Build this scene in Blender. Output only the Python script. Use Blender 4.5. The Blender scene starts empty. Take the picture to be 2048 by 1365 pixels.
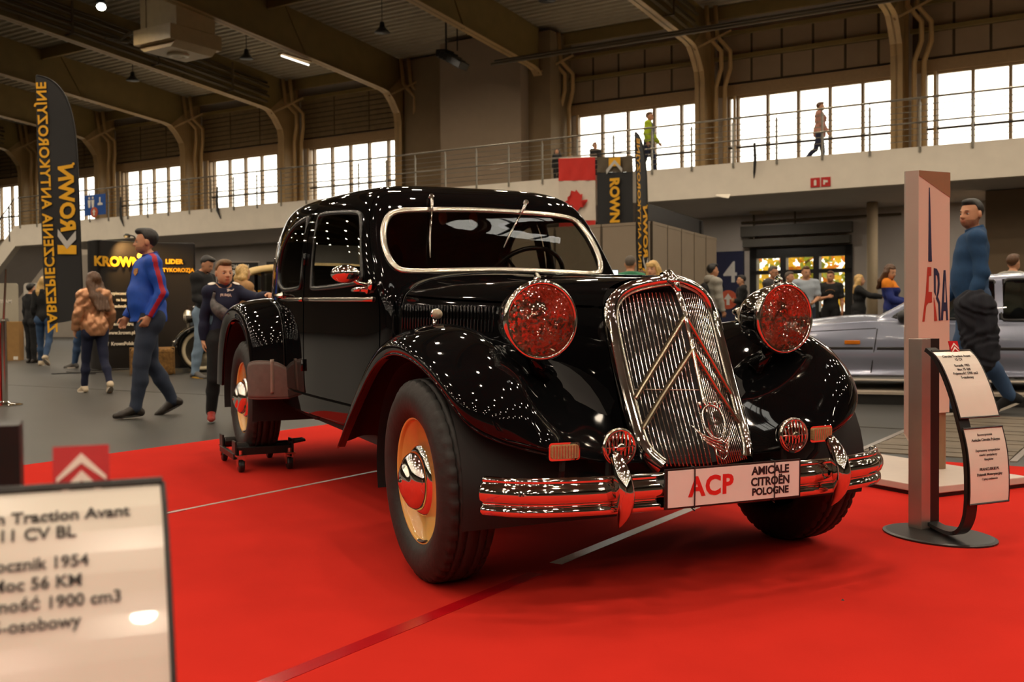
import bpy, bmesh, math, random
import numpy as np
from mathutils import Vector, Matrix, Euler

R = math.radians
PI = math.pi
SC = bpy.context.scene
COL = SC.collection
random.seed(7)
RNG = np.random.default_rng(7)

# ------------------------------------------------------------------ camera
CAM_H = 0.8995
cam_data = bpy.data.cameras.new('camera')
cam = bpy.data.objects.new('camera', cam_data)
COL.objects.link(cam)
cam_data.sensor_width = 36.0
cam_data.lens = 36.0 * 2107.4 / 2048.0
cam_data.clip_start = 0.05
cam_data.clip_end = 400
cam.matrix_world = (Matrix.Translation((0, 0, CAM_H)) @ Matrix.Rotation(PI / 2 - 0.02425, 4, 'X')
                    @ Matrix.Rotation(-0.0075, 4, 'Z'))
cam_data.dof.use_dof = True
cam_data.dof.focus_distance = 3.55
cam_data.dof.aperture_fstop = 6.3
SC.camera = cam

# ------------------------------------------------------------------ world, lamps, exposure
SC.view_settings.view_transform = 'Standard'
SC.view_settings.look = 'None'
SC.view_settings.exposure = 0.0
SC.view_settings.gamma = 1.0
SC.view_settings.use_curve_mapping = False
SC.cycles.use_denoising = True
SC.cycles.max_bounces = 8
SC.cycles.diffuse_bounces = 3
SC.cycles.glossy_bounces = 4
SC.cycles.transmission_bounces = 4
SC.cycles.transparent_max_bounces = 12
SC.cycles.sample_clamp_indirect = 4.0
SC.cycles.caustics_reflective = False
SC.cycles.caustics_refractive = False

world = bpy.data.worlds.new('overcast_sky')
SC.world = world
world.use_nodes = True
wn = world.node_tree.nodes
wl = world.node_tree.links
wn.clear()
w_out = wn.new('ShaderNodeOutputWorld')
w_bg = wn.new('ShaderNodeBackground')
w_geo = wn.new('ShaderNodeTexCoord')
w_sep = wn.new('ShaderNodeSeparateXYZ')
w_ramp = wn.new('ShaderNodeValToRGB')
w_ramp.color_ramp.elements[0].position = 0.0
w_ramp.color_ramp.elements[0].color = (0.50, 0.46, 0.38, 1)
w_ramp.color_ramp.elements[1].position = 0.12
w_ramp.color_ramp.elements[1].color = (1.0, 0.95, 0.86, 1)
wl.new(w_geo.outputs['Generated'], w_sep.inputs[0])
wl.new(w_sep.outputs['Z'], w_ramp.inputs[0])
wl.new(w_ramp.outputs[0], w_bg.inputs['Color'])
w_bg.inputs['Strength'].default_value = 4.5
wl.new(w_bg.outputs[0], w_out.inputs['Surface'])

# hall axes: u runs along the window wall, v runs towards it
HALL_ROT = math.atan2(-0.535, 0.845)
HU = np.array([math.cos(HALL_ROT), math.sin(HALL_ROT), 0.0])
HV = np.array([-math.sin(HALL_ROT), math.cos(HALL_ROT), 0.0])


def hall(u, v, z=0.0):
    p = HU * u + HV * v
    return Vector((p[0], p[1], z))


# high-bay lamps hang in a regular grid under the whole roof
LAMP_POWER = 84.0
lamp_data = bpy.data.lights.new('high_bay_light', 'AREA')
lamp_data.shape = 'DISK'
lamp_data.size = 0.34
lamp_data.energy = LAMP_POWER
lamp_data.color = (1.0, 0.84, 0.64)
lamp_data.spread = R(165)
LAMP_SPOTS = []
for iu in range(-6, 6):
    for iv in range(0, 18):
        LAMP_SPOTS.append((-15.2 - 6.0 * iu - 6.0 + (0 if iv % 2 == 0 else 1.2), 26.0 - 3.15 * iv, 9.80))
for u_, v_, z_ in LAMP_SPOTS:
    lo = bpy.data.objects.new('high_bay_light', lamp_data)
    lo.location = hall(u_, v_, z_)
    COL.objects.link(lo)

# ------------------------------------------------------------------ helpers


def srgb(r, g, b):
    def f(c):
        c /= 255.0
        return c / 12.92 if c <= 0.04045 else ((c + 0.055) / 1.055) ** 2.4
    return (f(r), f(g), f(b), 1.0)


_mats = {}


def mat(name, col=(0.5, 0.5, 0.5), rough=0.5, metal=0.0, var=0.0, scale=20.0, bump=0.0, bscale=None, spec=0.5,
        coat=0.0, emit=0.0, sheen=0.0, col2=None, detail=3.0):
    """procedural principled material: colour varied by noise, optional noise bump"""
    if name in _mats:
        return _mats[name]
    m = bpy.data.materials.new(name)
    m.use_nodes = True
    nt = m.node_tree
    b = nt.nodes['Principled BSDF']
    c = tuple(col[:3]) + (1.0,)
    b.inputs['Base Color'].default_value = c
    b.inputs['Roughness'].default_value = rough
    b.inputs['Metallic'].default_value = metal
    b.inputs['Specular IOR Level'].default_value = spec
    b.inputs['Coat Weight'].default_value = coat
    b.inputs['Coat Roughness'].default_value = 0.02
    if sheen:
        b.inputs['Sheen Weight'].default_value = sheen
    if emit:
        b.inputs['Emission Color'].default_value = c
        b.inputs['Emission Strength'].default_value = emit
    if var or bump or col2 is not None:
        tc = nt.nodes.new('ShaderNodeTexCoord')
        nz = nt.nodes.new('ShaderNodeTexNoise')
        nz.inputs['Scale'].default_value = scale
        nz.inputs['Detail'].default_value = detail
        nt.links.new(tc.outputs['Object'], nz.inputs['Vector'])
        if var or col2 is not None:
            rp = nt.nodes.new('ShaderNodeValToRGB')
            rp.color_ramp.elements[0].position = 0.3
            rp.color_ramp.elements[1].position = 0.7
            if col2 is not None:
                rp.color_ramp.elements[0].color = c
                rp.color_ramp.elements[1].color = tuple(col2[:3]) + (1.0,)
            else:
                rp.color_ramp.elements[0].color = tuple(max(0, x * (1 - var)) for x in c[:3]) + (1,)
                rp.color_ramp.elements[1].color = tuple(min(1, x * (1 + var)) for x in c[:3]) + (1,)
            nt.links.new(nz.outputs['Fac'], rp.inputs[0])
            nt.links.new(rp.outputs[0], b.inputs['Base Color'])
        if bump:
            nb = nz
            if bscale:
                nb = nt.nodes.new('ShaderNodeTexNoise')
                nb.inputs['Scale'].default_value = bscale
                nb.inputs['Detail'].default_value = detail
                nt.links.new(tc.outputs['Object'], nb.inputs['Vector'])
            bp = nt.nodes.new('ShaderNodeBump')
            bp.inputs['Strength'].default_value = bump
            bp.inputs['Distance'].default_value = 0.02
            nt.links.new(nb.outputs['Fac'], bp.inputs['Height'])
            nt.links.new(bp.outputs[0], b.inputs['Normal'])
    _mats[name] = m
    return m


def glass_mat(name, tint=(0.8, 0.8, 0.8), gloss=(1, 1, 1), ior=1.5):
    """thin pane: see-through with a fresnel mirror on top"""
    if name in _mats:
        return _mats[name]
    m = bpy.data.materials.new(name)
    m.use_nodes = True
    nt = m.node_tree
    nt.nodes.clear()
    o = nt.nodes.new('ShaderNodeOutputMaterial')
    mx = nt.nodes.new('ShaderNodeMixShader')
    tr = nt.nodes.new('ShaderNodeBsdfTransparent')
    gl = nt.nodes.new('ShaderNodeBsdfGlossy')
    lw = nt.nodes.new('ShaderNodeLayerWeight')
    lw.inputs['Blend'].default_value = 0.5
    pw = nt.nodes.new('ShaderNodeMath')
    pw.operation = 'POWER'
    pw.inputs[1].default_value = 5.0
    fr = nt.nodes.new('ShaderNodeMath')
    fr.operation = 'MULTIPLY_ADD'
    f0 = ((ior - 1) / (ior + 1)) ** 2 * 1.8
    fr.inputs[1].default_value = 1 - f0
    fr.inputs[2].default_value = f0
    nt.links.new(lw.outputs['Facing'], pw.inputs[0])
    nt.links.new(pw.outputs[0], fr.inputs[0])
    nz = nt.nodes.new('ShaderNodeTexNoise')
    mr = nt.nodes.new('ShaderNodeMapRange')
    nz.inputs['Scale'].default_value = 3.0
    mr.inputs['To Min'].default_value = 0.0
    mr.inputs['To Max'].default_value = 0.02
    nt.links.new(nz.outputs['Fac'], mr.inputs['Value'])
    nt.links.new(mr.outputs[0], gl.inputs['Roughness'])
    tr.inputs['Color'].default_value = tuple(tint) + (1,)
    gl.inputs['Color'].default_value = tuple(gloss) + (1,)
    nt.links.new(fr.outputs[0], mx.inputs[0])
    nt.links.new(tr.outputs[0], mx.inputs[1])
    nt.links.new(gl.outputs[0], mx.inputs[2])
    nt.links.new(mx.outputs[0], o.inputs['Surface'])
    _mats[name] = m
    return m


class MB:
    """collects shapes; build() links them as one mesh object"""

    def __init__(s):
        s.v = []
        s.f = []
        s.mi = []
        s.n = 0

    def add(s, V, F, mi=0):
        V = np.asarray(V, float).reshape(-1, 3)
        s.v.append(V)
        o = s.n
        for f in F:
            s.f.append(tuple(int(i) + o for i in f))
            s.mi.append(mi)
        s.n += len(V)
        return s

    def box(s, c, d, rot=None, mi=0, taper=1.0):
        hx, hy, hz = d[0] / 2, d[1] / 2, d[2] / 2
        V = np.array([(x * hx * (taper if z > 0 else 1), y * hy * (taper if z > 0 else 1), z * hz)
                      for z in (-1, 1) for y in (-1, 1) for x in (-1, 1)])
        if rot is not None:
            V = V @ np.array(rot).T
        V = V + np.array(c)
        F = [(0, 2, 3, 1), (4, 5, 7, 6), (0, 1, 5, 4), (2, 6, 7, 3), (0, 4, 6, 2), (1, 3, 7, 5)]
        return s.add(V, F, mi)

    def b2(s, lo, hi, mi=0):
        lo = np.array(lo, float)
        hi = np.array(hi, float)
        return s.box((lo + hi) / 2, np.abs(hi - lo), None, mi)

    def tube(s, pts, r, n=8, closed=False, caps=True, mi=0, flat=1.0, up=None):
        P = np.asarray(pts, float)
        m = len(P)
        rr = np.full(m, r) if np.isscalar(r) else np.asarray(r, float)
        if closed:
            T = np.roll(P, -1, 0) - np.roll(P, 1, 0)
        else:
            T = np.gradient(P, axis=0)
        T /= np.linalg.norm(T, axis=1)[:, None] + 1e-12
        V = []
        if up is None:
            a = np.array([0, 0, 1.0]) if abs(T[0][2]) < 0.9 else np.array([1.0, 0, 0])
        else:
            a = np.array(up, float)
        for i in range(m):
            t = T[i]
            b = np.cross(t, a)
            nb = np.linalg.norm(b)
            if nb < 1e-6:
                a = np.array([0.3, 0.5, 0.8])
                b = np.cross(t, a)
                nb = np.linalg.norm(b)
            b /= nb
            c = np.cross(b, t)
            if up is None:
                a = c
            for k in range(n):
                an = 2 * PI * k / n + (PI / n if n == 4 else 0)
                V.append(P[i] + rr[i] * (math.cos(an) * b + flat * math.sin(an) * c))
        F = []
        for i in range(m if closed else m - 1):
            j = (i + 1) % m
            for k in range(n):
                l = (k + 1) % n
                F.append((i * n + k, j * n + k, j * n + l, i * n + l))
        if caps and not closed:
            F.append(tuple(range(n)))
            F.append(tuple((m - 1) * n + k for k in range(n))[::-1])
        return s.add(V, F, mi)

    def lathe(s, prof, n=32, axis='z', c=(0, 0, 0), mi=0, caps=True, a0=0.0, a1=2 * PI):
        """prof: (r, h) pairs, turned about an axis through c"""
        full = abs(a1 - a0 - 2 * PI) < 1e-6
        V = []
        na = n if full else n + 1
        for (r, h) in prof:
            for k in range(na):
                a = a0 + (a1 - a0) * k / n
                x, y = r * math.cos(a), r * math.sin(a)
                V.append({'z': (x, y, h), 'x': (h, x, y), 'y': (y, h, x)}[axis])
        F = []
        for i in range(len(prof) - 1):
            for k in range(n):
                l = (k + 1) % na
                F.append((i * na + k, i * na + l, (i + 1) * na + l, (i + 1) * na + k))
        if caps and full:
            if prof[0][0] > 1e-6:
                F.append(tuple(range(n))[::-1])
            if prof[-1][0] > 1e-6:
                F.append(tuple((len(prof) - 1) * n + k for k in range(n)))
        return s.add(np.array(V) + np.array(c), F, mi)

    def grid(s, P, mi=0, closeu=False, closev=False, skip=None):
        P = np.asarray(P, float)
        m, n = P.shape[:2]
        F = []
        for i in range(m if closeu else m - 1):
            for j in range(n if closev else n - 1):
                if skip is not None and skip[i, j]:
                    continue
                i2, j2 = (i + 1) % m, (j + 1) % n
                F.append((i * n + j, i2 * n + j, i2 * n + j2, i * n + j2))
        return s.add(P.reshape(-1, 3), F, mi)

    def prism(s, poly, ax, lo, hi, mi=0):
        """2D outline extruded along axis ax from lo to hi"""
        n = len(poly)
        V = []
        for h in (lo, hi):
            for a, b in poly:
                V.append({'x': (h, a, b), 'y': (a, h, b), 'z': (a, b, h)}[ax])
        F = [tuple(range(n)), tuple(range(n, 2 * n))[::-1]]
        for i in range(n):
            j = (i + 1) % n
            F.append((i, i + n, j + n, j))
        return s.add(V, F, mi)

    def ball(s, c, r, n=12, mi=0):
        r = np.array([r, r, r]) if np.isscalar(r) else np.array(r)
        V = [(0, 0, -1)]
        h = n // 2
        for i in range(1, h):
            p = -PI / 2 + PI * i / h
            for k in range(n):
                a = 2 * PI * k / n
                V.append((math.cos(p) * math.cos(a), math.cos(p) * math.sin(a), math.sin(p)))
        V.append((0, 0, 1))
        F = []
        for k in range(n):
            F.append((0, 1 + (k + 1) % n, 1 + k))
            F.append((len(V) - 1, 1 + (h - 2) * n + k, 1 + (h - 2) * n + (k + 1) % n))
        for i in range(h - 2):
            for k in range(n):
                l = (k + 1) % n
                F.append((1 + i * n + k, 1 + i * n + l, 1 + (i + 1) * n + l, 1 + (i + 1) * n + k))
        return s.add(np.array(V) * r + np.array(c), F, mi)

    def mesh(s, name, mats, smooth=False):
        me = bpy.data.meshes.new(name)
        V = np.concatenate(s.v) if s.v else np.zeros((0, 3))
        me.from_pydata(V.tolist(), [], s.f)
        if not isinstance(mats, (list, tuple)):
            mats = [mats]
        for m in mats:
            me.materials.append(m)
        if len(mats) > 1:
            me.polygons.foreach_set('material_index', s.mi)
        if smooth:
            me.polygons.foreach_set('use_smooth', [True] * len(me.polygons))
        me.update()
        return me

    def build(s, name, mats, parent=None, smooth=False, fix=False, sharp=None, bevel=0.0):
        me = s.mesh(name, mats, smooth)
        if fix:
            bm = bmesh.new()
            bm.from_mesh(me)
            bmesh.ops.remove_doubles(bm, verts=bm.verts, dist=1e-5)
            bmesh.ops.recalc_face_normals(bm, faces=bm.faces)
            bm.to_mesh(me)
            bm.free()
        o = bpy.data.objects.new(name, me)
        COL.objects.link(o)
        if parent is not None:
            o.parent = parent
        if sharp is not None:
            try:
                me.set_sharp_from_angle(angle=R(sharp))
            except Exception:
                pass
        if bevel:
            bv = o.modifiers.new('bevel', 'BEVEL')
            bv.width = bevel
            bv.segments = 2
            bv.limit_method = 'ANGLE'
        return o


def tag(o, label=None, cat=None, group=None, kind=None):
    if label:
        o['label'] = label
    if cat:
        o['category'] = cat
    if group:
        o['group'] = group
    if kind:
        o['kind'] = kind
    return o


def thing(name, label, cat, loc=(0, 0, 0), rz=0.0, group=None):
    o = bpy.data.objects.new(name, None)
    o.empty_display_size = 0.2
    COL.objects.link(o)
    o.location = loc
    o.rotation_euler = (0, 0, rz)
    return tag(o, label, cat, group)


def structure(o, hallspace=True):
    o['kind'] = 'structure'
    if hallspace:
        o.rotation_euler = (0, 0, HALL_ROT)
    return o


def link_copy(o, parent=None, loc=None, rot=None):
    c = o.copy()
    COL.objects.link(c)
    if parent is not None:
        c.parent = parent
    if loc is not None:
        c.location = loc
    if rot is not None:
        c.rotation_euler = rot
    return c


def copy_tree(o, parent=None):
    c = o.copy()
    COL.objects.link(c)
    if parent is not None:
        c.parent = parent
    for ch in list(o.children):
        copy_tree(ch, c)
    return c


def spl(ctrl, n, closed=False):
    """natural (or periodic) cubic spline through control points; n samples"""
    P = np.asarray(ctrl, float)
    m = len(P)
    sh = P.shape[1:]
    P2 = P.reshape(m, -1)
    if closed:
        A = np.zeros((m, m))
        for i in range(m):
            A[i, i] = 4
            A[i, (i - 1) % m] = 1
            A[i, (i + 1) % m] = 1
        rhs = 6 * (np.roll(P2, -1, 0) - 2 * P2 + np.roll(P2, 1, 0))
        M2 = np.linalg.solve(A, rhs)
        t = np.linspace(0, m, n, endpoint=False)
    else:
        A = np.zeros((m, m))
        A[0, 0] = A[-1, -1] = 1
        rhs = np.zeros_like(P2)
        for i in range(1, m - 1):
            A[i, i - 1], A[i, i], A[i, i + 1] = 1, 4, 1
            rhs[i] = 6 * (P2[i + 1] - 2 * P2[i] + P2[i - 1])
        M2 = np.linalg.solve(A, rhs)
        t = np.linspace(0, m - 1, n)
    i = np.minimum(t.astype(int), m - 1 if closed else m - 2)
    j = (i + 1) % m
    u = (t - i)[:, None]
    a, b = P2[i], P2[j]
    ma, mb = M2[i], M2[j]
    out = (1 - u) * a + u * b + ((1 - u) ** 3 - (1 - u)) * ma / 6 + (u ** 3 - u) * mb / 6
    return out.reshape((n,) + sh)


def text_mesh(body, size, font_w=0.0, extrude=0.001, align='CENTER', shear=0.0, space=1.0, line=1.0):
    cu = bpy.data.curves.new('text', 'FONT')
    cu.body = body
    cu.size = size
    cu.extrude = extrude
    cu.offset = font_w
    cu.align_x = align
    cu.align_y = 'CENTER'
    cu.shear = shear
    cu.space_character = space
    cu.space_line = line
    cu.resolution_u = 3
    o = bpy.data.objects.new('text', cu)
    COL.objects.link(o)
    dg = bpy.context.evaluated_depsgraph_get()
    dg.update()
    me = bpy.data.meshes.new_from_object(o.evaluated_get(dg))
    bpy.data.objects.remove(o)
    bpy.data.curves.remove(cu)
    return me


def text_obj(name, body, size, m, parent, M, **kw):
    """lettering as a thin raised mesh; M maps text plane (x right, y up, z out) to the parent's space"""
    me = text_mesh(body, size, **kw)
    me.transform(M)
    if M.determinant() < 0:
        me.flip_normals()
    me.materials.clear()
    me.materials.append(m)
    o = bpy.data.objects.new(name, me)
    COL.objects.link(o)
    o.parent = parent
    return o


def frame(x, y, o):
    """4x4 from x axis, y axis and origin"""
    x = Vector(x).normalized()
    y = Vector(y)
    y = (y - x * y.dot(x)).normalized()
    z = x.cross(y)
    M = Matrix.Identity(4)
    for i in range(3):
        M[i][0], M[i][1], M[i][2], M[i][3] = x[i], y[i], z[i], o[i]
    return M
# ================================================================== the exhibition hall
FLOORM = mat('grey_hall_floor', srgb(60, 59, 56), rough=.42, var=.10, scale=1.2, bump=.02, bscale=60)
CONC = mat('white_painted_concrete', srgb(240, 230, 214), rough=.8, var=.03, scale=3, bump=.03, bscale=30)
GREYW = mat('grey_plaster', srgb(188, 178, 166), rough=.85, var=.04, scale=2, bump=.03, bscale=30)
SOFF = mat('soffit_paint', srgb(214, 204, 194), rough=.85, var=.03, scale=2)
STEEL = mat('beige_steel_paint', srgb(168, 138, 92), rough=.5, var=.08, scale=2)
STEEL_SHADE = mat('shaded_steel_paint', srgb(124, 104, 60), rough=.55, var=.08, scale=2)  # same beige paint, darkened: the shade on the webs is put into the colour
DECK = mat('grey_roof_deck', srgb(158, 148, 126), rough=.55, var=.06, scale=3)
PIPEM = mat('beige_pipe_paint', srgb(172, 140, 92), rough=.4, var=.06, scale=6)
DPIPE = mat('dark_pipe', srgb(80, 66, 42), rough=.5, var=.1, scale=6)
RAILM = mat('grey_steel_rail', (.30, .27, .22), rough=.35, metal=.9, var=.1, scale=20)
DRAIL = mat('dark_steel_post', (.05, .042, .035), rough=.4, metal=.6, var=.1, scale=20)
WFRAME = mat('beige_window_frame', srgb(150, 122, 86), rough=.5, var=.06, scale=10)
PANELM = mat('beige_wall_panel', srgb(146, 124, 98), rough=.7, var=.04, scale=3)
LOUV = mat('brown_louvre_board', srgb(120, 100, 70), rough=.6, var=.10, scale=5)
WGLASS = glass_mat('window_glass', (.97, .97, .95), (1, 1, 1), 1.45)
BLACKM = mat('black_metal', (.010, .009, .008), rough=.4, var=.2, scale=10)
BLUEB = mat('dark_blue_board', srgb(26, 30, 62), rough=.5, var=.06, scale=5)
OFFW = mat('off_white_print', srgb(205, 200, 190), rough=.6, var=.03, scale=10)
ORNG = mat('orange_red_print', srgb(190, 84, 52), rough=.6, var=.05, scale=10)
SIGNR = mat('red_sign', srgb(196, 34, 26), rough=.5, var=.04, scale=10)
SIGNB = mat('blue_sign', srgb(20, 78, 158), rough=.5, var=.04, scale=10)
WHITEP = mat('white_print', srgb(235, 228, 216), rough=.5, var=.02, scale=10)

UC = [5.2, -0.9, -6.98, -13.06, -18.80, -25.37, -31.53, -37.57, -43.63, -49.75, -55.9]
UL, UR, VB, VF = -64.0, 24.0, 33.0, -34.0
VE, ZB, ZT = 26.5, 3.99, 4.85

structure(MB().b2((UL, VF, -.2), (UR, VB, 0)).build('floor', FLOORM))


def deck_z(v):
    return 10.74 + (33 - v) * .090 if v > 0 else 13.71 + v * .085


pv = []
v = 33.0
k = 0
while v > VF:
    ph = (0, .06, 0, 0)[0]
    for dv, dz in ((0, 0), (.13, 0), (.17, .07), (.26, .07), (.30, 0)):
        pv.append((v - dv, deck_z(v - dv) + dz))
    v -= .30
dk = np.array([[(u, a, b) for a, b in pv] for u in (UL, 3.35, 3.9, UR)])
skp = np.zeros((3, len(pv) - 1), bool)
skp[1] = [(5.3 < (pv[i][0] + pv[i + 1][0]) / 2 < 6.35) or (6.55 < (pv[i][0] + pv[i + 1][0]) / 2 < 8.2) for i in range(len(pv) - 1)]
ce = MB().grid(dk, skip=skp).build('ceiling', DECK)
MB().b2((3.35, 5.3, 13.25), (3.9, 8.2, 13.26)).build('skylight_pane', WGLASS, ce)
MB().b2((3.35, 6.9, 13.0), (3.9, 6.96, 13.1)).b2((3.35, 7.5, 12.95), (3.9, 7.56, 13.05)).build('skylight_bar', DRAIL, ce)
structure(ce)
so = ce.modifiers.new('thick', 'SOLIDIFY')
so.thickness = .02
for k, v in enumerate((32.5, 25.2, 17.0)):
    MB().b2((UL, v - .06, deck_z(v) - .42), (UR, v + .06, deck_z(v) - .01)).build('purlin', STEEL_SHADE, ce)
# solid walls
FARW = mat('dull_far_wall', srgb(92, 82, 70), rough=.85, var=.05, scale=2)
structure(MB().b2((UL - .3, VF, 0), (UL, VB + .3, 14)).build('wall_left', FARW))
structure(MB().b2((UR, VF, 0), (UR + .3, VB + .3, 14)).build('wall_right', FARW))
structure(MB().b2((UL, VF - .3, 0), (UR, VF, 14)).build('wall_front', FARW))
# back wall: solid pieces below, between and above the windows, door opening left open
wb = MB()
DU0, DU1, DZ = -11.39, -8.23, 2.95
wb.b2((UL, 32.0, 0), (DU0, 32.3, ZB)).b2((DU1, 32.0, 0), (UR, 32.3, ZB)).b2((DU0, 32.0, DZ), (DU1, 32.3, ZB))
wb.b2((UL, VB, ZB), (UR, VB + .25, 5.1))
wb.b2((UL, VB, 7.97), (UR, VB + .25, 13.0))
wins = []
for i in range(1, len(UC)):
    a, b = UC[i], UC[i - 1]
    if i == 5:
        wb.b2((a, VB, 5.1), (b, VB + .25, 7.97))
        wins.append(None)
        continue
    w0 = a + (.72 if i == 4 else .60)
    w1 = b - .24
    wb.b2((a - .24, VB, 5.1), (w0, VB + .25, 7.97))
    wins.append((w0, w1))
wb.b2((UL, VB, 5.1), (UC[-1] - .24, VB + .25, 7.97)).b2((UC[0] - .24, VB, 5.1), (UR, VB + .25, 7.97))
structure(wb.build('wall_back', GREYW))

# windows: frame, mullions, panes
wn_ = 0
for i, w in enumerate(wins):
    if w is None:
        continue
    w0, w1 = w
    wn_ += 1
    fr = MB()
    fr.b2((w0, VB - .02, 5.05), (w1, VB + .12, 5.15)).b2((w0, VB - .02, 7.90), (w1, VB + .12, 8.0)).b2((w0 - .02, VB - .02, 5.1), (w0 + .06, VB + .12, 7.97)).b2((w1 - .06, VB - .02, 5.1), (w1 + .02, VB + .12, 7.97))
    win = structure(fr.build('window_%d' % wn_, WFRAME))
    edges = [w0]
    e = UC[i + 1] + (.92 if i != 3 else 1.72)
    while e < w1 - .3:
        if e > w0 + .15:
            edges.append(e)
        e += .99
    edges.append(w1)
    pane = None
    for a, b in zip(edges[:-1], edges[1:]):
        if a != w0:
            MB().b2((a - .045, VB - .05, 5.1), (a + .045, VB + .10, 7.97)).build('mullion', WFRAME, win)
        MB().b2((a, VB + .04, 5.1), (b, VB + .05, 7.97)).build('pane', WGLASS, win)
    MB().b2((w0, VB - .06, 6.26), (w1, VB - .01, 6.33)).build('transom', DRAIL, win)
    # header board above
    MB().b2((w0 - .3, VB - .12, 7.97), (w1 + .1, VB, 8.32)).build('header', WFRAME, win)

# cladding above the windows: light panels in the right-hand bays, louvre boards in the left-hand ones
cl = 0
for i in range(1, len(UC)):
    a, b = UC[i], UC[i - 1]
    if i == 5:
        continue
    cl += 1
    if i <= 4:
        base = structure(MB().b2((a + .25, VB - .05, 8.36), (b - .25, VB - .01, 10.0)).build('trim_%d' % cl, mat('dark_joint', srgb(70, 56, 34), rough=.7, var=.1)))
        u = a + .45
        while u < b - .4:
            u2 = min(u + .97, b - .27)
            for z0, z1 in ((8.40, 9.12), (9.30, 9.95)):
                MB().b2((u, VB - .08, z0), (u2 - .06, VB - .04, z1)).build('panel', PANELM, base)
            u += .99
        for z in (9.20, 9.98):
            MB().b2((a + .2, VB - .22, z - .06), (b - .2, VB - .05, z + .06)).build('girt', STEEL_SHADE, base)
    else:
        base = structure(MB().b2((a + .25, VB - .04, 8.36), (b - .25, VB - .01, 10.0)).build('trim_%d' % cl, mat('dark_joint', srgb(70, 56, 34), rough=.7, var=.1)))
        for k in range(8):
            z = 8.40 + k * .20
            for h in range(3):
                ua = a + .3 + h * (b - a - .6) / 3
                ub = a + .3 + (h + 1) * (b - a - .6) / 3 - .04
                MB().b2((ua, VB - .10, z), (ub, VB - .05, z + .165)).build('slat', LOUV, base)
        MB().b2((a + .2, VB - .24, 9.96), (b - .2, VB - .04, 10.10)).build('girt', STEEL_SHADE, base)

# white service shaft filling one bay
structure(MB().b2((-22.62, 31.0, ZT - .1), (-19.20, VB, 10.72)).build('trim_20', mat('shaft_paint', srgb(150, 132, 112), rough=.8, var=.03, scale=3)))
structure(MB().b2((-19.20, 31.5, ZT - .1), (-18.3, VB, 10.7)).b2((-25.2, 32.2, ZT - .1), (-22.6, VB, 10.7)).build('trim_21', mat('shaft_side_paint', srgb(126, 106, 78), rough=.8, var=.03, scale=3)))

# balcony slab and its soffit
slab = structure(MB().b2((-41.6, VE, ZB), (UR, VE + .28, ZT)).build('trim_22', CONC))
MB().b2((-41.6, VE + .28, ZB + .02), (UR, VB, 4.72)).build('slab', SOFF, slab)
# stair going down at the far left
sl = []
st_ = structure(MB().prism([(-41.6, ZB), (-41.6, ZT), (-47.6, ZT - 4.4), (-47.6, ZB - 4.35)], 'y', VE, VE + .28).build('trim_23', CONC))
for k in range(22):
    MB().b2((-41.6 - k * .27 - .27, VE + .28, ZT - .2 - (k + 1) * .198), (-41.6 - k * .27, VE + 2.0, ZT - (k + 1) * .198)).build('step', SOFF, st_)

MB().prism([(-41.6, ZB), (-41.6, ZB + .25), (-47.6, ZB - 4.1), (-47.6, ZB - 4.35)], 'y', VE + .28, VE + 2.0).build('stair_soffit', SOFF, st_)

# portal frames: tapering column, haunched rafter, two drain pipes with offsets
ORD = ['', '', 'right-hand', 'second', 'third', 'fourth', 'fifth', 'sixth', 'seventh', 'eighth', 'ninth']
inner = [(32.0, 4.86), (32.0, 7.0), (32.0, 8.35), (31.93, 8.68), (31.62, 9.08), (31.30, 9.36), (31.0, 9.43), (28.0, 9.71), (24.0, 10.07), (18.0, 10.62), (10.0, 11.35), (0.0, 12.26)]
outer = [(32.9, 4.86), (32.95, 10.68), (30, 10.98), (24, 11.52), (18, 12.06), (10, 12.78), (0, 13.66)]


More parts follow.
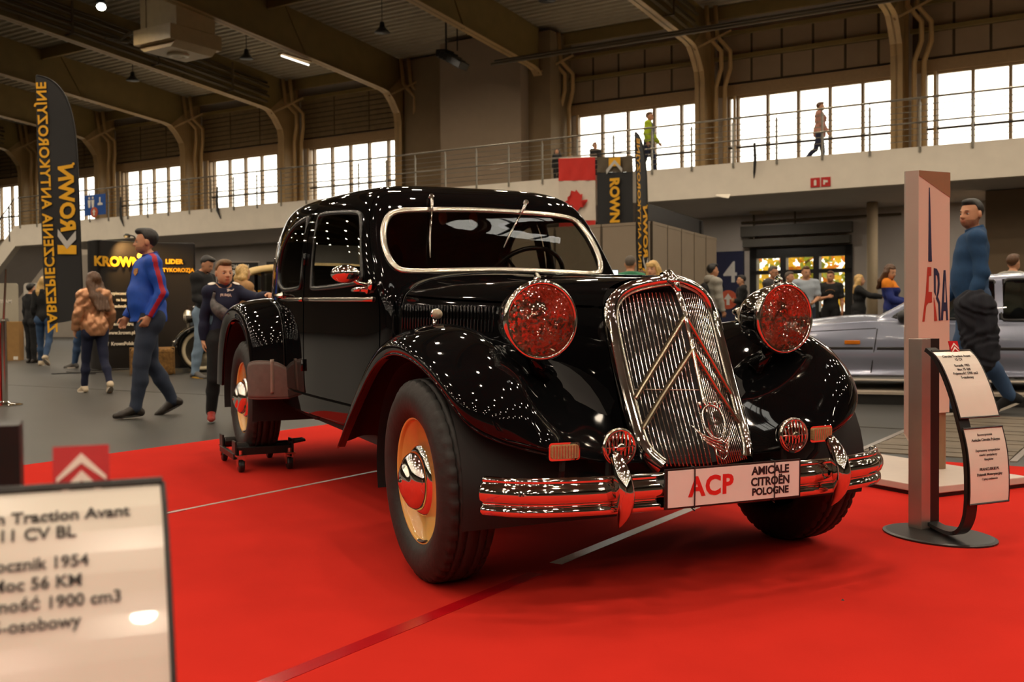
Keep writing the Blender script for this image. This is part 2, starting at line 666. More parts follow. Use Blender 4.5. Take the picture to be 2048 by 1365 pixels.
def portal(i, parts=True):
    u = UC[i]
    t = thing('portal_frame', 'beige steel portal frame, %s column from the right along the balcony' % ORD[i] if i >= 2 else 'beige steel portal frame just outside the right edge', 'steel frame', (0, 0, 0), HALL_ROT, 'portal frames of the hall')
    col_in = [p for p in inner if p[1] <= 9.1]
    web = [(v, z) for v, z in inner] + [(v, z) for v, z in outer[::-1]]
    # web split at the knee: column web and rafter web
    cw = [(v, z) for v, z in inner[:6]] + [(32.95, 10.68), (32.9, 4.86)]
    rw = [(v, z) for v, z in inner[5:]] + [(v, z) for v, z in outer[1:][::-1]]
    MB().prism(cw, 'x', u - .03, u + .03).build('column_web', STEEL, t)
    MB().prism(rw, 'x', u - .03, u + .03).build('rafter_web', STEEL_SHADE, t)
    fl = np.array(inner)
    a = [(u - .17, v, z) for v, z in fl]
    b = [(u + .17, v, z) for v, z in fl]
    a2 = [(u - .17, v + .02, z + .02) for v, z in fl]
    b2 = [(u + .17, v + .02, z + .02) for v, z in fl]
    ncol = 6
    MB().grid(np.array([a[:ncol], b[:ncol], b2[:ncol], a2[:ncol]]), closeu=True).build('column_flange', STEEL, t)
    MB().grid(np.array([a[ncol - 1:], b[ncol - 1:], b2[ncol - 1:], a2[ncol - 1:]]), closeu=True).build('rafter_flange', STEEL, t)
    MB().b2((u - .15, 32.90, 4.86), (u + .15, 32.94, 10.66)).build('outer_flange', STEEL, t)
    for v0, v1 in ((27.0, 26.0), (20.5, 19.3)):
        z0 = float(np.interp(v0, [p[0] for p in inner[::-1]], [p[1] for p in inner[::-1]]))
        z1 = float(np.interp(v1, [p[0] for p in outer[::-1]], [p[1] for p in outer[::-1]]))
        MB().tube([(u + .05, v0, z0), (u + .05, v1, z1 - .03)], .03, n=4).tube([(u - .05, v0, z0), (u - .05, v1, z1 - .03)], .03, n=4).build('stiffener', STEEL_SHADE, t)
    MB().tube([(u + .05, 31.4, 9.25), (u + .9, 32.4, 9.95)], .05, n=4).build('knee_brace', STEEL, t)
    for j, (du, dv) in enumerate(((.42, 32.35), (.66, 32.5))):
        P = [(u + du, dv, 4.9), (u + du, dv, 7.9), (u + du, dv, 8.2), (u + du + .22, dv - .1, 8.75), (u + du + .22, dv - .1, 9.3), (u + du - .12, dv - .35, 9.75), (u + du - .12, dv - .5, 10.7)]
        MB().tube(P, .075, n=8).build('drain_pipe', PIPEM, t, smooth=True)
    MB().tube([(u + .95, 32.6, 4.9), (u + .95, 32.6, 7.9)], .05, n=6).build('conduit', PIPEM, t)
    return t


for i in range(1, 11):
    portal(i)

# bundles of service pipes along three rafters
for i, lab in ((3, 'bundle of four dark pipes along the second rafter from the right'), (6, 'bundle of dark pipes along the long rafter above the ceiling air unit'), (9, 'bundle of dark pipes at the far upper left')):
    u = UC[i]
    t = thing('pipe_bundle', lab, 'pipes', (0, 0, 0), HALL_ROT, 'service pipes under the roof')
    for k in range(5):
        P = [(u + .24 + (k % 2) * .10, v, float(np.interp(v, [p[0] for p in inner[::-1]], [p[1] for p in inner[::-1]])) + .22 + .19 * k) for v in (31.0, 26, 20, 14, 8)]
        MB().tube(P, .055, n=7).build('pipe', DPIPE, t, smooth=True)
    for v in (29, 25.5, 22, 18.5, 15):
        z = float(np.interp(v, [p[0] for p in inner[::-1]], [p[1] for p in inner[::-1]]))
        MB().b2((u + .05, v - .03, z + .10), (u + .45, v + .03, z + .14)).b2((u + .41, v - .03, z + .1), (u + .45, v + .03, z + 1.2)).build('hanger', DPIPE, t)
# horizontal pipes crossing the bays in front of the right-hand rafters
t = thing('pipe_run', 'long dark horizontal pipes crossing the upper right bays', 'pipes', (0, 0, 0), HALL_ROT)
for z, v in ((9.32, 29.4), (9.18, 29.2)):
    MB().tube([(-19.2, v, z), (3, v, z)], .05, n=6).build('pipe', DPIPE, t, smooth=True)

# railing along the balcony edge, panel by panel
rl = thing('balcony_railing', 'steel railing with thin bars along the whole balcony edge', 'railing', (0, 0, 0), HALL_ROT)
MB().tube([(-41.4, VE - .03, 6.0), (UR, VE - .03, 6.0)], .028, n=8).build('handrail', RAILM, rl, smooth=True)
MB().tube([(-41.4, VE - .05, 5.42), (UR, VE - .05, 5.42)], .022, n=8).build('mid_rail', RAILM, rl, smooth=True)
for z in (5.84, 5.69, 5.55, 5.29, 5.14, 5.0):
    MB().tube([(-41.4, VE, z), (UR, VE, z)], .011, n=6).build('rail_bar', RAILM, rl, smooth=True)
pm = None
u = -41.2
while u < 6:
    if pm is None:
        pm = MB().b2((-.025, -.012, 4.72), (.025, .012, 5.9)).tube([(0, 0, 5.88), (0, -.02, 6.0)], .012, n=6).build('post', RAILM, rl)
        pm.location = (u, VE - .02, 0)
    else:
        link_copy(pm, rl, (u, VE - .02, 0))
    u += 1.16
# stair railing at the far left
t = thing('stair_railing', 'dark sloping stair railing with close bars at the left edge', 'railing', (0, 0, 0), HALL_ROT)
for k in range(7):
    z = 5.0 + k * .165
    MB().tube([(-41.6, VE, z), (-47.5, VE, z - 4.4)], .012 if k < 6 else .025, n=6).build('rail_bar', DRAIL, t)
for k in range(5):
    u = -42 - k * 1.2
    MB().b2((u - .03, VE - .02, 4.5 + (u + 41.6) * .746), (u + .03, VE + .02, 6.0 + (u + 41.6) * .746)).build('post', DRAIL, t)

# high-bay lamps that can be seen, a lit one, a tube lamp
hb = None
for (u, lab) in ((-33.2, 'dark conical high-bay lamp hanging left of the ceiling air unit'), (-27.2, 'dark conical high-bay lamp hanging just right of the ceiling air unit'), (-21.2, 'dark conical high-bay lamp hanging left of the line-array loudspeaker'), (-15.2, 'dark conical high-bay lamp at the top edge, right of the loudspeaker')):
    z = 9.80
    if hb is None:
        hb = thing('high_bay_lamp', lab, 'lamp', hall(u, 26.0, z), 0, 'high-bay lamps under the roof')
        MB().lathe([(.07, .34), (.09, .20), (.13, .14), (.24, .03), (.25, .015)], 20, 'z').build('lamp_shade', BLACKM, hb, smooth=True)
        MB().tube([(0, 0, .34), (0, 0, 1.50)], .012, n=6).build('stem', BLACKM, hb)
        MB().lathe([(.22, .02), (0, .02)], 20, 'z').build('lamp_disc', mat('lamp_glow', (1, .86, .62), emit=1.2, rough=.5), hb)
    else:
        c = copy_tree(hb)
        c.location = hall(u, 26.0, z)
        c['label'] = lab
t = thing('flood_lamp', 'bare lit lamp glaring under the roof at the upper left', 'lamp', hall(-26.5, 19.7, 9.95))
MB().ball((0, 0, 0), (.13, .13, .10)).build('bulb', mat('bright_lamp', (1.0, .97, .86), emit=30, rough=.4), t, smooth=True)
MB().lathe([(.16, .10), (.10, .20), (.06, .22)], 16, 'z').build('reflector', BLACKM, t, smooth=True)
t = thing('tube_lamp', 'lit white tube lamp fixed along the underside of a rafter', 'lamp', (0, 0, 0), HALL_ROT)
MB().b2((-25.45, 25.75, 9.66), (-25.25, 27.15, 9.72)).build('housing', STEEL, t)
MB().tube([(-25.35, 25.8, 9.62), (-25.35, 27.1, 9.57)], .03, n=8).build('tube', mat('tube_glow', (1.0, .95, .85), emit=2.5, rough=.4), t)

# ceiling air unit
t = thing('air_unit', 'boxy beige air heating unit hung under the roof at the upper left', 'air unit', hall(-26.3, 22.3, 0), HALL_ROT)
CU = mat('beige_unit_paint', srgb(176, 152, 112), rough=.5, var=.05, scale=4)
MB().b2((-.85, -1.0, 9.25), (.85, 1.0, 9.72)).build('casing', CU, t, bevel=.02)
MB().prism([(-.85, 9.25), (.85, 9.25), (.62, 9.08), (-.62, 9.08)], 'y', -.8, .8).build('outlet_cone', CU, t)
MB().lathe([(.34, 9.08), (.32, 9.02), (.20, 9.0), (.18, 9.06), (.10, 9.0), (0, 9.0)], 24, 'z').build('diffuser', mat('diffuser_white', srgb(212, 196, 162), rough=.4, var=.03), t, smooth=True)
for a in (-1, 1):
    MB().b2((a * .70 - .12, -.75, 9.72), (a * .70 + .12, .75, 11.3)).build('duct', CU, t)
MB().b2((-.55, -.72, 9.72), (.55, .72, 10.9)).build('upper_duct', CU, t)
for k in range(2):
    MB().tube([(-.9, -.5 + k * .3, 9.85), (-1.7, -.5 + k * .3, 9.85), (-1.9, -.7 + k * .3, 9.65), (-1.9, -1.2 + k * .3, 9.6)], .05, n=6).build('supply_pipe', DPIPE, t, smooth=True)
# line-array loudspeaker
t = thing('line_array_speaker', 'black curved line-array loudspeaker hung before the pale shaft', 'speaker', hall(-20.6, 29.0, 0), HALL_ROT)
for k in range(5):
    a = .1 + k * .12
    MB().box((-.35 + k * .22, -.1 * k, 9.72 - k * .13), (.42, .5, .24), rot=np.array(Matrix.Rotation(a, 3, 'Y'))).build('speaker_box', BLACKM, t, bevel=.02)
MB().tube([(-.3, 0, 9.85), (-.3, 0, 11.0)], .03, n=6).tube([(.3, -.2, 9.7), (.3, -.2, 11.0)], .02, n=6).build('hanger', BLACKM, t)

# ground floor under the balcony
t = structure(MB().b2((DU0, 31.95, 2.62), (DU1, 32.2, DZ)).b2((DU0, 31.95, 0), (DU0 + .22, 32.2, DZ)).b2((DU1 - .22, 31.95, 0), (DU1, 32.2, DZ)).b2((DU0, 31.95, 2.12), (DU1, 32.2, 2.24)).b2((DU0, 31.95, 0), (DU1, 32.15, .18)).build('door_1', BLACKM))
for a in (-10.32, -9.30):
    MB().b2((a - .09, 31.94, .1), (a + .09, 32.2, 2.7)).build('door_stile', BLACKM, t)
for a, b in ((-11.15, -10.41), (-10.23, -9.39), (-9.21, -8.47)):
    MB().b2((a, 32.05, 2.24), (b, 32.07, 2.62)).build('pane', WGLASS, t)
    MB().b2((a, 32.05, .95), (b, 32.07, 2.12)).build('pane', WGLASS, t)
    MB().b2((a, 31.98, .82), (b, 32.12, .95)).build('push_bar', BLACKM, t)
    MB().b2((a, 32.04, .18), (b, 32.08, .82)).build('kick_panel', BLACKM, t)
structure(MB().b2((-11.55, 31.75, 2.98), (-8.25, 32.0, 3.22)).b2((-11.6, 31.7, 3.30), (-8.2, 31.95, 3.62)).build('trim_24', mat('grey_lintel', srgb(86, 80, 70), rough=.6, var=.05)))
structure(MB().tube([(-11.6, 31.8, 3.75), (-6.8, 31.8, 3.75)], .04, n=6).tube([(-9.9, 31.8, 3.25), (-9.9, 31.8, 4.0)], .03, n=6).tube([(-11.2, 31.8, 3.2), (-11.2, 31.8, 4.0)], .03, n=6).build('trim_25', DPIPE))
t = thing('gate_board', 'dark blue board with a white number 4 beside the dark door', 'sign', (0, 0, 0), HALL_ROT)
MB().b2((-12.5, 31.85, .55), (-11.56, 31.95, 2.87)).build('board', BLUEB, t)
text_obj('number', '4', .92, OFFW, t, frame((1, 0, 0), (0, 0, 1), (-11.98, 31.84, 2.18)), font_w=.012, extrude=.004)
# disc with an arrow under the number
MB().lathe([(.30, -.008), (.30, .008)], 28, 'y', (-12.05, 31.83, 1.35)).build('disc', ORNG, t)
MB().prism([(-12.05, 1.54), (-12.19, 1.36), (-12.10, 1.36), (-12.10, 1.18), (-12.0, 1.18), (-12.0, 1.36), (-11.91, 1.36)], 'y', 31.812, 31.822).build('arrow', OFFW, t)
structure(MB().lathe([(.15, 0), (.15, 4.0)], 20, 'z', (-7.3, 30.5, 0)).build('trim_26', mat('column_paint', srgb(190, 170, 138), rough=.7, var=.03), smooth=True))
structure(MB().b2((-4.2, 29.3, 0), (UR, 32.0, ZB)).build('trim_27', PANELM))
soffit_fill = bpy.data.lights.new('downlight', 'AREA')  # unseen area lights added to brighten the space under the balcony
soffit_fill.shape = 'DISK'
soffit_fill.size = .34
soffit_fill.energy = 46
soffit_fill.color = (1.0, .90, .78)
for k, (u, v, lab) in enumerate(((-10.86, 31.2, 'round white downlight in the soffit above the dark door'), (-5.2, 29.6, None), (1.0, 28.2, None), (-15.5, 29.6, None), (-20.0, 29.6, None), (-25.0, 29.6, None), (-30.0, 29.6, None), (-34.5, 29.6, None), (-39.0, 29.6, None))):
    if lab:
        t = thing('downlight', lab, 'lamp', hall(u, v, 4.01))
        MB().lathe([(.26, .0), (.25, -.05), (.20, -.08), (.18, -.05), (0, -.05)], 24, 'z').build('bowl', mat('opal_bowl', srgb(206, 188, 160), rough=.4, var=.03), t, smooth=True)
    lo = bpy.data.objects.new('downlight', soffit_fill)
    lo.location = hall(u, min(v, 29.6), 3.93)
    COL.objects.link(lo)
t = thing('cable', 'dark loose cable hanging over the balcony edge, right of the yellow jacket', 'cable', (0, 0, 0), HALL_ROT)
MB().tube([(-9.26, 26.36, 5.3), (-9.25, 26.38, 4.9), (-9.28, 26.40, 4.55), (-9.3, 26.42, 4.40)], [.03, .04, .03, .008], n=6).build('strand', BLACKM, t)
for uu, lab in ((-29.24, 'dark strap hanging over the balcony edge, left of the black car roof'), (-34.6, 'dark strap hanging over the balcony edge, right of the tall banner')):
    t = thing('strap', lab, 'strap', (0, 0, 0), HALL_ROT)
    MB().tube([(uu + .05, 26.42, 5.6), (uu, 26.43, 5.1), (uu + .02, 26.44, 4.75), (uu + .16, 26.45, 4.45)], [.03, .05, .05, .015], n=6).build('webbing', BLACKM, t)
t = thing('hanging_flap', 'loose pale lining flap hanging from the bottom of the balcony edge', 'panel', (0, 0, 0), HALL_ROT)
MB().add([(-10.35, 26.45, 4.02), (-9.95, 26.45, 4.0), (-9.97, 26.38, 3.92), (-10.15, 26.40, 3.96), (-10.35, 26.47, 4.06), (-9.95, 26.47, 4.04), (-9.97, 26.40, 3.95), (-10.15, 26.42, 3.99)], [(0, 1, 2, 3), (7, 6, 5, 4), (0, 4, 5, 1), (1, 5, 6, 2), (2, 6, 7, 3), (3, 7, 4, 0)]).build('flap', CONC, t)


def pict_sign(u0, z0, s, v, label):
    t = thing('safety_sign', label, 'sign', (0, 0, 0), HALL_ROT)
    for k in range(2):
        a = u0 + k * (s + .03)
        p = MB().b2((a, v - .012, z0), (a + s, v, z0 + s)).build('plate', SIGNR, t)
    c = u0 + s / 2
    MB().prism([(c - .03, z0 + .04), (c + .03, z0 + .04), (c + .03, z0 + s * .68), (c + .012, z0 + s * .78), (c - .012, z0 + s * .78), (c - .03, z0 + s * .68)], 'y', v - .018, v - .011).build('pictogram', WHITEP, t)
    c = u0 + s * 1.5 + .03
    MB().prism([(c - .06, z0 + .05), (c - .02, z0 + .05), (c - .02, z0 + .10), (c + .05, z0 + .10), (c + .05, z0 + .15), (c - .06, z0 + .17)], 'y', v - .018, v - .011).build('pictogram', WHITEP, t)


pict_sign(-7.85, 4.06, .235, 26.49, 'red double fire sign on the white balcony edge')
pict_sign(-6.55, 2.85, .20, 31.93, 'dim red double fire sign on the wall behind the totem')
t = thing('toilet_sign', 'blue toilet sign hung on the balcony railing by the tall banner', 'sign', (0, 0, 0), HALL_ROT)
MB().b2((-36.75, 26.38, 4.98), (-35.45, 26.41, 5.78)).build('board', SIGNB, t)
for c, sc in ((-36.42, 1), (-36.2, 1)):
    MB().lathe([(.05, -.004), (.05, .004)], 12, 'y', (c, 26.372, 5.66)).prism([(c - .09, 5.58), (c + .09, 5.58), (c + .07, 5.40), (c + .05, 5.28), (c - .05, 5.28), (c - .07, 5.40)], 'y', 26.368, 26.376).build('pictogram', WHITEP, t)
MB().prism([(-35.9, 5.35), (-35.6, 5.35), (-35.6, 5.42), (-35.72, 5.46), (-35.72, 5.66), (-35.8, 5.66), (-35.8, 5.46), (-35.9, 5.42)], 'y', 26.368, 26.376).build('pictogram', WHITEP, t)
MB().lathe([(.21, -.01), (.21, .01)], 24, 'y', (-36.1, 26.36, 5.08)).build('disc', ORNG, t)
MB().prism([(-36.1, 5.22), (-36.2, 5.09), (-36.14, 5.09), (-36.14, 4.96), (-36.06, 4.96), (-36.06, 5.09), (-36.0, 5.09)], 'y', 26.34, 26.348).build('arrow', WHITEP, t)

# exhibition partition of pale panels with dark posts
PARTM = mat('partition_panel', srgb(152, 136, 116), rough=.55, var=.03, scale=3)
POSTM = mat('partition_post', srgb(88, 78, 64), rough=.4, metal=.3, var=.06)
t = thing('partition_wall', 'pale exhibition partition of tall panels with dark joints, left of the number 4', 'partition', (0, 0, 0), HALL_ROT)
PC = np.array([-7.65, 16.58])
for d_, n_, L_ in ((np.array([-.998, .06]), 7, .99), (np.array([-.137, .9906]), 5, .93)):
    A_ = math.atan2(d_[1], d_[0])
    RM_ = np.array([[math.cos(A_), -math.sin(A_), 0], [math.sin(A_), math.cos(A_), 0], [0, 0, 1]])
    for k in range(n_):
        c = PC + d_ * (k + .5) * L_
        MB().box((c[0], c[1], 1.25), (L_ - .05, .03, 2.4), rot=RM_).build('panel', PARTM, t)
        q = PC + d_ * k * L_
        MB().tube([(q[0], q[1], 0), (q[0], q[1], 2.5)], .022, n=8).build('post', POSTM, t)
        MB().box((c[0], c[1], 2.475), (L_ - .03, .04, .05), rot=RM_).build('top_rail', PARTM, t)
t = thing('black_valance', 'black fabric valance above the receding side of the partition', 'drape', (0, 0, 0), HALL_ROT)
A_ = math.atan2(.9906, -.137)
MB().box((-8.50, 19.5, 2.72), (4.4, .06, .42), rot=np.array([[math.cos(A_), -math.sin(A_), 0], [math.sin(A_), math.cos(A_), 0], [0, 0, 1]])).build('drape', BLACKM, t)
for c in ((-8.28, 17.6), (-8.72, 21.4)):
    MB().tube([(c[0], c[1], 0), (c[0], c[1], 2.9)], .025, n=8).build('support_post', BLACKM, t)

# autumn trees outside the door and windows
LEAFS = [mat('leaf_yellow', srgb(238, 200, 60), rough=.6, var=.2, scale=2), mat('leaf_green', srgb(150, 165, 60), rough=.6, var=.2, scale=2), mat('leaf_orange', srgb(226, 140, 50), rough=.6, var=.2, scale=2)]
for m_ in LEAFS:
    nt_ = m_.node_tree
    b_ = nt_.nodes['Principled BSDF']
    tr_ = nt_.nodes.new('ShaderNodeBsdfTranslucent')
    mx_ = nt_.nodes.new('ShaderNodeMixShader')
    mx_.inputs[0].default_value = .5
    src = b_.inputs['Base Color'].links[0].from_socket
    nt_.links.new(src, tr_.inputs['Color'])
    nt_.links.new(b_.outputs[0], mx_.inputs[1])
    nt_.links.new(tr_.outputs[0], mx_.inputs[2])
    nt_.links.new(mx_.outputs[0], nt_.nodes['Material Output'].inputs['Surface'])
BARK = mat('bark', srgb(90, 74, 56), rough=.9, var=.3, scale=12)
for (u, v, h, rr, lab) in ((-11.4, 38.0, 4.6, 2.3, 'yellow autumn tree outside the left leaf of the glazed door'), (-7.2, 42.5, 5.0, 2.6, 'yellow and orange autumn tree outside the right leaf of the glazed door'), (-15.4, 44, 7.0, 1.3, 'small autumn treetop outside the window left of the pink coat'), (-2.9, 41, 7.2, 1.4, 'autumn treetop outside the far right window')):
    t = thing('autumn_tree', lab, 'tree', hall(u, v, 0), 0, 'autumn trees outside')
    MB().tube([(0, 0, 0), (.05, 0, h * .5), (0, .05, h * .8)], [.16, .12, .05], n=8).build('trunk', BARK, t)
    n = 1300
    q = RNG.normal(size=(n, 3))
    q /= np.linalg.norm(q, axis=1)[:, None]
    q = q * (RNG.random((n, 1)) ** .4) * np.array([rr, rr * .6, rr * (.9 if h > 6 else 1.25)]) + np.array([0, 0, h - rr * (.6 if h > 6 else 1.0)])
    A = RNG.normal(size=(n, 3))
    A /= np.linalg.norm(A, axis=1)[:, None]
    B = np.cross(A, RNG.normal(size=(n, 3)))
    B /= np.linalg.norm(B, axis=1)[:, None]
    s = .13
    V = np.stack([q - A * s - B * s * .6, q + A * s - B * s * .6, q + A * s + B * s * .6, q - A * s + B * s * .6], 1).reshape(-1, 3)
    mb = MB()
    mb.v.append(V)
    mb.n = len(V)
    mb.f = [(4 * i, 4 * i + 1, 4 * i + 2, 4 * i + 3) for i in range(n)]
    mb.mi = list(RNG.choice([0, 0, 0, 1, 1, 2], n))
    tag(mb.build('foliage', LEAFS, t), kind='stuff')
structure(MB().b2((UL, VB + .3, -.3), (UR, 75, -.05)).build('trim_28', mat('outside_paving', srgb(150, 145, 135), rough=.9, var=.1)))
# ================================================================== the black vintage saloon on the red carpet
CARB = mat('black_lacquer', (0.0035, 0.0035, 0.004), rough=0.035, spec=0.38, coat=0.0, var=0.2, scale=4)
CHROME = mat('chrome', (0.80, 0.77, 0.72), rough=0.045, metal=1.0, var=0.04, scale=15)
SATIN = mat('satin_trim', (0.62, 0.58, 0.50), rough=0.22, metal=1.0, var=0.06, scale=30)
BRASSY = mat('chevron_metal', (0.66, 0.58, 0.43), rough=0.20, metal=1.0, var=0.06, scale=30)
CREAM = mat('cream_wheel_paint', srgb(226, 180, 96), rough=0.22, coat=0.5, var=0.05, scale=10)
RUBBER = mat('tyre_rubber', (0.012, 0.011, 0.010), rough=0.62, var=0.25, scale=25, bump=0.15)
DARK = mat('underbody_black', (0.008, 0.007, 0.007), rough=0.7, var=0.3, scale=8)
GUARD = mat('grey_rubber_guard', srgb(96, 82, 76), rough=0.55, var=0.12, scale=25)
TRIM = mat('black_window_trim', (0.006, 0.006, 0.006), rough=0.25, var=0.2, scale=20)
SEATM = mat('dark_seat_cloth', (0.03, 0.026, 0.024), rough=0.85, var=0.3, scale=60)
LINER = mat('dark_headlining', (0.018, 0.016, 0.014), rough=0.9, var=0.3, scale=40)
CGLASS = glass_mat('car_glass', (0.62, 0.63, 0.60), (0.9, 0.9, 0.9), 1.5)
WHITE = mat('white_board', srgb(232, 226, 220), rough=0.45, var=0.03, scale=8)
REDP = mat('red_print', srgb(214, 36, 30), rough=0.5, var=0.05, scale=30)
BLACKP = mat('black_print', (0.012, 0.012, 0.014), rough=0.5, var=0.1, scale=30)

CAR_YAW, CAR_LIFT = 0.43698, 0.06883
car = thing('vintage_car', 'glossy black 1950s saloon with twin chevrons on its grille, on the red carpet', 'car')
car.location = (0.41309, 3.87972, 0.009)
car.rotation_euler = (0, math.asin(CAR_LIFT / 3.085), math.atan2(-math.cos(CAR_YAW), math.sin(CAR_YAW)))


def mir(V):
    return np.asarray(V, float) * np.array([1, -1, 1])


# ---- cabin surface: contours at rising heights, splined round the plan (u) and up the section (v)
LEV = [
    (0.355, [(-0.94, 0), (-0.94, .26), (-.94, .42), (-.95, .535), (-1.05, .602), (-1.55, .650), (-1.95, .682), (-2.42, .69), (-2.9, .62), (-3.4, .49), (-3.85, .30), (-4.0, 0)]),
    (0.50, [(-0.94, 0), (-0.94, .27), (-.94, .44), (-.955, .545), (-1.06, .612), (-1.55, .664), (-1.95, .697), (-2.42, .705), (-2.9, .65), (-3.4, .52), (-3.9, .31), (-4.06, 0)]),
    (0.74, [(-0.95, 0), (-0.95, .28), (-.955, .45), (-.965, .55), (-1.06, .615), (-1.55, .670), (-1.95, .702), (-2.42, .712), (-2.9, .675), (-3.4, .53), (-3.85, .31), (-4.0, 0)]),
    (0.95, [(-0.98, 0), (-0.98, .28), (-.985, .45), (-1.0, .553), (-1.08, .612), (-1.55, .665), (-1.95, .698), (-2.42, .71), (-2.9, .67), (-3.4, .52), (-3.75, .30), (-3.88, 0)]),
    (1.17, [(-1.15, 0), (-1.15, .27), (-1.155, .44), (-1.175, .535), (-1.225, .600), (-1.58, .650), (-1.96, .682), (-2.42, .695), (-2.88, .655), (-3.30, .53), (-3.60, .30), (-3.73, 0)]),
    (1.33, [(-1.265, 0), (-1.265, .255), (-1.27, .41), (-1.29, .500), (-1.335, .563), (-1.62, .615), (-1.98, .648), (-2.42, .660), (-2.86, .615), (-3.22, .49), (-3.48, .28), (-3.58, 0)]),
    (1.418, [(-1.345, 0), (-1.345, .24), (-1.35, .38), (-1.37, .455), (-1.42, .515), (-1.66, .568), (-2.0, .602), (-2.42, .615), (-2.82, .570), (-3.12, .445), (-3.34, .25), (-3.42, 0)]),
    (1.467, [(-1.44, 0), (-1.44, .21), (-1.445, .33), (-1.465, .40), (-1.515, .450), (-1.71, .500), (-2.02, .532), (-2.42, .545), (-2.76, .50), (-3.0, .385), (-3.18, .22), (-3.25, 0)]),
    (1.496, [(-1.59, 0), (-1.59, .14), (-1.60, .225), (-1.62, .28), (-1.66, .315), (-1.80, .345), (-2.06, .366), (-2.40, .372), (-2.62, .335), (-2.79, .26), (-2.90, .15), (-2.94, 0)]),
    (1.516, [(-1.85, 0), (-1.85, .01), (-1.86, .015), (-1.88, .02), (-1.92, .022), (-2.0, .023), (-2.12, .024), (-2.28, .024), (-2.38, .022), (-2.44, .015), (-2.48, .01), (-2.50, 0)]),
]
NU, NV = 300, 118
_ctrl = np.array([[(x, y, z) for x, y in pts] for z, pts in LEV])
_S = spl(_ctrl, NV)                                    # (NV, 12, 3)
CAB = spl(np.swapaxes(_S, 0, 1), NU)                   # (NU, NV, 3), y >= 0
CAB[..., 1] = np.maximum(CAB[..., 1], 0)
CAB[0, :, 1] = 0
CAB[-1, :, 1] = 0
UU = np.linspace(0, 11, NU)
FC = (CAB[:-1, :-1] + CAB[1:, :-1] + CAB[:-1, 1:] + CAB[1:, 1:]) / 4    # face centres
FU = (UU[:-1] + UU[1:]) / 2


def rounded(pts, n=14, r=0.08):
    """closed outline with rounded corners from a polygon in 2D"""
    P = [np.array(p, float) for p in pts]
    out = []
    m = len(P)
    for i in range(m):
        a, b, c = P[i - 1], P[i], P[(i + 1) % m]
        rr = r[i] if isinstance(r, (list, tuple)) else r
        d1, d2 = (a - b), (c - b)
        l1, l2 = np.linalg.norm(d1), np.linalg.norm(d2)
        k = min(rr, l1 * 0.48, l2 * 0.48)
        p0, p1 = b + d1 / l1 * k, b + d2 / l2 * k
        for t in np.linspace(0, 1, n):
            out.append((1 - t) ** 2 * p0 + 2 * t * (1 - t) * b + t * t * p1)
    return np.array(out)


def inside(poly, X, Y):
    c = np.zeros(X.shape, bool)
    n = len(poly)
    for i in range(n):
        x1, y1 = poly[i]
        x2, y2 = poly[(i + 1) % n]
        if y1 == y2:
            continue
        k = ((y1 > Y) != (y2 > Y)) & (X < (x2 - x1) * (Y - y1) / (y2 - y1) + x1)
        c ^= k
    return c


WS_OUT = rounded([(-.525, 1.055), (0, 1.083), (.525, 1.055), (.550, 1.20), (.490, 1.347), (0, 1.368), (-.490, 1.347), (-.550, 1.20)], r=[.085, .3, .085, .10, .085, .3, .085, .10])
FW_OUT = rounded([(-1.215, 1.012), (-1.885, 0.985), (-1.945, 1.372), (-1.385, 1.345)], r=[.05, .04, .06, .08])
RW_OUT = rounded([(-2.045, 0.99), (-2.42, 0.982), (-2.56, 1.03), (-2.55, 1.2), (-2.38, 1.33), (-2.11, 1.366)], r=[.05, .06, .06, .12, .12, .03])
BW_OUT = rounded([(-.30, 1.16), (.30, 1.16), (.26, 1.29), (-.26, 1.29)], r=.06)
front = FU[:, None] < 3.6
side = (FU[:, None] > 3.4) & (FU[:, None] < 8.6)
rear = FU[:, None] > 9.6
in_ws = front & inside(WS_OUT, FC[..., 1], FC[..., 2])
in_fw = side & inside(FW_OUT, FC[..., 0], FC[..., 2])
in_rw = side & inside(RW_OUT, FC[..., 0], FC[..., 2])
in_bw = rear & inside(BW_OUT, FC[..., 1], FC[..., 2])
hole = in_ws | in_fw | in_rw | in_bw
low_front = (FU[:, None] < 3.1) & (FC[..., 2] < 0.93)

# door outlines: constant-u lines, thin gaps left open between panels
zc = FC[..., 2]
U1, U2, U3 = 3.93, 6.12, 7.55


def uband(a, b):
    return (FU[:, None] > a) & (FU[:, None] < b)


gapw = 0.018
zdo = (zc > 0.455) & (zc < 1.408)
m_fd = uband(U1 + gapw, U2 - gapw) & zdo
m_rd = uband(U2 + gapw, U3 - gapw) & zdo
near_v = uband(U1 - gapw, U1 + gapw) | uband(U2 - gapw, U2 + gapw) | uband(U3 - gapw, U3 + gapw)
zb = zc[0]
rowlow = np.argmin(np.abs(zb - 0.452))
m_gap = (near_v & (zc > 0.452) & (zc < 1.408))
rows = np.zeros_like(m_gap)
rows[:, rowlow] = True
m_gap |= rows & uband(U1 - gapw, U3 + gapw)
m_body = ~(hole | low_front | m_fd | m_rd | m_gap)


def shell_part(name, mask, material, parent, both=True, side_=None, off=0.0):
    mb = MB()
    P = CAB.copy()
    if side_ in (None, 1):
        mb.grid(P, skip=~mask)
    if side_ in (None, -1):
        mb.grid(mir(P)[::-1], skip=(~mask)[::-1])
    o = mb.build(name, material, parent, smooth=True)
    bm = bmesh.new()
    bm.from_mesh(o.data)
    bmesh.ops.delete(bm, geom=[v for v in bm.verts if not v.link_faces], context='VERTS')
    if side_ is None:
        bmesh.ops.remove_doubles(bm, verts=[v for v in bm.verts if abs(v.co.y) < 1e-4 or v.co.z > 1.51], dist=5e-4)
    bm.to_mesh(o.data)
    bm.free()
    return o


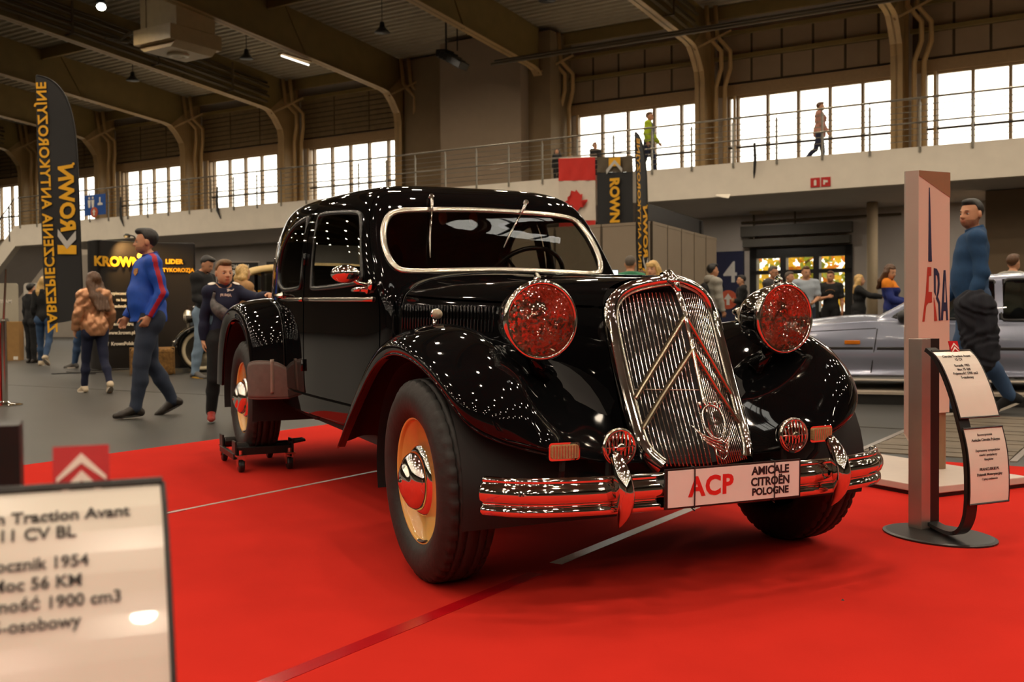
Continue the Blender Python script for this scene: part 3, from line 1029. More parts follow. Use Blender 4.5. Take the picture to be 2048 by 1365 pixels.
def surf_y(x, z):
    """half-width of the cabin flank at (x, z)"""
    S = CAB[90:250].reshape(-1, 3)
    d = (S[:, 0] - x) ** 2 + (S[:, 2] - z) ** 2
    k = np.argpartition(d, 6)[:6]
    w = 1 / (d[k] + 1e-6)
    return float((S[k, 1] * w).sum() / w.sum())


def surf_x(y, z):
    S = CAB[:110].reshape(-1, 3)
    d = (S[:, 1] - abs(y)) ** 2 + (S[:, 2] - z) ** 2
    k = np.argpartition(d, 6)[:6]
    w = 1 / (d[k] + 1e-6)
    return float((S[k, 0] * w).sum() / w.sum())


def smooth_closed(P, it=6):
    for _ in range(it):
        P = (np.roll(P, 1, 0) + 2 * P + np.roll(P, -1, 0)) / 4
    return P


body = shell_part('body_shell', m_body, CARB, car)
doors = {}
for sd, nm in ((-1, 'passenger'), (1, 'driver')):
    for mask, wmask, out, key in ((m_fd, in_fw, FW_OUT, 'f'), (m_rd, in_rw, RW_OUT, 'r')):
        d = shell_part('door', mask & ~wmask, CARB, car, side_=sd)
        doors[(sd, key)] = d
        shell_part('window_pane', wmask, CGLASS, d, side_=sd)
        P = np.array([(x, sd * (surf_y(x, z) + 0.002), z) for x, z in out[::2]])
        P = smooth_closed(P, 3)
        MB().tube(P, 0.013, n=8, closed=True, flat=0.7, up=(0, sd, .25)).build('window_frame', TRIM, d, smooth=True)
wsP = np.array([(surf_x(y, z) + 0.003, y, z) for y, z in WS_OUT[::2]])
wsP = smooth_closed(wsP, 3)
ws = shell_part('windscreen', in_ws, CGLASS, car)
MB().tube(wsP, 0.0155, n=10, closed=True, flat=0.55, up=(.85, 0, .5)).build('windscreen_frame', SATIN, car, smooth=True)
shell_part('rear_window', in_bw, CGLASS, car)

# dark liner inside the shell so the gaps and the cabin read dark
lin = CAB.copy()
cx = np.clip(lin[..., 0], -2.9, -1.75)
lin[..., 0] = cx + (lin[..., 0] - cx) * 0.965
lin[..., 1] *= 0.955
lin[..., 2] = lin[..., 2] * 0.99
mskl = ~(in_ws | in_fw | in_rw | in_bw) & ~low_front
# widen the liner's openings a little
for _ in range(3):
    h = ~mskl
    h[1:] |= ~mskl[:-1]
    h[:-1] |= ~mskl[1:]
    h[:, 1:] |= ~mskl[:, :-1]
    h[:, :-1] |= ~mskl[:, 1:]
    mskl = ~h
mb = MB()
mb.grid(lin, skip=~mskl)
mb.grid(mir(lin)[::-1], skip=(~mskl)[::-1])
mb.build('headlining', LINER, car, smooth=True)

# ---- bonnet and scuttle: loft from the windscreen base to the radiator shell
def hood_w(x):
    return float(np.interp(x, [-1.25, -1.0, -0.6, -0.2, 0.1, 0.23], [.60, .562, .470, .352, .262, .228]))


def hood_sec(x, t):
    w = hood_w(x)
    zt = float(np.interp(x, [-1.25, -1.13, -.62, -.2, .25], [1.083, 1.07, 1.045, 1.036, 1.024]))
    sec = [(0, zt), (.22, zt - .0015), (.45, zt - .008), (.66, zt - .022), (.82, zt - .045), (.93, zt - .082), (.985, zt - .135), (1.0, .80), (1.0, .70), (.998, .58), (.975, .45)]
    out = []
    for k, z in sec:
        lean = 0.0
        if z < .99:
            lean = (.99 - z) * .40
        else:
            lean = 0.02 * (1 - k)
        out.append((x + lean * t ** 3, k * w, z))
    return out


hx = [-1.25, -1.0, -.75, -.5, -.25, -.02, .19]
HC = np.array([hood_sec(x, max(0, (x + 1.0) / 1.19)) for x in hx])
HOOD = spl(np.swapaxes(spl(HC, 90), 0, 1), 60)          # (60 section, 90 length, 3)
ksplit = 63


def hood_part(name, i0, i1, j0, j1, parent):
    mb = MB()
    G = HOOD[i0:i1, j0:j1]
    mb.grid(G[::-1])
    mb.grid(mir(G))
    o = mb.build(name, CARB, parent, smooth=True, fix=True)
    return o


jh = 19                                                   # bonnet starts here; behind it the scuttle
scut = hood_part('scuttle', 0, 60, 0, jh, car)
bon = hood_part('bonnet', 0, 33, jh, 90, car)
for sd in (-1, 1):
    G = HOOD[33:, jh:90]
    sp = MB().grid(G[::-1] if sd > 0 else mir(G)).build('bonnet_side', CARB, car, smooth=True)
    lv = MB().tube([(0, 0, -.055), (0, 0, -.045), (0, 0, .045), (0, 0, .055)], [.001, .0062, .0062, .001], n=8).build('louvre', CARB, sp, smooth=True)
    first = True
    for k in range(30):
        x = -.92 + k * .0205
        P = Vector((x, sd * (hood_w(x) + .001), .868))
        if first:
            lv.location = P
            first = False
        else:
            link_copy(lv, sp, P)
MB().tube([(x, 0, float(np.interp(x, [-1.0, -.62, -.2, .24], [1.0635, 1.047, 1.038, 1.027]))) for x in np.linspace(-.98, .22, 12)], .006, n=8, flat=.6).build('bonnet_hinge', CARB, bon, smooth=True)
# seam bead between scuttle and bonnet
for j, nm in ((jh, 'bonnet_seam'),):
    L = np.concatenate([mir(HOOD[:, j])[::-1], HOOD[1:, j]])
    MB().tube(L + np.array([0, 0, .001]), .003, n=6).build(nm, TRIM, car, smooth=True)

# ---- front wings
FW = [
    [(-.90, .835, .332), (-.912, .82, .350), (-.94, .76, .362), (-.98, .70, .37), (-1.0, .60, .36)],
    [(-.72, .845, .455), (-.750, .832, .49), (-.80, .76, .525), (-.84, .68, .52), (-.88, .52, .49)],
    [(-.53, .845, .600), (-.570, .832, .645), (-.62, .75, .690), (-.68, .62, .68), (-.72, .44, .62)],
    [(-.36, .845, .705), (-.390, .832, .755), (-.43, .73, .800), (-.48, .58, .79), (-.52, .39, .71)],
    [(-.20, .845, .752), (-.220, .832, .800), (-.24, .70, .852), (-.27, .54, .83), (-.30, .33, .74)],
    [(-.06, .845, .757), (-.055, .832, .805), (-.045, .68, .857), (-.06, .52, .815), (-.08, .28, .725)],
    [(.06, .838, .738), (.085, .825, .780), (.115, .66, .830), (.08, .50, .765), (.06, .24, .695)],
    [(.165, .826, .700), (.205, .810, .733), (.26, .645, .772), (.19, .475, .695), (.15, .21, .67)],
    [(.25, .808, .645), (.305, .790, .665), (.365, .63, .695), (.27, .455, .63), (.21, .195, .64)],
    [(.31, .785, .590), (.365, .765, .598), (.425, .615, .600), (.335, .43, .565), (.27, .18, .58)],
    [(.365, .735, .535), (.410, .705, .535), (.450, .575, .520), (.385, .40, .505), (.33, .17, .52)],
    [(.42, .630, .493), (.445, .600, .492), (.465, .500, .478), (.43, .36, .46), (.39, .16, .47)],
    [(.455, .500, .460), (.462, .470, .458), (.470, .400, .448), (.46, .30, .435), (.445, .15, .43)],
]


def wing_surface(ctrl, nu, nv):
    C = np.array(ctrl, float)
    S = spl(C, nu)
    return spl(np.swapaxes(S, 0, 1), nv)                  # (nv across, nu along, 3)


def add_lip(G, depth=0.03):
    """turn the outer edge inwards"""
    L = G[0]
    A = L.copy()
    A[:, 1] -= depth * .5
    t = np.gradient(L, axis=0)
    B = L.copy()
    B[:, 1] -= depth
    mid = (L + A) / 2
    return np.concatenate([B[None], A[None], G])


FWG = wing_surface(FW, 110, 46)
FWL = add_lip(FWG)
for sd in (-1, 1):
    G = FWL if sd > 0 else mir(FWL)
    w = MB().grid(G if sd < 0 else G[::-1]).build('front_wing', CARB, car, smooth=True)
    edge = FWG[0] if sd > 0 else mir(FWG[0])
    MB().tube(edge, .0055, n=8).build('wing_bead', CARB, w, smooth=True)
    off_ = np.cross(np.gradient(FWG, axis=0), np.gradient(FWG, axis=1))
    off_ /= np.linalg.norm(off_, axis=2)[..., None] + 1e-9
    inn = FWG - off_ * np.sign(off_[25, 60, 2]) * .007
    inn = np.concatenate([(FWG[0] + (inn[0] - FWG[0]) * .5 + np.array([0, -.006, 0]))[None], inn[1:]])
    MB().grid(inn if sd > 0 else mir(inn)).build('wing_lining', DARK, w, smooth=True)
    # inner wheel arch
    S = []
    for a in np.linspace(-.25, 3.4, 26):
        S.append([(.43 * math.cos(a) - .06, sd * y, .335 + .40 * math.sin(a)) for y in (.80, .60, .40, .25)])
    MB().grid(np.array(S)).build('wheel_arch', DARK, w, smooth=True)
    # parking lamp on top of the wing
    t = MB().lathe([(0, .022), (.012, .019), (.017, .008), (.018, -.004), (.016, -.012)], 16, 'x', (-.20, sd * .665, .893)).build('marker_lamp_lens', mat('opal_lens', srgb(170, 156, 134), rough=.2, var=.05), w, smooth=True)
    MB().lathe([(.018, -.004), (.020, -.006), (.019, -.020), (.011, -.045), (.0, -.056)], 16, 'x', (-.20, sd * .665, .893)).tube([(-.225, sd * .665, .875), (-.225, sd * .665, .84)], .008).build('marker_lamp', CHROME, w, smooth=True)

# ---- rear wings
RW = [
    [(-2.60, .850, .385), (-2.50, .868, .390), (-2.42, .775, .395), (-2.37, .67, .40), (-2.34, .55, .40)],
    [(-2.61, .850, .47), (-2.505, .868, .475), (-2.415, .775, .48), (-2.365, .67, .49), (-2.34, .55, .49)],
    [(-2.64, .850, .60), (-2.525, .868, .61), (-2.42, .775, .62), (-2.37, .67, .63), (-2.34, .55, .63)],
    [(-2.70, .850, .70), (-2.58, .868, .74), (-2.46, .775, .77), (-2.40, .67, .79), (-2.36, .55, .80)],
    [(-2.80, .850, .77), (-2.70, .868, .83), (-2.59, .775, .87), (-2.52, .67, .90), (-2.48, .55, .90)],
    [(-2.94, .850, .81), (-2.88, .868, .875), (-2.82, .775, .915), (-2.78, .67, .935), (-2.76, .55, .93)],
    [(-3.10, .850, .815), (-3.10, .868, .88), (-3.10, .775, .92), (-3.10, .65, .93), (-3.10, .50, .91)],
    [(-3.28, .850, .78), (-3.34, .868, .83), (-3.40, .77, .86), (-3.44, .62, .86), (-3.46, .42, .84)],
    [(-3.42, .850, .68), (-3.54, .862, .71), (-3.64, .75, .73), (-3.70, .58, .73), (-3.72, .35, .73)],
    [(-3.50, .850, .54), (-3.66, .855, .55), (-3.80, .73, .56), (-3.88, .55, .57), (-3.90, .30, .57)],
    [(-3.54, .850, .38), (-3.72, .850, .38), (-3.88, .72, .38), (-3.98, .53, .38), (-4.02, .28, .38)],
]
RWG = wing_surface(RW, 100, 44)
RWL = add_lip(RWG)
gi = np.zeros((RWG.shape[0], RWG.shape[1]))
nrm = np.cross(np.gradient(RWG, axis=0), np.gradient(RWG, axis=1))
nrm /= np.linalg.norm(nrm, axis=2)[..., None] + 1e-9
for sd in (-1, 1):
    w = MB().grid(RWL if sd < 0 else RWL[::-1]).build('rear_wing', CARB, car, smooth=True) if sd > 0 else MB().grid(mir(RWL)).build('rear_wing', CARB, car, smooth=True)
    MB().tube(RWG[0] if sd > 0 else mir(RWG[0]), .0055, n=8).build('wing_bead', CARB, w, smooth=True)
    sg0 = 1 if nrm[15, 5, 0] > 0 else -1
    inn = RWG - nrm * sg0 * .008
    MB().grid(inn if sd > 0 else mir(inn)).build('wing_lining', DARK, w, smooth=True)
    # stone guard on the leading face, rounded top
    sgn = 1 if nrm[15, 5, 0] > 0 else -1
    GP = []
    for i in np.linspace(2, 34, 41):
        i0, f_ = int(i), i - int(i)
        col = RWG[i0] * (1 - f_) + RWG[i0 + 1] * f_
        nn = nrm[i0] * (1 - f_) + nrm[i0 + 1] * f_
        k = (i - 18) / 16
        z0_ = .392 + .03 * abs(k) ** 6
        zt = .405 + .190 * max(0, 1 - abs(k) ** 2.6) ** .5
        zz2 = np.linspace(z0_, max(zt, z0_ + .004), 12)
        jj = np.interp(zz2, col[:60, 2], np.arange(60))
        j0 = jj.astype(int)
        fj = (jj - j0)[:, None]
        GP.append(col[j0] * (1 - fj) + col[j0 + 1] * fj + (nn[j0] * (1 - fj) + nn[j0 + 1] * fj) * sgn * .006)
    GP = np.array(GP)
    GP = GP if sd > 0 else mir(GP)
    g = MB().grid(GP).build('stone_guard', GUARD, w, smooth=True)
    so = g.modifiers.new('thick', 'SOLIDIFY')
    so.thickness = .010
    so.offset = 0
    rim_ = np.concatenate([GP[:, -1], GP[::-1, 0]])
    MB().tube(rim_, .006, n=6, closed=True).build('guard_rim', GUARD, w, smooth=True)
    # seam bead down the wing front, with the guard's clamping strip
    L = RWG[27] * .5 + RWG[28] * .5
    L = L[4:48] + np.array([.004, 0, 0])
    MB().tube(L if sd > 0 else mir(L), .0045, n=6).build('wing_seam', TRIM, w, smooth=True)
    Lg = RWG[22, 4:20] + nrm[22, 4:20] * sgn * .014
    MB().tube(Lg if sd > 0 else mir(Lg), .011, n=6, flat=.3, up=(1, 0, 0)).build('guard_strip', mat('dull_aluminium', srgb(150, 134, 122), rough=.45, metal=.25, var=.06), w, smooth=True)
    S = []
    for a in np.linspace(-.2, 3.35, 26):
        S.append([(-3.085 + .45 * math.cos(a), sd * y, .335 + .46 * math.sin(a)) for y in (.84, .65, .45)])
    MB().grid(np.array(S)).build('wheel_arch', DARK, w, smooth=True)

# ---- underbody, sills, apron behind the bumper
MB().b2((-3.9, -.60, .30), (-1.0, .60, .36)).b2((-1.05, -.50, .27), (.05, .50, .62)).b2((-.9, -.26, .16), (-.35, .26, .3)).build('floor_pan', DARK, car)
MB().b2((.02, -.36, .26), (.36, .36, .46)).b2((.2, -.60, .30), (.40, .60, .36)).build('front_apron', DARK, car)
for sd in (-1, 1):
    P = [(-1.0, sd * .615, .362), (-1.6, sd * .638, .352), (-2.0, sd * .655, .350), (-2.42, sd * .662, .356)]
    MB().tube(P, .012, n=8).build('sill_edge', CARB, car, smooth=True)
    MB().tube([(-2.05, sd * .58, .345), (-2.10, sd * .60, .315), (-2.17, sd * .60, .31), (-2.2, sd * .58, .34)], .014, n=6).build('jacking_bracket', DARK, car)

# ---- wheels
def tyre_mesh():
    prof = [(.208, .062), (.215, .078), (.245, .092), (.280, .097), (.305, .091), (.318, .082), (.323, .079), (.3345, .073), (.338, .068),
            (.3405, .053), (.3405, .0515), (.333, .051), (.333, .046), (.3418, .0455), (.3425, .024), (.335, .0235), (.335, .0185), (.343, .018)]
    prof = prof + [(r, -h) for r, h in prof[::-1]]
    n = 168
    V = []
    for i, (r, h) in enumerate(prof):
        for k in range(n):
            a = 2 * PI * k / n
            rr, hh = r, h
            if r > .3335 and abs(h) > .05 and k % 4 == 0:     # cuts across the shoulder blocks
                rr = r - .007
            if r > .339 and .02 < abs(h) < .05:               # zigzag ribs
                hh = h + .002 * (1 if k % 2 else -1)
                if k % 6 == 0:
                    rr = r - .003
            V.append((rr * math.cos(a), hh, rr * math.sin(a)))
    F = []
    for i in range(len(prof) - 1):
        for k in range(n):
            l = (k + 1) % n
            F.append((i * n + k, i * n + l, (i + 1) * n + l, (i + 1) * n + k))
    return MB().add(V, F).mesh('tyre', RUBBER, True)


TY = tyre_mesh()


def make_wheel(pos, sd, camber=0.0, steer=0.0):
    w = MB().lathe([(.214, .060), (.216, .071), (.211, .074), (.205, .069), (.202, .052), (.192, .018), (.178, -.004), (.160, -.006), (.145, .004), (.132, .022), (.122, .034), (.05, .036), (0, .036)], 56, 'y').build('wheel_disc', CREAM, car, smooth=True)
    w.data.transform(Matrix.Scale(1, 4))
    w.location = pos
    w.rotation_euler = (camber, 0, (0 if sd > 0 else PI) + steer)
    t = bpy.data.objects.new('tyre', TY)
    COL.objects.link(t)
    t.parent = w
    MB().lathe([(.127, .034), (.126, .048), (.118, .064), (.104, .073), (.090, .072), (.086, .066)], 40, 'y').build('hub_ring', CHROME, w, smooth=True)
    MB().lathe([(.100, .064), (.1005, .074), (.096, .090), (.084, .104), (.066, .114), (.060, .1145), (.057, .119), (.042, .126), (.022, .131), (.012, .132), (.010, .136), (0, .137)], 40, 'y').build('hub_cap', CHROME, w, smooth=True)
    for k in range(5):
        a = k * 2 * PI / 5 - 1.2
        c = (.168 * math.cos(a), -.0005, .168 * math.sin(a))
        s = MB().box((0, 0, 0), (.009, .012, .030)).build('slot', DARK, w)
        s.location = c
        s.rotation_euler = (0, -a + .15, 0)
    b = MB().tube([(.203 * math.cos(a), .071, .203 * math.sin(a)) for a in np.linspace(-1.9, -1.55, 6)], .008, n=6, flat=.6).build('balance_weight', mat('lead_weight', (.05, .045, .04), rough=.5, var=.2), w)
    return w


YW = .743
make_wheel((0, -YW, .340), -1, camber=-.035, steer=-.02)
make_wheel((0, YW, .340), 1, camber=.02, steer=-.02)
make_wheel((-3.085, -YW + .01, .340), -1)
make_wheel((-3.085, YW - .01, .340), 1)

# ---- radiator grille
CEN = np.array([(.270, 1.005), (.318, .970), (.357, .905), (.403, .79), (.462, .637), (.477, .605), (.562, .425)])
SID = np.array([(.228, 1.0), (.236, .95), (.245, .905), (.292, .789), (.352, .640), (.420, .500), (.478, .42)])


def cenx(z):
    return float(np.interp(z, CEN[::-1, 1], CEN[::-1, 0]))


def sidx(z):
    return float(np.interp(z, SID[::-1, 1], SID[::-1, 0]))


GW = .193


def gril(fr, z, off=0.0):
    """point on the V of the grille: fr 0 at the centre ridge, 1 at the side"""
    return ((1 - abs(fr)) * cenx(z) + abs(fr) * sidx(z) + off, fr * GW, z)


shell_path = [(.500, -.165, .415), (.450, -.200, .462), (.408, -.210, .530), (.352, -.213, .640), (.292, -.214, .770), (.250, -.212, .870), (.232, -.198, .930),
              (.230, -.160, .972), (.243, -.105, .996), (.262, -.05, 1.008), (.280, 0, 1.014)]
sp_full = np.array(shell_path + [(x, -y, z) for x, y, z in shell_path[:-1][::-1]])
sp_full = spl(sp_full, 110)
cen0 = np.array([.35, 0, .72])
Tn = np.gradient(sp_full, axis=0)
Tn /= np.linalg.norm(Tn, axis=1)[:, None]
fwd = np.array([.92, 0, .38])
outw = np.cross(Tn, fwd)
outw /= np.linalg.norm(outw, axis=1)[:, None]
if (outw[55] @ np.array([0, 0, 1])) < 0:
    outw = -outw
fw2 = np.cross(outw, Tn)
fw2 *= np.sign(fw2 @ fwd)[:, None]
prof = [(-.055, .006), (-.030, .018), (-.008, .023), (.010, .018), (.020, .006), (.022, -.006), (.014, -.016), (-.006, -.019), (-.03, -.018)]
G = np.array([sp_full + fw2 * a + outw * b for a, b in prof])
gs = MB().grid(G).build('grille_surround', CHROME, car, smooth=True)
MB().tube(sp_full + fw2 * .008 - outw * .021, .0045, n=8).build('inner_bead', SATIN, gs, smooth=True)
MB().tube([(x + .012, 0, z) for x, z in CEN], [.012, .010, .008, .007, .007, .007, .007], n=8).build('centre_bar', CHROME, gs, smooth=True)
# dark backing behind the bars
zz = np.linspace(.415, .985, 12)
MB().grid(np.array([[gril(f, z, -.06) for z in zz] for f in (-1.05, -.5, 0, .5, 1.05)])).build('radiator', DARK, gs)
# vertical bars
for sd in (-1, 1):
    for k in range(1, 16):
        f = k / 16.0
        zt = .905 + .072 * (1 - f ** 3.5) ** .5 - .006
        zl = .415
        pts = [gril(sd * f, z, -.006) for z in np.linspace(zl, zt, 9)]
        MB().tube(pts, .0022, n=6, up=(1, 0, 0), flat=1.3).build('grille_bar', CHROME, gs, smooth=True)
# the two chevrons, each of two arms
for zc_, zs in ((.893, .622), (.783, .528)):
    for sd in (-1, 1):
        P = [np.array(gril(sd * f, zc_ + (zs - zc_) * f, .012)) for f in np.linspace(0.0, .99, 9)]
        d = P[-1] - P[0]
        MB().tube(P, .0135, n=4, up=(.9, 0, .4), flat=.35).tube([p + np.array([.003, 0, .001]) for p in P], .0045, n=6).build('chevron_arm', BRASSY, gs, smooth=False)
MB().tube([gril(f, .652, .002) for f in np.linspace(-.98, 0, 8)], .0018, n=5).build('tie_wire', SATIN, gs)
# mascot and cap at the top of the surround
MB().ball((.285, 0, 1.012), (.045, .026, .016)).tube([(.23, 0, 1.032), (.27, 0, 1.036), (.31, 0, 1.012), (.335, 0, .975)], [.010, .016, .013, .009], n=8).tube([(.27, -.028, 1.022), (.285, 0, 1.034), (.27, .028, 1.022)], .008, n=6).build('bonnet_mascot', CHROME, gs, smooth=True)
# openwork emblem low on the ridge
ex = np.array([0, 1.0, 0])
ey = np.array([.477 - .562, 0, .605 - .425])
ey /= np.linalg.norm(ey)
ez = np.cross(ex, ey)
eo = np.array([.515, .004, .535]) + ez * .026
emb = lambda a, b, c=0.0: eo + ex * a + ey * b + ez * c
E_ = MB()
E_.tube([emb(.040 * math.cos(t) * (1 + .15 * math.sin(t)), .005 + .062 * math.sin(t)) for t in np.linspace(0, 2 * PI, 28, endpoint=False)], .0038, n=6, closed=True)
E_.tube([emb(.030 * math.cos(t), -.008 + .040 * math.sin(t)) for t in np.linspace(-PI, 0, 14)], .003, n=6)
for k in range(5):
    E_.tube([emb(-.036 + k * .018, .056 + .012 * math.sin(k * .785), 0), emb(-.040 + k * .02, .078, .004)], [.003, .0055], n=6)
for k in range(4):
    y0 = -.028 - k * .012
    E_.tube([emb(-.088 + .010 * k, y0 + .030 - .004 * k), emb(-.055 + .008 * k, y0 - .004), emb(-.02 + .004 * k, y0 - .022), emb(.012, y0 - .036)], [.0015, .0032, .0036, .003], n=6)
    E_.tube([emb(.062 - .006 * k, y0 + .022), emb(.045 - .004 * k, y0 - .010), emb(.018, y0 - .034)], [.0015, .0032, .003], n=6)
E_.tube([emb(-.018, -.075), emb(-.022, -.10), emb(0, -.118), emb(.022, -.10), emb(.018, -.075)], .0032, n=6)
em = E_.build('grille_emblem', CHROME, gs, smooth=True)
Mx = frame(ex, ey, emb(0, .018, .002))
text_obj('emblem_number', '15', .062, CHROME, em, Mx, font_w=.002, extrude=.003)
text_obj('emblem_small_number', '6', .030, CHROME, em, frame(ex, ey, emb(0, -.030, .002)), font_w=.001, extrude=.003)

# ---- headlamps
LENS = None


def facet(nt, scale, amt):
    """little flat facets: the normal nudged cell by cell"""
    tc = nt.nodes.new('ShaderNodeTexCoord')
    vo = nt.nodes.new('ShaderNodeTexVoronoi')
    vo.inputs['Scale'].default_value = scale
    ge = nt.nodes.new('ShaderNodeNewGeometry')
    sb = nt.nodes.new('ShaderNodeVectorMath')
    sb.operation = 'SUBTRACT'
    sb.inputs[1].default_value = (.5, .5, .5)
    sc = nt.nodes.new('ShaderNodeVectorMath')
    sc.operation = 'SCALE'
    sc.inputs['Scale'].default_value = amt
    ad = nt.nodes.new('ShaderNodeVectorMath')
    nr = nt.nodes.new('ShaderNodeVectorMath')
    nr.operation = 'NORMALIZE'
    nt.links.new(tc.outputs['Object'], vo.inputs['Vector'])
    nt.links.new(vo.outputs['Color'], sb.inputs[0])
    nt.links.new(sb.outputs[0], sc.inputs[0])
    nt.links.new(sc.outputs[0], ad.inputs[0])
    nt.links.new(ge.outputs['Normal'], ad.inputs[1])
    nt.links.new(ad.outputs[0], nr.inputs[0])
    return nr.outputs[0]


def lens_mat():
    m = glass_mat('headlamp_glass', (.93, .92, .88), (1, .96, .88), 1.75)
    nt = m.node_tree
    f_ = facet(nt, 130, .45)
    for n_ in nt.nodes:
        if n_.type == 'BSDF_GLOSSY':
            nt.links.new(f_, n_.inputs['Normal'])
    return m


def refl_mat():
    m = mat('lamp_reflector', (.62, .60, .55), rough=.05, metal=1.0, var=.05, scale=20)
    nt = m.node_tree
    nt.links.new(facet(nt, 60, .26), nt.nodes['Principled BSDF'].inputs['Normal'])
    return m


LM, RM = lens_mat(), refl_mat()
for sd in (-1, 1):
    c = (.275, sd * .492, .880)
    h = MB().lathe([(0, -.205), (.012, -.205), (.02, -.198), (.050, -.185), (.082, -.155), (.104, -.112), (.117, -.062), (.124, -.018), (.126, -.004)], 44, 'x').build('headlamp', CHROME, car, smooth=True)
    h.location = c
    h.rotation_euler = (0, 0, sd * .03)
    MB().lathe([(.126, -.010), (.131, -.004), (.132, .006), (.127, .015), (.119, .017), (.116, .011), (.117, -.004)], 44, 'x').build('rim', CHROME, h, smooth=True)
    MB().lathe([(.118, .010), (.112, .015), (.095, .022), (.07, .029), (.04, .034), (0, .036)], 40, 'x').build('lens', LM, h, smooth=True)
    MB().lathe([(.118, .0), (.105, -.035), (.085, -.07), (.06, -.098), (.03, -.113), (0, -.118)], 40, 'x').build('reflector', RM, h, smooth=True)
    MB().ball((-.055, 0, 0), (.020, .014, .014)).tube([(-.11, 0, 0), (-.06, 0, 0)], .010).build('bulb', mat('bulb_glass', srgb(235, 215, 180), rough=.1, var=.03), h, smooth=True)
    MB().tube([(-.02, 0, .124), (-.012, 0, .140), (-.03, 0, .152), (-.045, 0, .146)], [.009, .007, .006, .003], n=8).ball((-.03, 0, .132), (.022, .010, .010)).build('lamp_finial', CHROME, h, smooth=True)
    st = MB().tube([(-.07, 0, -.10), (-.075, -sd * .015, -.15), (-.09, -sd * .06, -.19)], [.030, .022, .034], n=10).build('lamp_stalk', CARB, h, smooth=True)

# ---- bumper, overriders, plate
bp_path = spl(np.array([(.452, -.768), (.480, -.745), (.530, -.690), (.575, -.590), (.607, -.42), (.620, -.22), (.624, 0), (.620, .22), (.607, .42), (.575, .590), (.530, .690), (.480, .745), (.452, .768)]), 90)
bprof = [(-.022, .052), (-.012, .059), (0, .060), (.008, .054), (.009, .047), (.006, .043), (.018, .036), (.026, .022), (.028, .006), (.023, -.010), (.010, -.018), (.006, -.022), (.010, -.026), (.019, -.033), (.021, -.044), (.014, -.054), (0, -.058), (-.02, -.056)]
T2 = np.gradient(bp_path, axis=0)
T2 /= np.linalg.norm(T2, axis=1)[:, None]
N2 = np.stack([T2[:, 1], -T2[:, 0]], 1)
G = np.array([[(bp_path[i, 0] + N2[i, 0] * a, bp_path[i, 1] + N2[i, 1] * a, .362 + b) for i in range(90)] for a, b in bprof])
bum = MB().grid(G).build('front_bumper', CHROME, car, smooth=True)
so = bum.modifiers.new('thick', 'SOLIDIFY')
so.thickness = .003
for sd in (-1, 1):
    zz = np.linspace(.487, .268, 18)
    P = []
    rr = []
    for k, z in enumerate(zz):
        t = k / 17
        x = .612 + .052 * math.sin(PI * min(1, t * 1.02)) ** .8 + .022 * t
        P.append((x, sd * (.414 - .006 * t), z))
        rr.append(max(.002, .027 * math.sin(PI * (.10 + .90 * t) if t > .45 else PI * (.16 + .75 * t)) ** .8))
    MB().tube(P, rr, n=14, flat=1.25, up=(1, 0, 0)).build('overrider', CHROME, bum, smooth=True)
    MB().b2((.34, sd * .36 - .02, .33), (.60, sd * .36 + .02, .39)).build('bumper_bracket', DARK, bum)
    # horns
    hn = MB().lathe([(.040, -.05), (.056, -.022), (.060, -.004), (.060, .004), (.053, .010), (.049, .006)], 32, 'x').build('horn', CHROME, car, smooth=True)
    hn.location = (.520, sd * .340, .492)
    hn.rotation_euler = (0, -.05, 0)
    MB().lathe([(.049, .0), (0, .0)], 24, 'x').build('horn_mesh', DARK, hn)
    for k in range(-3, 4):
        y = k * .0135
        hh = math.sqrt(max(0, .049 ** 2 - y * y))
        MB().tube([(.004, y, -hh), (.010, y, -hh * .5), (.012, y, 0), (.010, y, hh * .5), (.004, y, hh)], .0036, n=6).build('horn_bar', CHROME, hn, smooth=True)
    MB().tube([(.010, -.05, 0), (.013, 0, 0), (.010, .05, 0)], .003, n=6).lathe([(.014, .010), (.013, .016), (.008, .018), (0, .018)], 16, 'x').build('horn_boss', CHROME, hn, smooth=True)
    MB().tube([(-.03, 0, 0), (-.06, sd * .005, -.05), (-.06, sd * .01, -.12)], .010, n=6).build('horn_bracket', DARK, hn)
    # turn signals
    tl = MB().prism(rounded([(-.052, -.028), (.052, -.028), (.052, .028), (-.052, .028)], n=5, r=.012), 'x', -.028, .0).build('signal_lamp', CHROME, car, smooth=False)
    tl.location = (.470, sd * .505, .481)
    tl.rotation_euler = (0, 0, sd * .08)
    MB().prism(rounded([(-.044, -.021), (.044, -.021), (.044, .021), (-.044, .021)], n=5, r=.008), 'x', -.01, .008).build('signal_lens', mat('clear_amber_lens', srgb(190, 158, 110), rough=.15, var=.15, scale=60, bump=.3, bscale=120), tl)
    mbr = MB()
    for k in range(9):
        mbr.b2((.008, -.040 + k * .0095, -.019), (.0098, -.037 + k * .0095, .019))
    mbr.build('lens_ribs', SATIN, tl)
    MB().tube([(-.015, 0, -.025), (-.02, 0, -.06), (-.05, -sd * .01, -.10)], .010, n=6).build('signal_bracket', DARK, tl)
pl = MB().b2((.646, -.258, .313), (.655, .258, .436)).build('number_plate', mat('black_plastic', (.01, .01, .01), rough=.35, var=.2), bum)
MB().b2((.6552, -.250, .3185), (.6575, .250, .4305)).build('plate_face', WHITE, pl)
px_, py_ = (0, 1, 0), (0, 0, 1)
text_obj('plate_letters', 'ACP', .083, REDP, pl, frame(px_, py_, (.6580, -.092, .374)), font_w=.0028, extrude=.0006, space=1.08)
for i, wd in enumerate(('AMICALE', 'CITROËN', 'POLOGNE')):
    text_obj('plate_word', wd, .036 if i < 2 else .031, BLACKP, pl, frame(px_, py_, (.6580, .135, (.4085, .3735, .342)[i])), font_w=.0012, extrude=.0006)
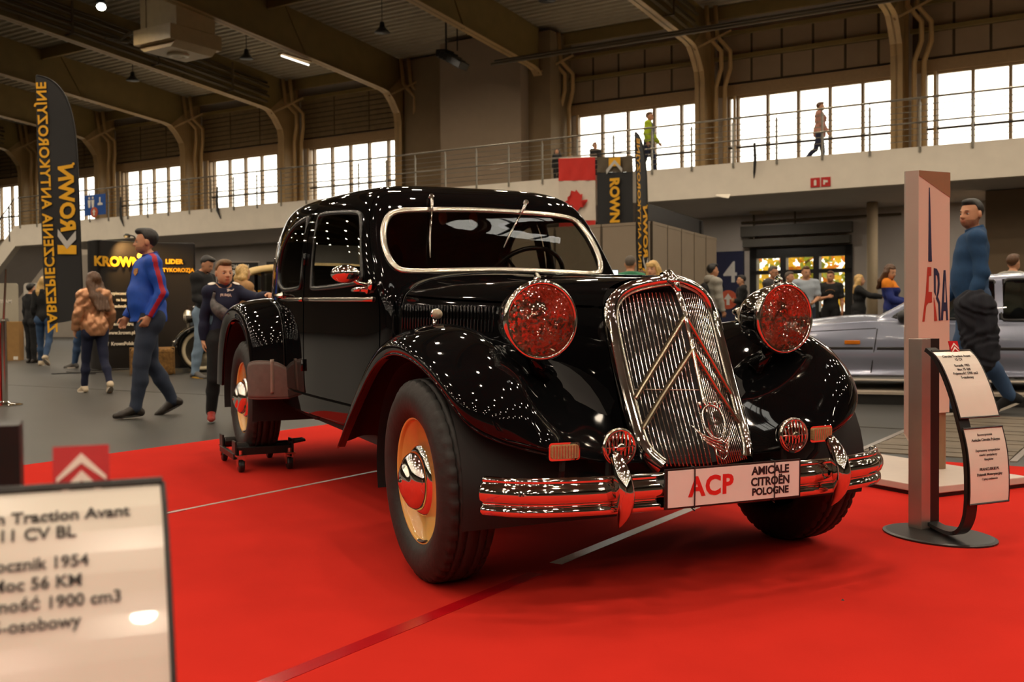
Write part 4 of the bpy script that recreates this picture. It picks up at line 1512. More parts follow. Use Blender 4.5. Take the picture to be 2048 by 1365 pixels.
for y in (-.155, .150):
    MB().tube([(.640, y, .438), (.6595, y, .437), (.6605, y, .37), (.6595, y, .312), (.640, y, .310), (.655, y + .004, .302)], .0022, n=5).build('cable_tie', BLACKP, pl)

# ---- side trim, handles, mirror, wipers
for sd in (-1, 1):
    d = doors[(sd, 'f')]
    xs = np.linspace(-1.10, -1.98, 10)
    MB().tube([(x, sd * (surf_y(x, .935) + .004), .941 - (x + 1.1) * -.006) for x in xs], .011, n=8, flat=.5, up=(0, sd, 0)).build('belt_moulding', SATIN, d, smooth=True)
    d2 = doors[(sd, 'r')]
    xs = np.linspace(-2.02, -2.50, 8)
    MB().tube([(x, sd * (surf_y(x, .935) + .004), .936 - (x + 2.0) * -.01) for x in xs], [.011] * 5 + [.010, .007, .002], n=8, flat=.5, up=(0, sd, 0)).build('belt_moulding', SATIN, d2, smooth=True)

    def handle(x, z, par, dr):
        y = sd * surf_y(x, z)
        MB().lathe([(.022, 0), (.022, .006), (.012, .012), (.010, .03), (0, .03)], 14, 'y', (0, 0, 0)).build('handle_rose', CHROME, par, smooth=True).matrix_local = Matrix.Translation((x, y, z)) @ (Matrix.Rotation(0 if sd > 0 else PI, 4, 'Z'))
        MB().tube([(x, y + sd * .03, z), (x - dr * .03, y + sd * .042, z), (x - dr * .09, y + sd * .040, z - .004), (x - dr * .12, y + sd * .034, z - .006)], [.010, .011, .009, .007], n=8).build('door_handle', CHROME, par, smooth=True)
    handle(-1.17, .985, d, 1)
    handle(-2.44, .955, d2, -1)
    # hinges on the middle pillar
    for z in (1.14, .60):
        yb = sd * (surf_y(-2.0, z) + .006)
        MB().tube([(-2.0, yb, z - .03), (-2.0, yb, z + .03)], .010, n=8).build('door_hinge', CARB, d2, smooth=True)
    if sd < 0:
        yb = sd * surf_y(-1.15, 1.01)
        mr_ = MB().lathe([(.026, 0), (.026, .005), (.016, .012), (.008, .016)], 16, 'y', (0, 0, 0)).build('mirror_mount', CHROME, car, smooth=True)
        mr_.matrix_local = Matrix.Translation((-1.13, yb - .002, 1.005)) @ Matrix.Rotation(PI, 4, 'Z')
        MB().tube([(0, .012, 0), (.03, .05, .008), (.02, .085, .028)], .008, n=8).build('mirror_arm', CHROME, mr_, smooth=True)
        mh = MB().lathe([(0, .048), (.020, .046), (.045, .036), (.062, .018), (.066, .002), (.063, -.004)], 28, 'x').lathe([(.063, -.004), (0, -.004)], 28, 'x').build('mirror_head', CHROME, mr_, smooth=True)
        mh.matrix_local = Matrix.Translation((-.005, .115, .045)) @ Matrix.Rotation(PI - .45, 4, 'Z') @ Matrix.Rotation(-.25, 4, 'Y') @ Matrix.Diagonal((1, 1, .62, 1))
for (p0, p1) in (((-.27, 1.405), (-.36, 1.112)), ((.215, 1.395), (.02, 1.165))):
    def wp(y, z, o=.022):
        return np.array([surf_x(y, z) + o, y, z + o * .6])
    a = wp(*p0, .012)
    b = wp(*p1, .020)
    q = lambda t: np.array(wp(p0[0] + (p1[0] - p0[0]) * t, p0[1] + (p1[1] - p0[1]) * t, .026))
    wpr = MB().tube([wp(*p0, -.01), wp(*p0, .03)], .012, n=10).tube([wp(*p0, .026), q(.12), q(.25)], [.009, .008, .005], n=8).build('wiper', CHROME, car, smooth=True)
    MB().tube([q(.22), q(.42), q(.52)], [.004, .0035, .003], n=6).build('wiper_arm', CHROME, wpr, smooth=True)
    MB().tube([q(.40) - [.006, 0, 0], q(.7) - [.010, 0, 0], q(1.0) - [.006, 0, 0]], [.003, .0055, .003], n=6).build('wiper_blade', mat('dull_chrome', (.38, .36, .32), rough=.3, metal=1, var=.1), wpr, smooth=True)

# ---- interior glimpsed through the glass
it = MB().box((-2.02, 0, .78), (.16, 1.10, .46)).box((-1.84, 0, .58), (.46, 1.10, .16)).build('front_seat', SEATM, car, bevel=.05)
MB().box((-3.0, 0, .80), (.20, 1.10, .50)).box((-2.75, 0, .60), (.5, 1.10, .18)).build('rear_seat', SEATM, car, bevel=.05)
MB().box((-1.17, 0, .96), (.16, 1.02, .12)).build('dashboard', TRIM, car, bevel=.03)
sw = MB()
ca = np.array([-1.50, .31, 1.03])
ax = np.array([-.80, 0, .60])
e1 = np.array([0, 1.0, 0])
e2 = np.cross(ax, e1)
sw.tube([ca + .205 * (math.cos(t) * e1 + math.sin(t) * e2) for t in np.linspace(0, 2 * PI, 40, endpoint=False)], .012, n=8, closed=True)
sw.tube([ca, ca + .20 * e1], .008, n=6).tube([ca, ca - .20 * e1 * .7 - .14 * e2], .008, n=6).tube([ca, ca - ax * .5], .02, n=8)
sw.build('steering_wheel', TRIM, car, smooth=True)
for y in (-.09, .075):
    MB().ball((-1.62, y, 1.345), (.008, .024, .036)).build('interior_lamp', mat('amber_lamp_tone', srgb(170, 105, 45), rough=.4, var=.1), car, smooth=True)  # amber spots taken for interior lamps; their glow is only put into the colour
# ================================================================== things standing in the hall
RED = mat('red_carpet_pile', srgb(192, 41, 31), rough=.95, var=.07, scale=2.2, bump=.12, bscale=350, spec=.05)
TAPEW = mat('clear_tape', srgb(205, 180, 170), rough=.25, var=.08, scale=6)
TAPER = mat('dark_red_tape', srgb(176, 12, 22), rough=.22, var=.05, scale=6)
BANN = mat('black_banner_cloth', srgb(30, 29, 30), rough=.6, var=.10, scale=3)
YEL = mat('yellow_print', srgb(242, 178, 26), rough=.55, var=.06, scale=4)
SILV = mat('silver_print', srgb(200, 196, 190), rough=.45, var=.08, scale=5)
PAPER = mat('white_paper', srgb(232, 224, 212), rough=.16, var=.02, scale=10, spec=.5, coat=.4)
INK = mat('print_ink', srgb(52, 48, 46), rough=.6, var=.1, scale=40)
ALU = mat('brushed_aluminium', srgb(188, 178, 170), rough=.32, metal=.7, var=.05, scale=12)
CHR2 = mat('polished_steel', (.62, .58, .52), rough=.12, metal=1.0, var=.05, scale=8)
CASTOR = mat('castor_black', (.012, .012, .012), rough=.35, var=.2, scale=15)

# carpet laid in strips along v, with taped seams
cp = thing('red_carpet', 'bright red carpet laid in taped strips under the black vintage car', 'carpet', (0, 0, 0), HALL_ROT)
edges = [-5.97, -3.905, -1.885, .135, 2.155, 4.175]
for a, b in zip(edges[:-1], edges[1:]):
    MB().b2((a + .002, -5.0, .0), (b - .002, 6.68, .007)).build('carpet_strip', RED, cp)
MB().b2((-3.918, 2.9, .006), (-3.892, 5.6, .0085)).build('seam_tape', TAPEW, cp)
MB().b2((-3.93, 1.2, .006), (-3.88, 3.3, .0083)).build('seam_tape', TAPER, cp)
MB().b2((-1.91, 3.26, .006), (-1.86, 4.55, .0085)).build('seam_tape', TAPEW, cp)
MB().b2((-1.90, 1.2, .006), (-1.845, 3.1, .0083)).build('seam_tape', TAPER, cp)
# small specks of litter
for i, (x, y) in enumerate(((-.73, 2.27), (1.02, 3.25))):
    t = thing('litter_speck', ('tiny dark speck of litter on the carpet right of the near paper sign', 'tiny dark speck of litter on the carpet behind the number plate')[i], 'litter', (x, y, .007))
    MB().add([(-.006, 0, 0), (.004, -.004, 0), (.007, .003, 0), (0, .005, 0), (0, 0, .005)], [(0, 1, 4), (1, 2, 4), (2, 3, 4), (3, 0, 4), (3, 2, 1, 0)]).build('speck', CASTOR, t)

# floor duct covers on the right
t = thing('duct_cover', 'row of worn wooden duct cover boards let into the grey floor', 'floor cover', (0, 0, 0), HALL_ROT)
PLK = mat('worn_board', srgb(104, 92, 76), rough=.6, var=.18, scale=6, bump=.08, bscale=40)
u0 = -1.72
for k in range(14):
    v = 6.95 + k * .205
    MB().b2((u0, v, 0), (u0 + .86, v + .19, .006 + .002 * (k % 3))).build('board', PLK, t)
MB().b2((u0 - .05, 6.9, 0), (u0 - .01, 9.85, .008)).b2((u0 + .87, 6.9, 0), (u0 + .91, 9.85, .008)).build('edge_strip', ALU, t)
# floor joint strips
structure(MB().b2((-3.0, 8.45, 0), (14, 8.49, .004)).b2((1.2, 6.7, 0), (1.23, 14, .004)).b2((-14, 8.46, 0), (-6.2, 8.48, .003)).build('trim_30', mat('floor_joint', srgb(60, 56, 50), rough=.5, var=.1)))

# wheel dollies under the rear wheels of the black car
CW = car.matrix_world.copy()
bpy.context.view_layer.update()
CW = car.matrix_world.copy()
for sd, lab in ((-1, 'black wheel dolly on castors under the near rear wheel'), (1, 'black wheel dolly on castors under the far rear wheel')):
    p = CW @ Vector((-3.085, sd * .733, 0))
    t = thing('wheel_dolly', lab, 'dolly', (p.x, p.y, .007), car.rotation_euler.z, 'wheel dollies under the rear axle')
    fr_ = MB()
    for sx in (-1, 1):
        fr_.box((sx * .225, 0, .115), (.035, .34, .045))
        fr_.tube([(sx * .17, -.155, .135), (sx * .17, .155, .135)], .026, n=10)
        fr_.box((sx * .21, -.165, .13), (.10, .012, .09)).box((sx * .21, .165, .13), (.10, .012, .09))
    fr_.box((0, -.165, .085), (.46, .022, .035)).box((0, .165, .085), (.46, .022, .035))
    fr_.build('frame', BLACKM, t, bevel=.003)
    MB().tube([(.24, .15, .15), (.26, .235, .165), (.20, .235, .165), (.18, .16, .16)], .010, n=6).build('pedal', BLACKM, t)
    for sx in (-1, 1):
        for sy in (-1, 1):
            c = MB().lathe([(.0, -.016), (.030, -.016), (.036, -.010), (.036, .010), (.030, .016), (0, .016)], 18, 'y').build('castor', CASTOR, t, smooth=False)
            c.location = (sx * .275, sy * .14, .036)
            MB().b2((-.02, -.024, .0), (.02, -.019, .055)).b2((-.02, .019, .0), (.02, .024, .055)).b2((-.03, -.03, .055), (.03, .03, .064)).lathe([(.012, .064), (.012, .09)], 10, 'z').build('castor_fork', CHR2, c)


# ---- paper information stands: pole, curved arm, two curved sheets, little logo card
def info_stand(label, pos, ang, title, body, low_lines, pole, card):
    t = thing('information_stand', label, 'sign stand', pos, ang, 'paper information stands')
    BARM = mat('black_stand_steel', (.014, .013, .013), rough=.38, var=.15, scale=10)
    MB().lathe([(0, 0), (.5, 0), (.5, .006), (.47, .010), (0, .010)], 40, 'z').build('base', BARM, t, smooth=False).matrix_local = Matrix.Translation((-.03, .02, 0)) @ Matrix.Diagonal((.36, .48, 1, 1))
    MB().b2((pole[0] - .10, pole[1] - .035, .008), (pole[0] - .05, pole[1] + .035, .785)).build('pole', ALU, t, bevel=.002)
    MB().b2((pole[0] - .0495, pole[1] - .033, .008), (pole[0], pole[1] + .033, .785)).build('pole_channel', BARM, t)
    ax0 = -.075
    arm = [(pole[0] - .03, pole[1] - .02, .03), ((pole[0] - .03) * .6 + ax0 * .4, .03, .028), (ax0, -.11, .04), (ax0, -.155, .085), (ax0, -.172, .17), (ax0, -.168, .33), (ax0, -.140, .45), (ax0, -.095, .58), (ax0, -.03, .700), (ax0, .025, .745)]
    arm = spl(np.array(arm), 50)
    V = []
    Tn_ = np.gradient(arm, axis=0)
    Tn_ /= np.linalg.norm(Tn_, axis=1)[:, None]
    for q, tt in zip(arm, Tn_):
        nn = np.array([0, -tt[2], tt[1]])
        V.append([q + np.array([-.028, 0, 0]) + nn * .008, q + np.array([.028, 0, 0]) + nn * .008, q + np.array([.028, 0, 0]) - nn * .008, q + np.array([-.028, 0, 0]) - nn * .008])
    MB().grid(np.array(V), closev=True).build('arm', BARM, t)

    def sheet(name, z0, z1, lines):
        prof = [p for p in arm if z1 - .02 <= p[2] <= z0 + .02 and p[1] < .03]
        prof = np.array(sorted(prof.copy() if isinstance(prof, np.ndarray) else prof, key=lambda p: -p[2]))
        zz_ = np.linspace(z0, z1, 16)
        yy_ = np.interp(zz_, prof[::-1, 2], prof[::-1, 1]) - .022
        g = np.array([[(x, y, z) for x in (-.105, .105)] for y, z in zip(yy_, zz_)])
        b = g + np.array([0, .004, 0])
        s = MB().grid(np.concatenate([g, b[::-1]]), closeu=True).build(name, PAPER, t)
        MB().tube([(-.106, yy_[0], zz_[0] + .002), (.106, yy_[0], zz_[0] + .002)], .004, n=6).tube([(-.106, yy_[-1], zz_[-1] - .002), (.106, yy_[-1], zz_[-1] - .002)], .004, n=6).tube([(-.106, y, z) for y, z in zip(yy_, zz_)], .0025, n=6).tube([(.106, y, z) for y, z in zip(yy_, zz_)], .0025, n=6).build('sheet_edge', BARM, s)
        L = np.concatenate([[0], np.cumsum(np.hypot(np.diff(yy_), np.diff(zz_)))])
        for (txt, at, size, w) in lines:
            d = at * L[-1]
            y, z = np.interp(d, L, yy_), np.interp(d, L, zz_)
            y2, z2 = np.interp(d + .01, L, yy_), np.interp(d + .01, L, zz_)
            up = (0, y - y2, z - z2)
            M = frame((1, 0, 0), up, (0, y - .0012, z + .0002))
            text_obj('print', txt, size, INK, s, M, font_w=w, extrude=.0003)
    sheet('paper_sheet', .738, .490, [(title[0], .112, .0158, .0003), (title[1], .172, .0158, .0003)] + [(b, .268 + .060 * i, .0150, .0002) for i, b in enumerate(body)])
    sheet('lower_sheet', .447, .165, low_lines)
    if card:
        lc = MB().b2((-.024, .0, .0), (.024, .004, .043)).build('logo_card', mat('logo_red', srgb(190, 10, 22), rough=.3, var=.04), t)
        lc.location = card
        lc.rotation_euler = (R(-16), 0, 0)
        for k in range(2):
            z = .018 - k * .016
            MB().prism([(-.021, z - .004), (0, z + .018), (.021, z - .004), (.021, z - .001 - .007), (0, z + .009), (-.021, z - .001 - .007)], 'y', -.0012, -.0002).build('chevron', WHITEP, lc)
    return t


LOWL = [('Stowarzyszenie', .09, .013, .0001), ('Amicale Citroën Pologne', .16, .015, .0003), ('Zapraszamy sympatyków', .30, .013, .0001), ('marki i posiadaczy', .36, .013, .0001), ('klasyków', .42, .013, .0001),
        ('FRANCUSKIE.PL', .55, .015, .0003), ('Dziennik Motoryzacyjny', .62, .014, .0003), ('Czytaj codziennie', .68, .012, .0001)]
info_stand('information stand with two curved white sheets beside the tall white totem', (1.733, 4.179, .0075), R(25.6), ('Citroën Traction Avant', '15 CV'), ('Rocznik 1952', 'Moc 75 KM', 'Pojemność 2700 cm3', '5-osobowy'), LOWL, (.066, .14), (.020, -.015, .736))
info_stand('blurred information stand with a white sheet nearest the camera at lower left', (-.430, .952, .0075), R(22), ('Citroën Traction Avant', '11 CV BL'), ('Rocznik 1954', 'Moc 56 KM', 'Pojemność 1900 cm3', '5-osobowy'), LOWL, (-.022, .158), (.036, -.012, .734))
# ---- tall white totem on its plate
TW = mat('totem_white', srgb(222, 196, 180), rough=.4, var=.02, scale=4)
TS = mat('totem_silver', srgb(190, 176, 164), rough=.35, metal=.35, var=.03, scale=6)
t = thing('totem_sign', 'tall white totem lettered with red and blue capitals, right of the black car', 'sign', (2.123, 5.50, .007), R(26))
# local x runs along the white face to the right and away; the silver side runs left and away
MB().prism([(0, 0), (.225, 0), (.225, .05), (-.001, .05)], 'z', .36, 1.63).build('totem_face', TW, t)
tsd = MB()
tsd.add([(-.0005, .002, .16), (-.0005, .002, 1.632), (-.036, .052, .25), (-.036, .052, 1.632), (-.030, .07, .25), (-.030, .07, 1.632), (.02, .05, .16), (.02, .05, 1.632)], [(0, 2, 3, 1), (2, 4, 5, 3), (4, 6, 7, 5), (6, 0, 1, 7), (1, 3, 5, 7), (0, 6, 4, 2)])
tsd.build('totem_side', TS, t)
MB().prism([(.0, 1.605), (.0, 1.632), (.226, 1.632), (.226, 1.50)], 'y', -.002, .0).build('tan_corner', mat('tan_print', srgb(150, 112, 82), rough=.5, var=.05), t)
NAVY = mat('navy_print', srgb(40, 46, 78), rough=.5, var=.05)
REDF = mat('brick_red_print', srgb(178, 58, 44), rough=.5, var=.05)
MB().prism([(.072, 1.545), (.076, 1.545), (.092, 1.16), (.068, 1.16)], 'y', -.003, 0).build('spire_print', NAVY, t)
MB().prism([(.062, 1.13), (.088, 1.13), (.088, 1.085), (.071, 1.085), (.068, 1.0), (.093, 1.0), (.093, .945), (.068, .945), (.052, .925), (.040, .845), (.026, .845), (.050, .99)], 'y', -.003, 0).build('letter_f', REDF, t)
MB().prism([(.108, 1.125), (.128, 1.122), (.146, 1.095), (.150, 1.04), (.144, .995), (.136, .975), (.152, .945), (.156, .848), (.146, .848), (.141, .935), (.124, .965), (.134, 1.0), (.138, 1.05), (.132, 1.085), (.120, 1.09), (.122, .98), (.110, 1.0)], 'y', -.003, 0).build('letter_r', NAVY, t)
MB().prism([(.108, .97), (.116, .94), (.132, .848), (.112, .848)], 'y', -.003, 0).build('letter_r_leg', REDF, t)
MB().prism([(.180, 1.115), (.192, 1.115), (.212, .85), (.200, .85), (.196, .90), (.178, .90), (.174, .85), (.160, .85)], 'y', -.003, 0).build('letter_a', NAVY, t)
MB().prism([(.182, .945), (.193, .945), (.187, 1.06)], 'y', -.0035, 0).build('letter_counter', TW, t)
MB().lathe([(.045, .05), (.045, .40)], 20, 'z', (.20, .06, 0)).b2((.02, .03, .3), (.22, .05, .5)).build('totem_leg', mat('brown_leg', srgb(140, 110, 84), rough=.5, var=.06), t, smooth=False)
MB().b2((-.32, -.36, 0), (.36, .66, .02)).build('plate_shadow_gap', BLACKM, t)
MB().b2((-.33, -.37, .02), (.37, .67, .055)).build('base_plate', mat('plate_white', srgb(206, 190, 178), rough=.35, var=.03), t, bevel=.004)


# ---- feather banners
def feather(label, pos, ang, mirrored=True):
    t = thing('feather_banner', label, 'banner', pos, ang, 'tall feather banners')
    out = spl(np.array([(-.36, 4.88), (-.20, 4.84), (-.02, 4.72), (.14, 4.48), (.235, 4.15), (.28, 3.75), (.30, 3.2), (.315, 2.4), (.335, 1.5), (.35, .90)]), 40)
    left = spl(np.array([(-.37, 4.88), (-.36, 4.0), (-.335, 3.0), (-.305, 2.0), (-.27, 1.2), (-.24, .80)]), 40)
    g = []
    for k in range(40):
        a, b = left[k], out[k]
        row = []
        for s in np.linspace(0, 1, 9):
            p = a * (1 - s) + b * s
            row.append((p[0], .014 * math.sin(p[1] * 3.0 + s * 4) * (1 - s), p[1]))
        g.append(row)
    g = np.array(g)
    b = g + np.array([0, .006, 0])
    MB().grid(g).grid(b[::-1]).build('cloth', BANN, t, smooth=True)
    pole = [(x + .012, .0, z) for x, z in out[::-1]]
    MB().tube([(.36, 0, .02), (.358, 0, .9)] + pole, .014, n=8).build('pole', BLACKM, t, smooth=True)
    MB().box((.30, 0, .012), (.9, .07, .012), rot=np.array(Matrix.Rotation(.7, 3, 'Z'))).box((.30, 0, .012), (.9, .07, .012), rot=np.array(Matrix.Rotation(-.7, 3, 'Z'))).build('cross_base', BLACKM, t)
    sgn = 1
    # lettering climbs the cloth, capitals' tops to the right: the print is seen from behind
    up = (-.028, 0, 1)
    M1 = Matrix(((-.030, .97, 0, -.215), (0, 0, -1, -.022), (1, .03, 0, 2.72), (0, 0, 0, 1)))
    text_obj('lettering', 'ZABEZPIECZENIA ANTYKOROZYJNE', .235, YEL, t, M1, font_w=.006, extrude=.002, space=1.07)
    M2 = Matrix(((-.03, 1.0, 0, .115), (0, 0, -1, -.020), (1.0, .03, 0, 2.86), (0, 0, 0, 1)))
    text_obj('brand_lettering', 'ROWN', .335, YEL, t, M2, font_w=.014, extrude=.002, shear=.12, space=1.0)
    MB().prism([(-.04, 1.96), (.27, 1.955), (.272, 2.10), (.18, 2.105), (.115, 2.06), (.05, 2.105), (-.042, 2.11)], 'y', -.022, -.018).build('letter_stem', YEL, t)
    MB().prism([(.115, 2.04), (.27, 2.20), (.268, 2.34), (.12, 2.17), (-.03, 2.37), (-.034, 2.25)], 'y', -.026, -.022).build('silver_chevron', SILV, t)
    MB().lathe([(.022, -.001), (.022, .001)], 14, 'y', (.245, -.02, 3.43)).build('print_dot', YEL, t)
    return t


feather('tall black feather banner with yellow mirrored lettering at the left', (-7.385, 17.3, 0), R(-2))
feather('narrow black feather banner turned edge-on, right of the black flag', (2.16, 17.4, 0), R(62)).scale = (.79, .79, .79)

# ---- flags hung from the balcony railing
FR_ = mat('flag_red', srgb(214, 48, 38), rough=.75, var=.05, scale=5)
FWH = mat('flag_white', srgb(226, 212, 196), rough=.75, var=.03, scale=5)
t = thing('maple_leaf_flag', 'red and white maple leaf flag hung down from the balcony railing', 'flag', (0, 0, 0), HALL_ROT)


def hung(u0, u1, z0, z1, v=26.30, nz=14, nu=10):
    return np.array([[(u0 + (u1 - u0) * j / nu, v + .03 * math.sin(j * 1.7 + i * .25) * (i / nz) - .02, z1 + (z0 - z1) * i / nz - .07 * (j / nu) * (1 if i == 0 else 1)) for j in range(nu + 1)] for i in range(nz + 1)])


for z0, z1, m, nm in ((4.74, 5.38, FR_, 'red_stripe'), (3.62, 4.74, FWH, 'white_field'), (2.98, 3.62, FR_, 'red_stripe')):
    MB().grid(hung(-15.02, -13.84, z0, z1)).build(nm, m, t, smooth=True)
leaf = [(0, 1.0), (.16, .68), (.34, .76), (.26, .30), (.50, .54), (.56, .40), (.86, .46), (.76, .14), (.90, .06), (.48, -.30), (.54, -.46), (.05, -.38), (.06, -.85)]
leaf = leaf + [(-x, y) for x, y in leaf[::-1][:-1]]
LP = [(-14.40 - y * .40, 4.12 + x * .36) for x, y in leaf]
bm_ = bmesh.new()
vs = [bm_.verts.new((a, 26.225, b)) for a, b in LP]
bm_.faces.new(vs)
bmesh.ops.triangulate(bm_, faces=bm_.faces)
me_ = bpy.data.meshes.new('leaf_emblem')
bm_.to_mesh(me_)
bm_.free()
me_.materials.append(FR_)
o_ = bpy.data.objects.new('leaf_emblem', me_)
COL.objects.link(o_)
o_.parent = t
MB().tube([(-15.0, 26.3, 5.38), (-13.8, 26.3, 5.32)], .015, n=6).build('cord', FWH, t)

t = thing('black_flag', 'black flag with downward yellow lettering hung beside the maple leaf flag', 'flag', (0, 0, 0), HALL_ROT)
MB().grid(hung(-13.78, -12.68, 3.02, 4.88)).build('cloth', BANN, t, smooth=True)
MB().grid(hung(-13.78, -12.68, 4.88, 5.31)).build('upper_cloth', mat('thin_banner_cloth', srgb(92, 80, 62), rough=.7, var=.08, scale=4), t, smooth=True)
M_ = Matrix(((0, 1, 0, -13.21), (0, 0, -1, 26.20), (-1, 0, 0, 4.06), (0, 0, 0, 1)))
text_obj('lettering', 'ROWN', .385, YEL, t, M_, font_w=.018, extrude=.002, space=1.0)
MB().prism([(-13.38, 5.0), (-13.02, 5.0), (-13.02, 5.24), (-13.38, 5.24)], 'y', 26.21, 26.214).build('letter_stem', YEL, t)
MB().prism([(-13.2, 5.08), (-12.98, 4.82), (-12.96, 4.92), (-13.2, 5.18), (-13.46, 4.92), (-13.45, 4.80)], 'y', 26.205, 26.209).build('silver_chevron', SILV, t)
MB().tube([(-12.92 + .10 * math.cos(a), 26.21, 3.17 + .10 * math.sin(a)) for a in np.linspace(0, 2 * PI, 20, endpoint=False)], .014, n=6, closed=True).ball((-12.92, 26.21, 3.17), (.05, .008, .05)).build('round_emblem', YEL, t)
MB().tube([(-13.8, 26.32, 5.40), (-12.6, 26.32, 5.33)], .02, n=6).build('hanging_rod', BLACKM, t)

# ---- black pop-up display wall at the left, lit from its top edge
PW = mat('black_display_panel', srgb(26, 21, 18), rough=.42, var=.10, scale=3)
t = thing('display_wall', 'curved black pop-up wall with yellow lettering behind the man in blue', 'display', (0, 0, 0), 0)
plan = [(-7.52, 18.75), (-7.30, 18.22), (-7.06, 18.02), (-6.86, 18.16), (-6.55, 18.50), (-6.15, 18.78), (-5.70, 18.92)]
pp = spl(np.array(plan), 61)
H_ = 2.23
cuts = [0, 20, 31, 41, 51, 60]
for a, b in zip(cuts[:-1], cuts[1:]):
    g = np.array([[(x, y, z) for z in np.linspace(.03, H_, 4)] for x, y in pp[a:b + 1]])
    bk = g + np.array([.02, .04, 0])
    MB().grid(g[::-1]).grid(bk).build('panel', PW, t, smooth=True)
MB().tube([(x, y + .02, H_) for x, y in pp], .018, n=6).build('top_rail', BLACKM, t)
MB().tube([(x, y + .02, .02) for x, y in pp], .02, n=6).build('foot_rail', BLACKM, t)


def on_wall(name, txt, x, z, size, m, w=.004, **kw):
    i = int(np.argmin(np.abs(pp[:, 0] - x) + (np.arange(61) < 20) * 9))
    d = pp[min(i + 2, 60)] - pp[max(i - 2, 0)]
    d /= np.linalg.norm(d)
    o = (pp[i][0] + d[1] * .035, pp[i][1] - d[0] * .035, z)
    return text_obj(name, txt, size, m, t, frame((d[0], d[1], 0), (0, 0, 1), o), font_w=w, extrude=.003, **kw)


on_wall('brand_lettering', 'KROWN', -6.80, 1.87, .225, YEL, .010)
MB().lathe([(.055, -.004), (.055, .004)], 16, 'y', (-6.49, 18.46, 1.99)).build('print_dot', YEL, t)
on_wall('lettering', 'LIDER', -6.04, 1.90, .115, YEL, .005)
on_wall('lettering', 'Ś', -6.36, 1.87, .26, YEL, .010)
on_wall('lettering', 'ANTYKOROZJA', -6.02, 1.75, .095, YEL, .003)
for i, (tx, z) in enumerate((('zabezpieczenia antykorozyjne', 1.33), ('na bazie wosku', 1.22), ('technologia polską', 1.11))):
    on_wall('small_lettering', tx, -6.70, z, .072, WHITEP, .002)
for tx, z in (('f  KrownPolska', .46), ('www.krown.pl', .65), ('Krown Centrum', .80)):
    on_wall('small_lettering', tx, -6.78, z, .085, WHITEP, .002)
MB().tube([(-6.55, 18.52, H_), (-6.58, 18.42, H_ + .10), (-6.62, 18.20, H_ + .12)], .012, n=6).lathe([(.05, 0), (.06, .04), (.03, .07)], 12, 'z', (-6.62, 18.20, H_ + .06)).build('clip_light', BLACKM, t)
for px_l in (-6.62,):
    sl_ = bpy.data.lights.new('clip_spot', 'SPOT')
    sl_.energy = 190
    sl_.color = (1.0, .62, .22)
    sl_.spot_size = R(110)
    sl_.spot_blend = .7
    sl_.shadow_soft_size = .05
    so_ = bpy.data.objects.new('clip_spot', sl_)
    so_.location = (-6.66, 18.05, H_ + .06)
    so_.rotation_euler = (R(38), 0, R(-20))
    COL.objects.link(so_)

# roll-up banner, tall black cabinet with a glow-coloured edge, photo panels, carton, cone, stanchion
t = thing('roll_up_banner', 'black and yellow roll-up banner behind the boy', 'banner', (-5.50, 21.2, 0), R(2))
MB().b2((-.41, -.004, 1.45), (.41, .004, 2.0)).build('black_print', BANN, t)
MB().b2((-.41, -.004, .08), (.41, .004, 1.45)).build('yellow_print', YEL, t)
MB().b2((-.43, -.02, 2.0), (.43, .02, 2.03)).build('top_bar', ALU, t)
MB().b2((-.43, -.08, 0), (.43, .08, .09)).build('cassette', ALU, t)
text_obj('lettering', 'PARTNEREM', .125, WHITEP, t, frame((1, 0, 0), (0, 0, 1), (.09, -.006, 1.80)), font_w=.003, extrude=.001)
text_obj('lettering', 'OFICJALNYM', .085, WHITEP, t, frame((1, 0, 0), (0, 0, 1), (-.02, -.006, 1.93)), font_w=.002, extrude=.001)
t = thing('black_cabinet', 'tall black cabinet with an orange glow-coloured edge beyond the cream car roof', 'cabinet', (-4.72, 22.3, 0), 0)
MB().b2((-.40, -.25, 0), (.05, .25, 2.06)).build('cabinet_body', BANN, t)
MB().b2((.05, -.24, .2), (.20, .2, 2.0)).build('glow_tinted_side', mat('orange_glow_tint', srgb(190, 92, 30), rough=.5, var=.2, scale=3), t)  # orange glow is put into the base colour; the panel emits nothing
for i, (x0, w, lab) in enumerate(((-11.85, .62, 'grey rounded photo panel at the left edge'), (-11.10, .56, 'pale rounded photo panel behind the blonde woman'))):
    t = thing('photo_panel', lab, 'poster', (x0, 24.0, 0), 0)
    pl_ = rounded([(0, .25), (w, .25), (w, 1.72), (0, 1.72)], n=6, r=.08)
    MB().prism(list(map(tuple, pl_)), 'y', -.01, .01).build('panel', mat('photo_panel_grey%d' % i, srgb(*((176, 168, 150), (196, 190, 180))[i]), rough=.5, var=.08, scale=2), t)
    MB().ball((w * .5, -.012, .62), (w * .36, .01, .16)).ball((w * .3, -.012, .50), (.09, .012, .09)).ball((w * .75, -.012, .50), (.09, .012, .09)).prism([(w * .25, .72), (w * .75, .72), (w * .62, .92), (w * .36, .92)], 'y', -.02, -.01).build('car_picture', mat('picture_grey', srgb(110, 106, 98), rough=.5, var=.2, scale=6), t)
    if i == 0:
        text_obj('lettering', 'TEAM', .11, WHITEP, t, frame((1, 0, 0), (0, 0, 1), (w * .55, -.014, 1.30)), font_w=.003, extrude=.001)
    MB().b2((.05, -.1, 0), (w - .05, .1, .05)).b2((w * .5 - .02, .012, .05), (w * .5 + .02, .03, 1.5)).build('foot', ALU, t)
t = thing('tall_carton', 'tall brown cardboard carton standing by the steel stanchion', 'box', (-10.9, 23.0, 0), R(8))
CB = mat('cardboard', srgb(160, 122, 72), rough=.85, var=.08, scale=8)
MB().b2((-.18, -.16, 0), (.18, .16, .84)).build('carton', CB, t)
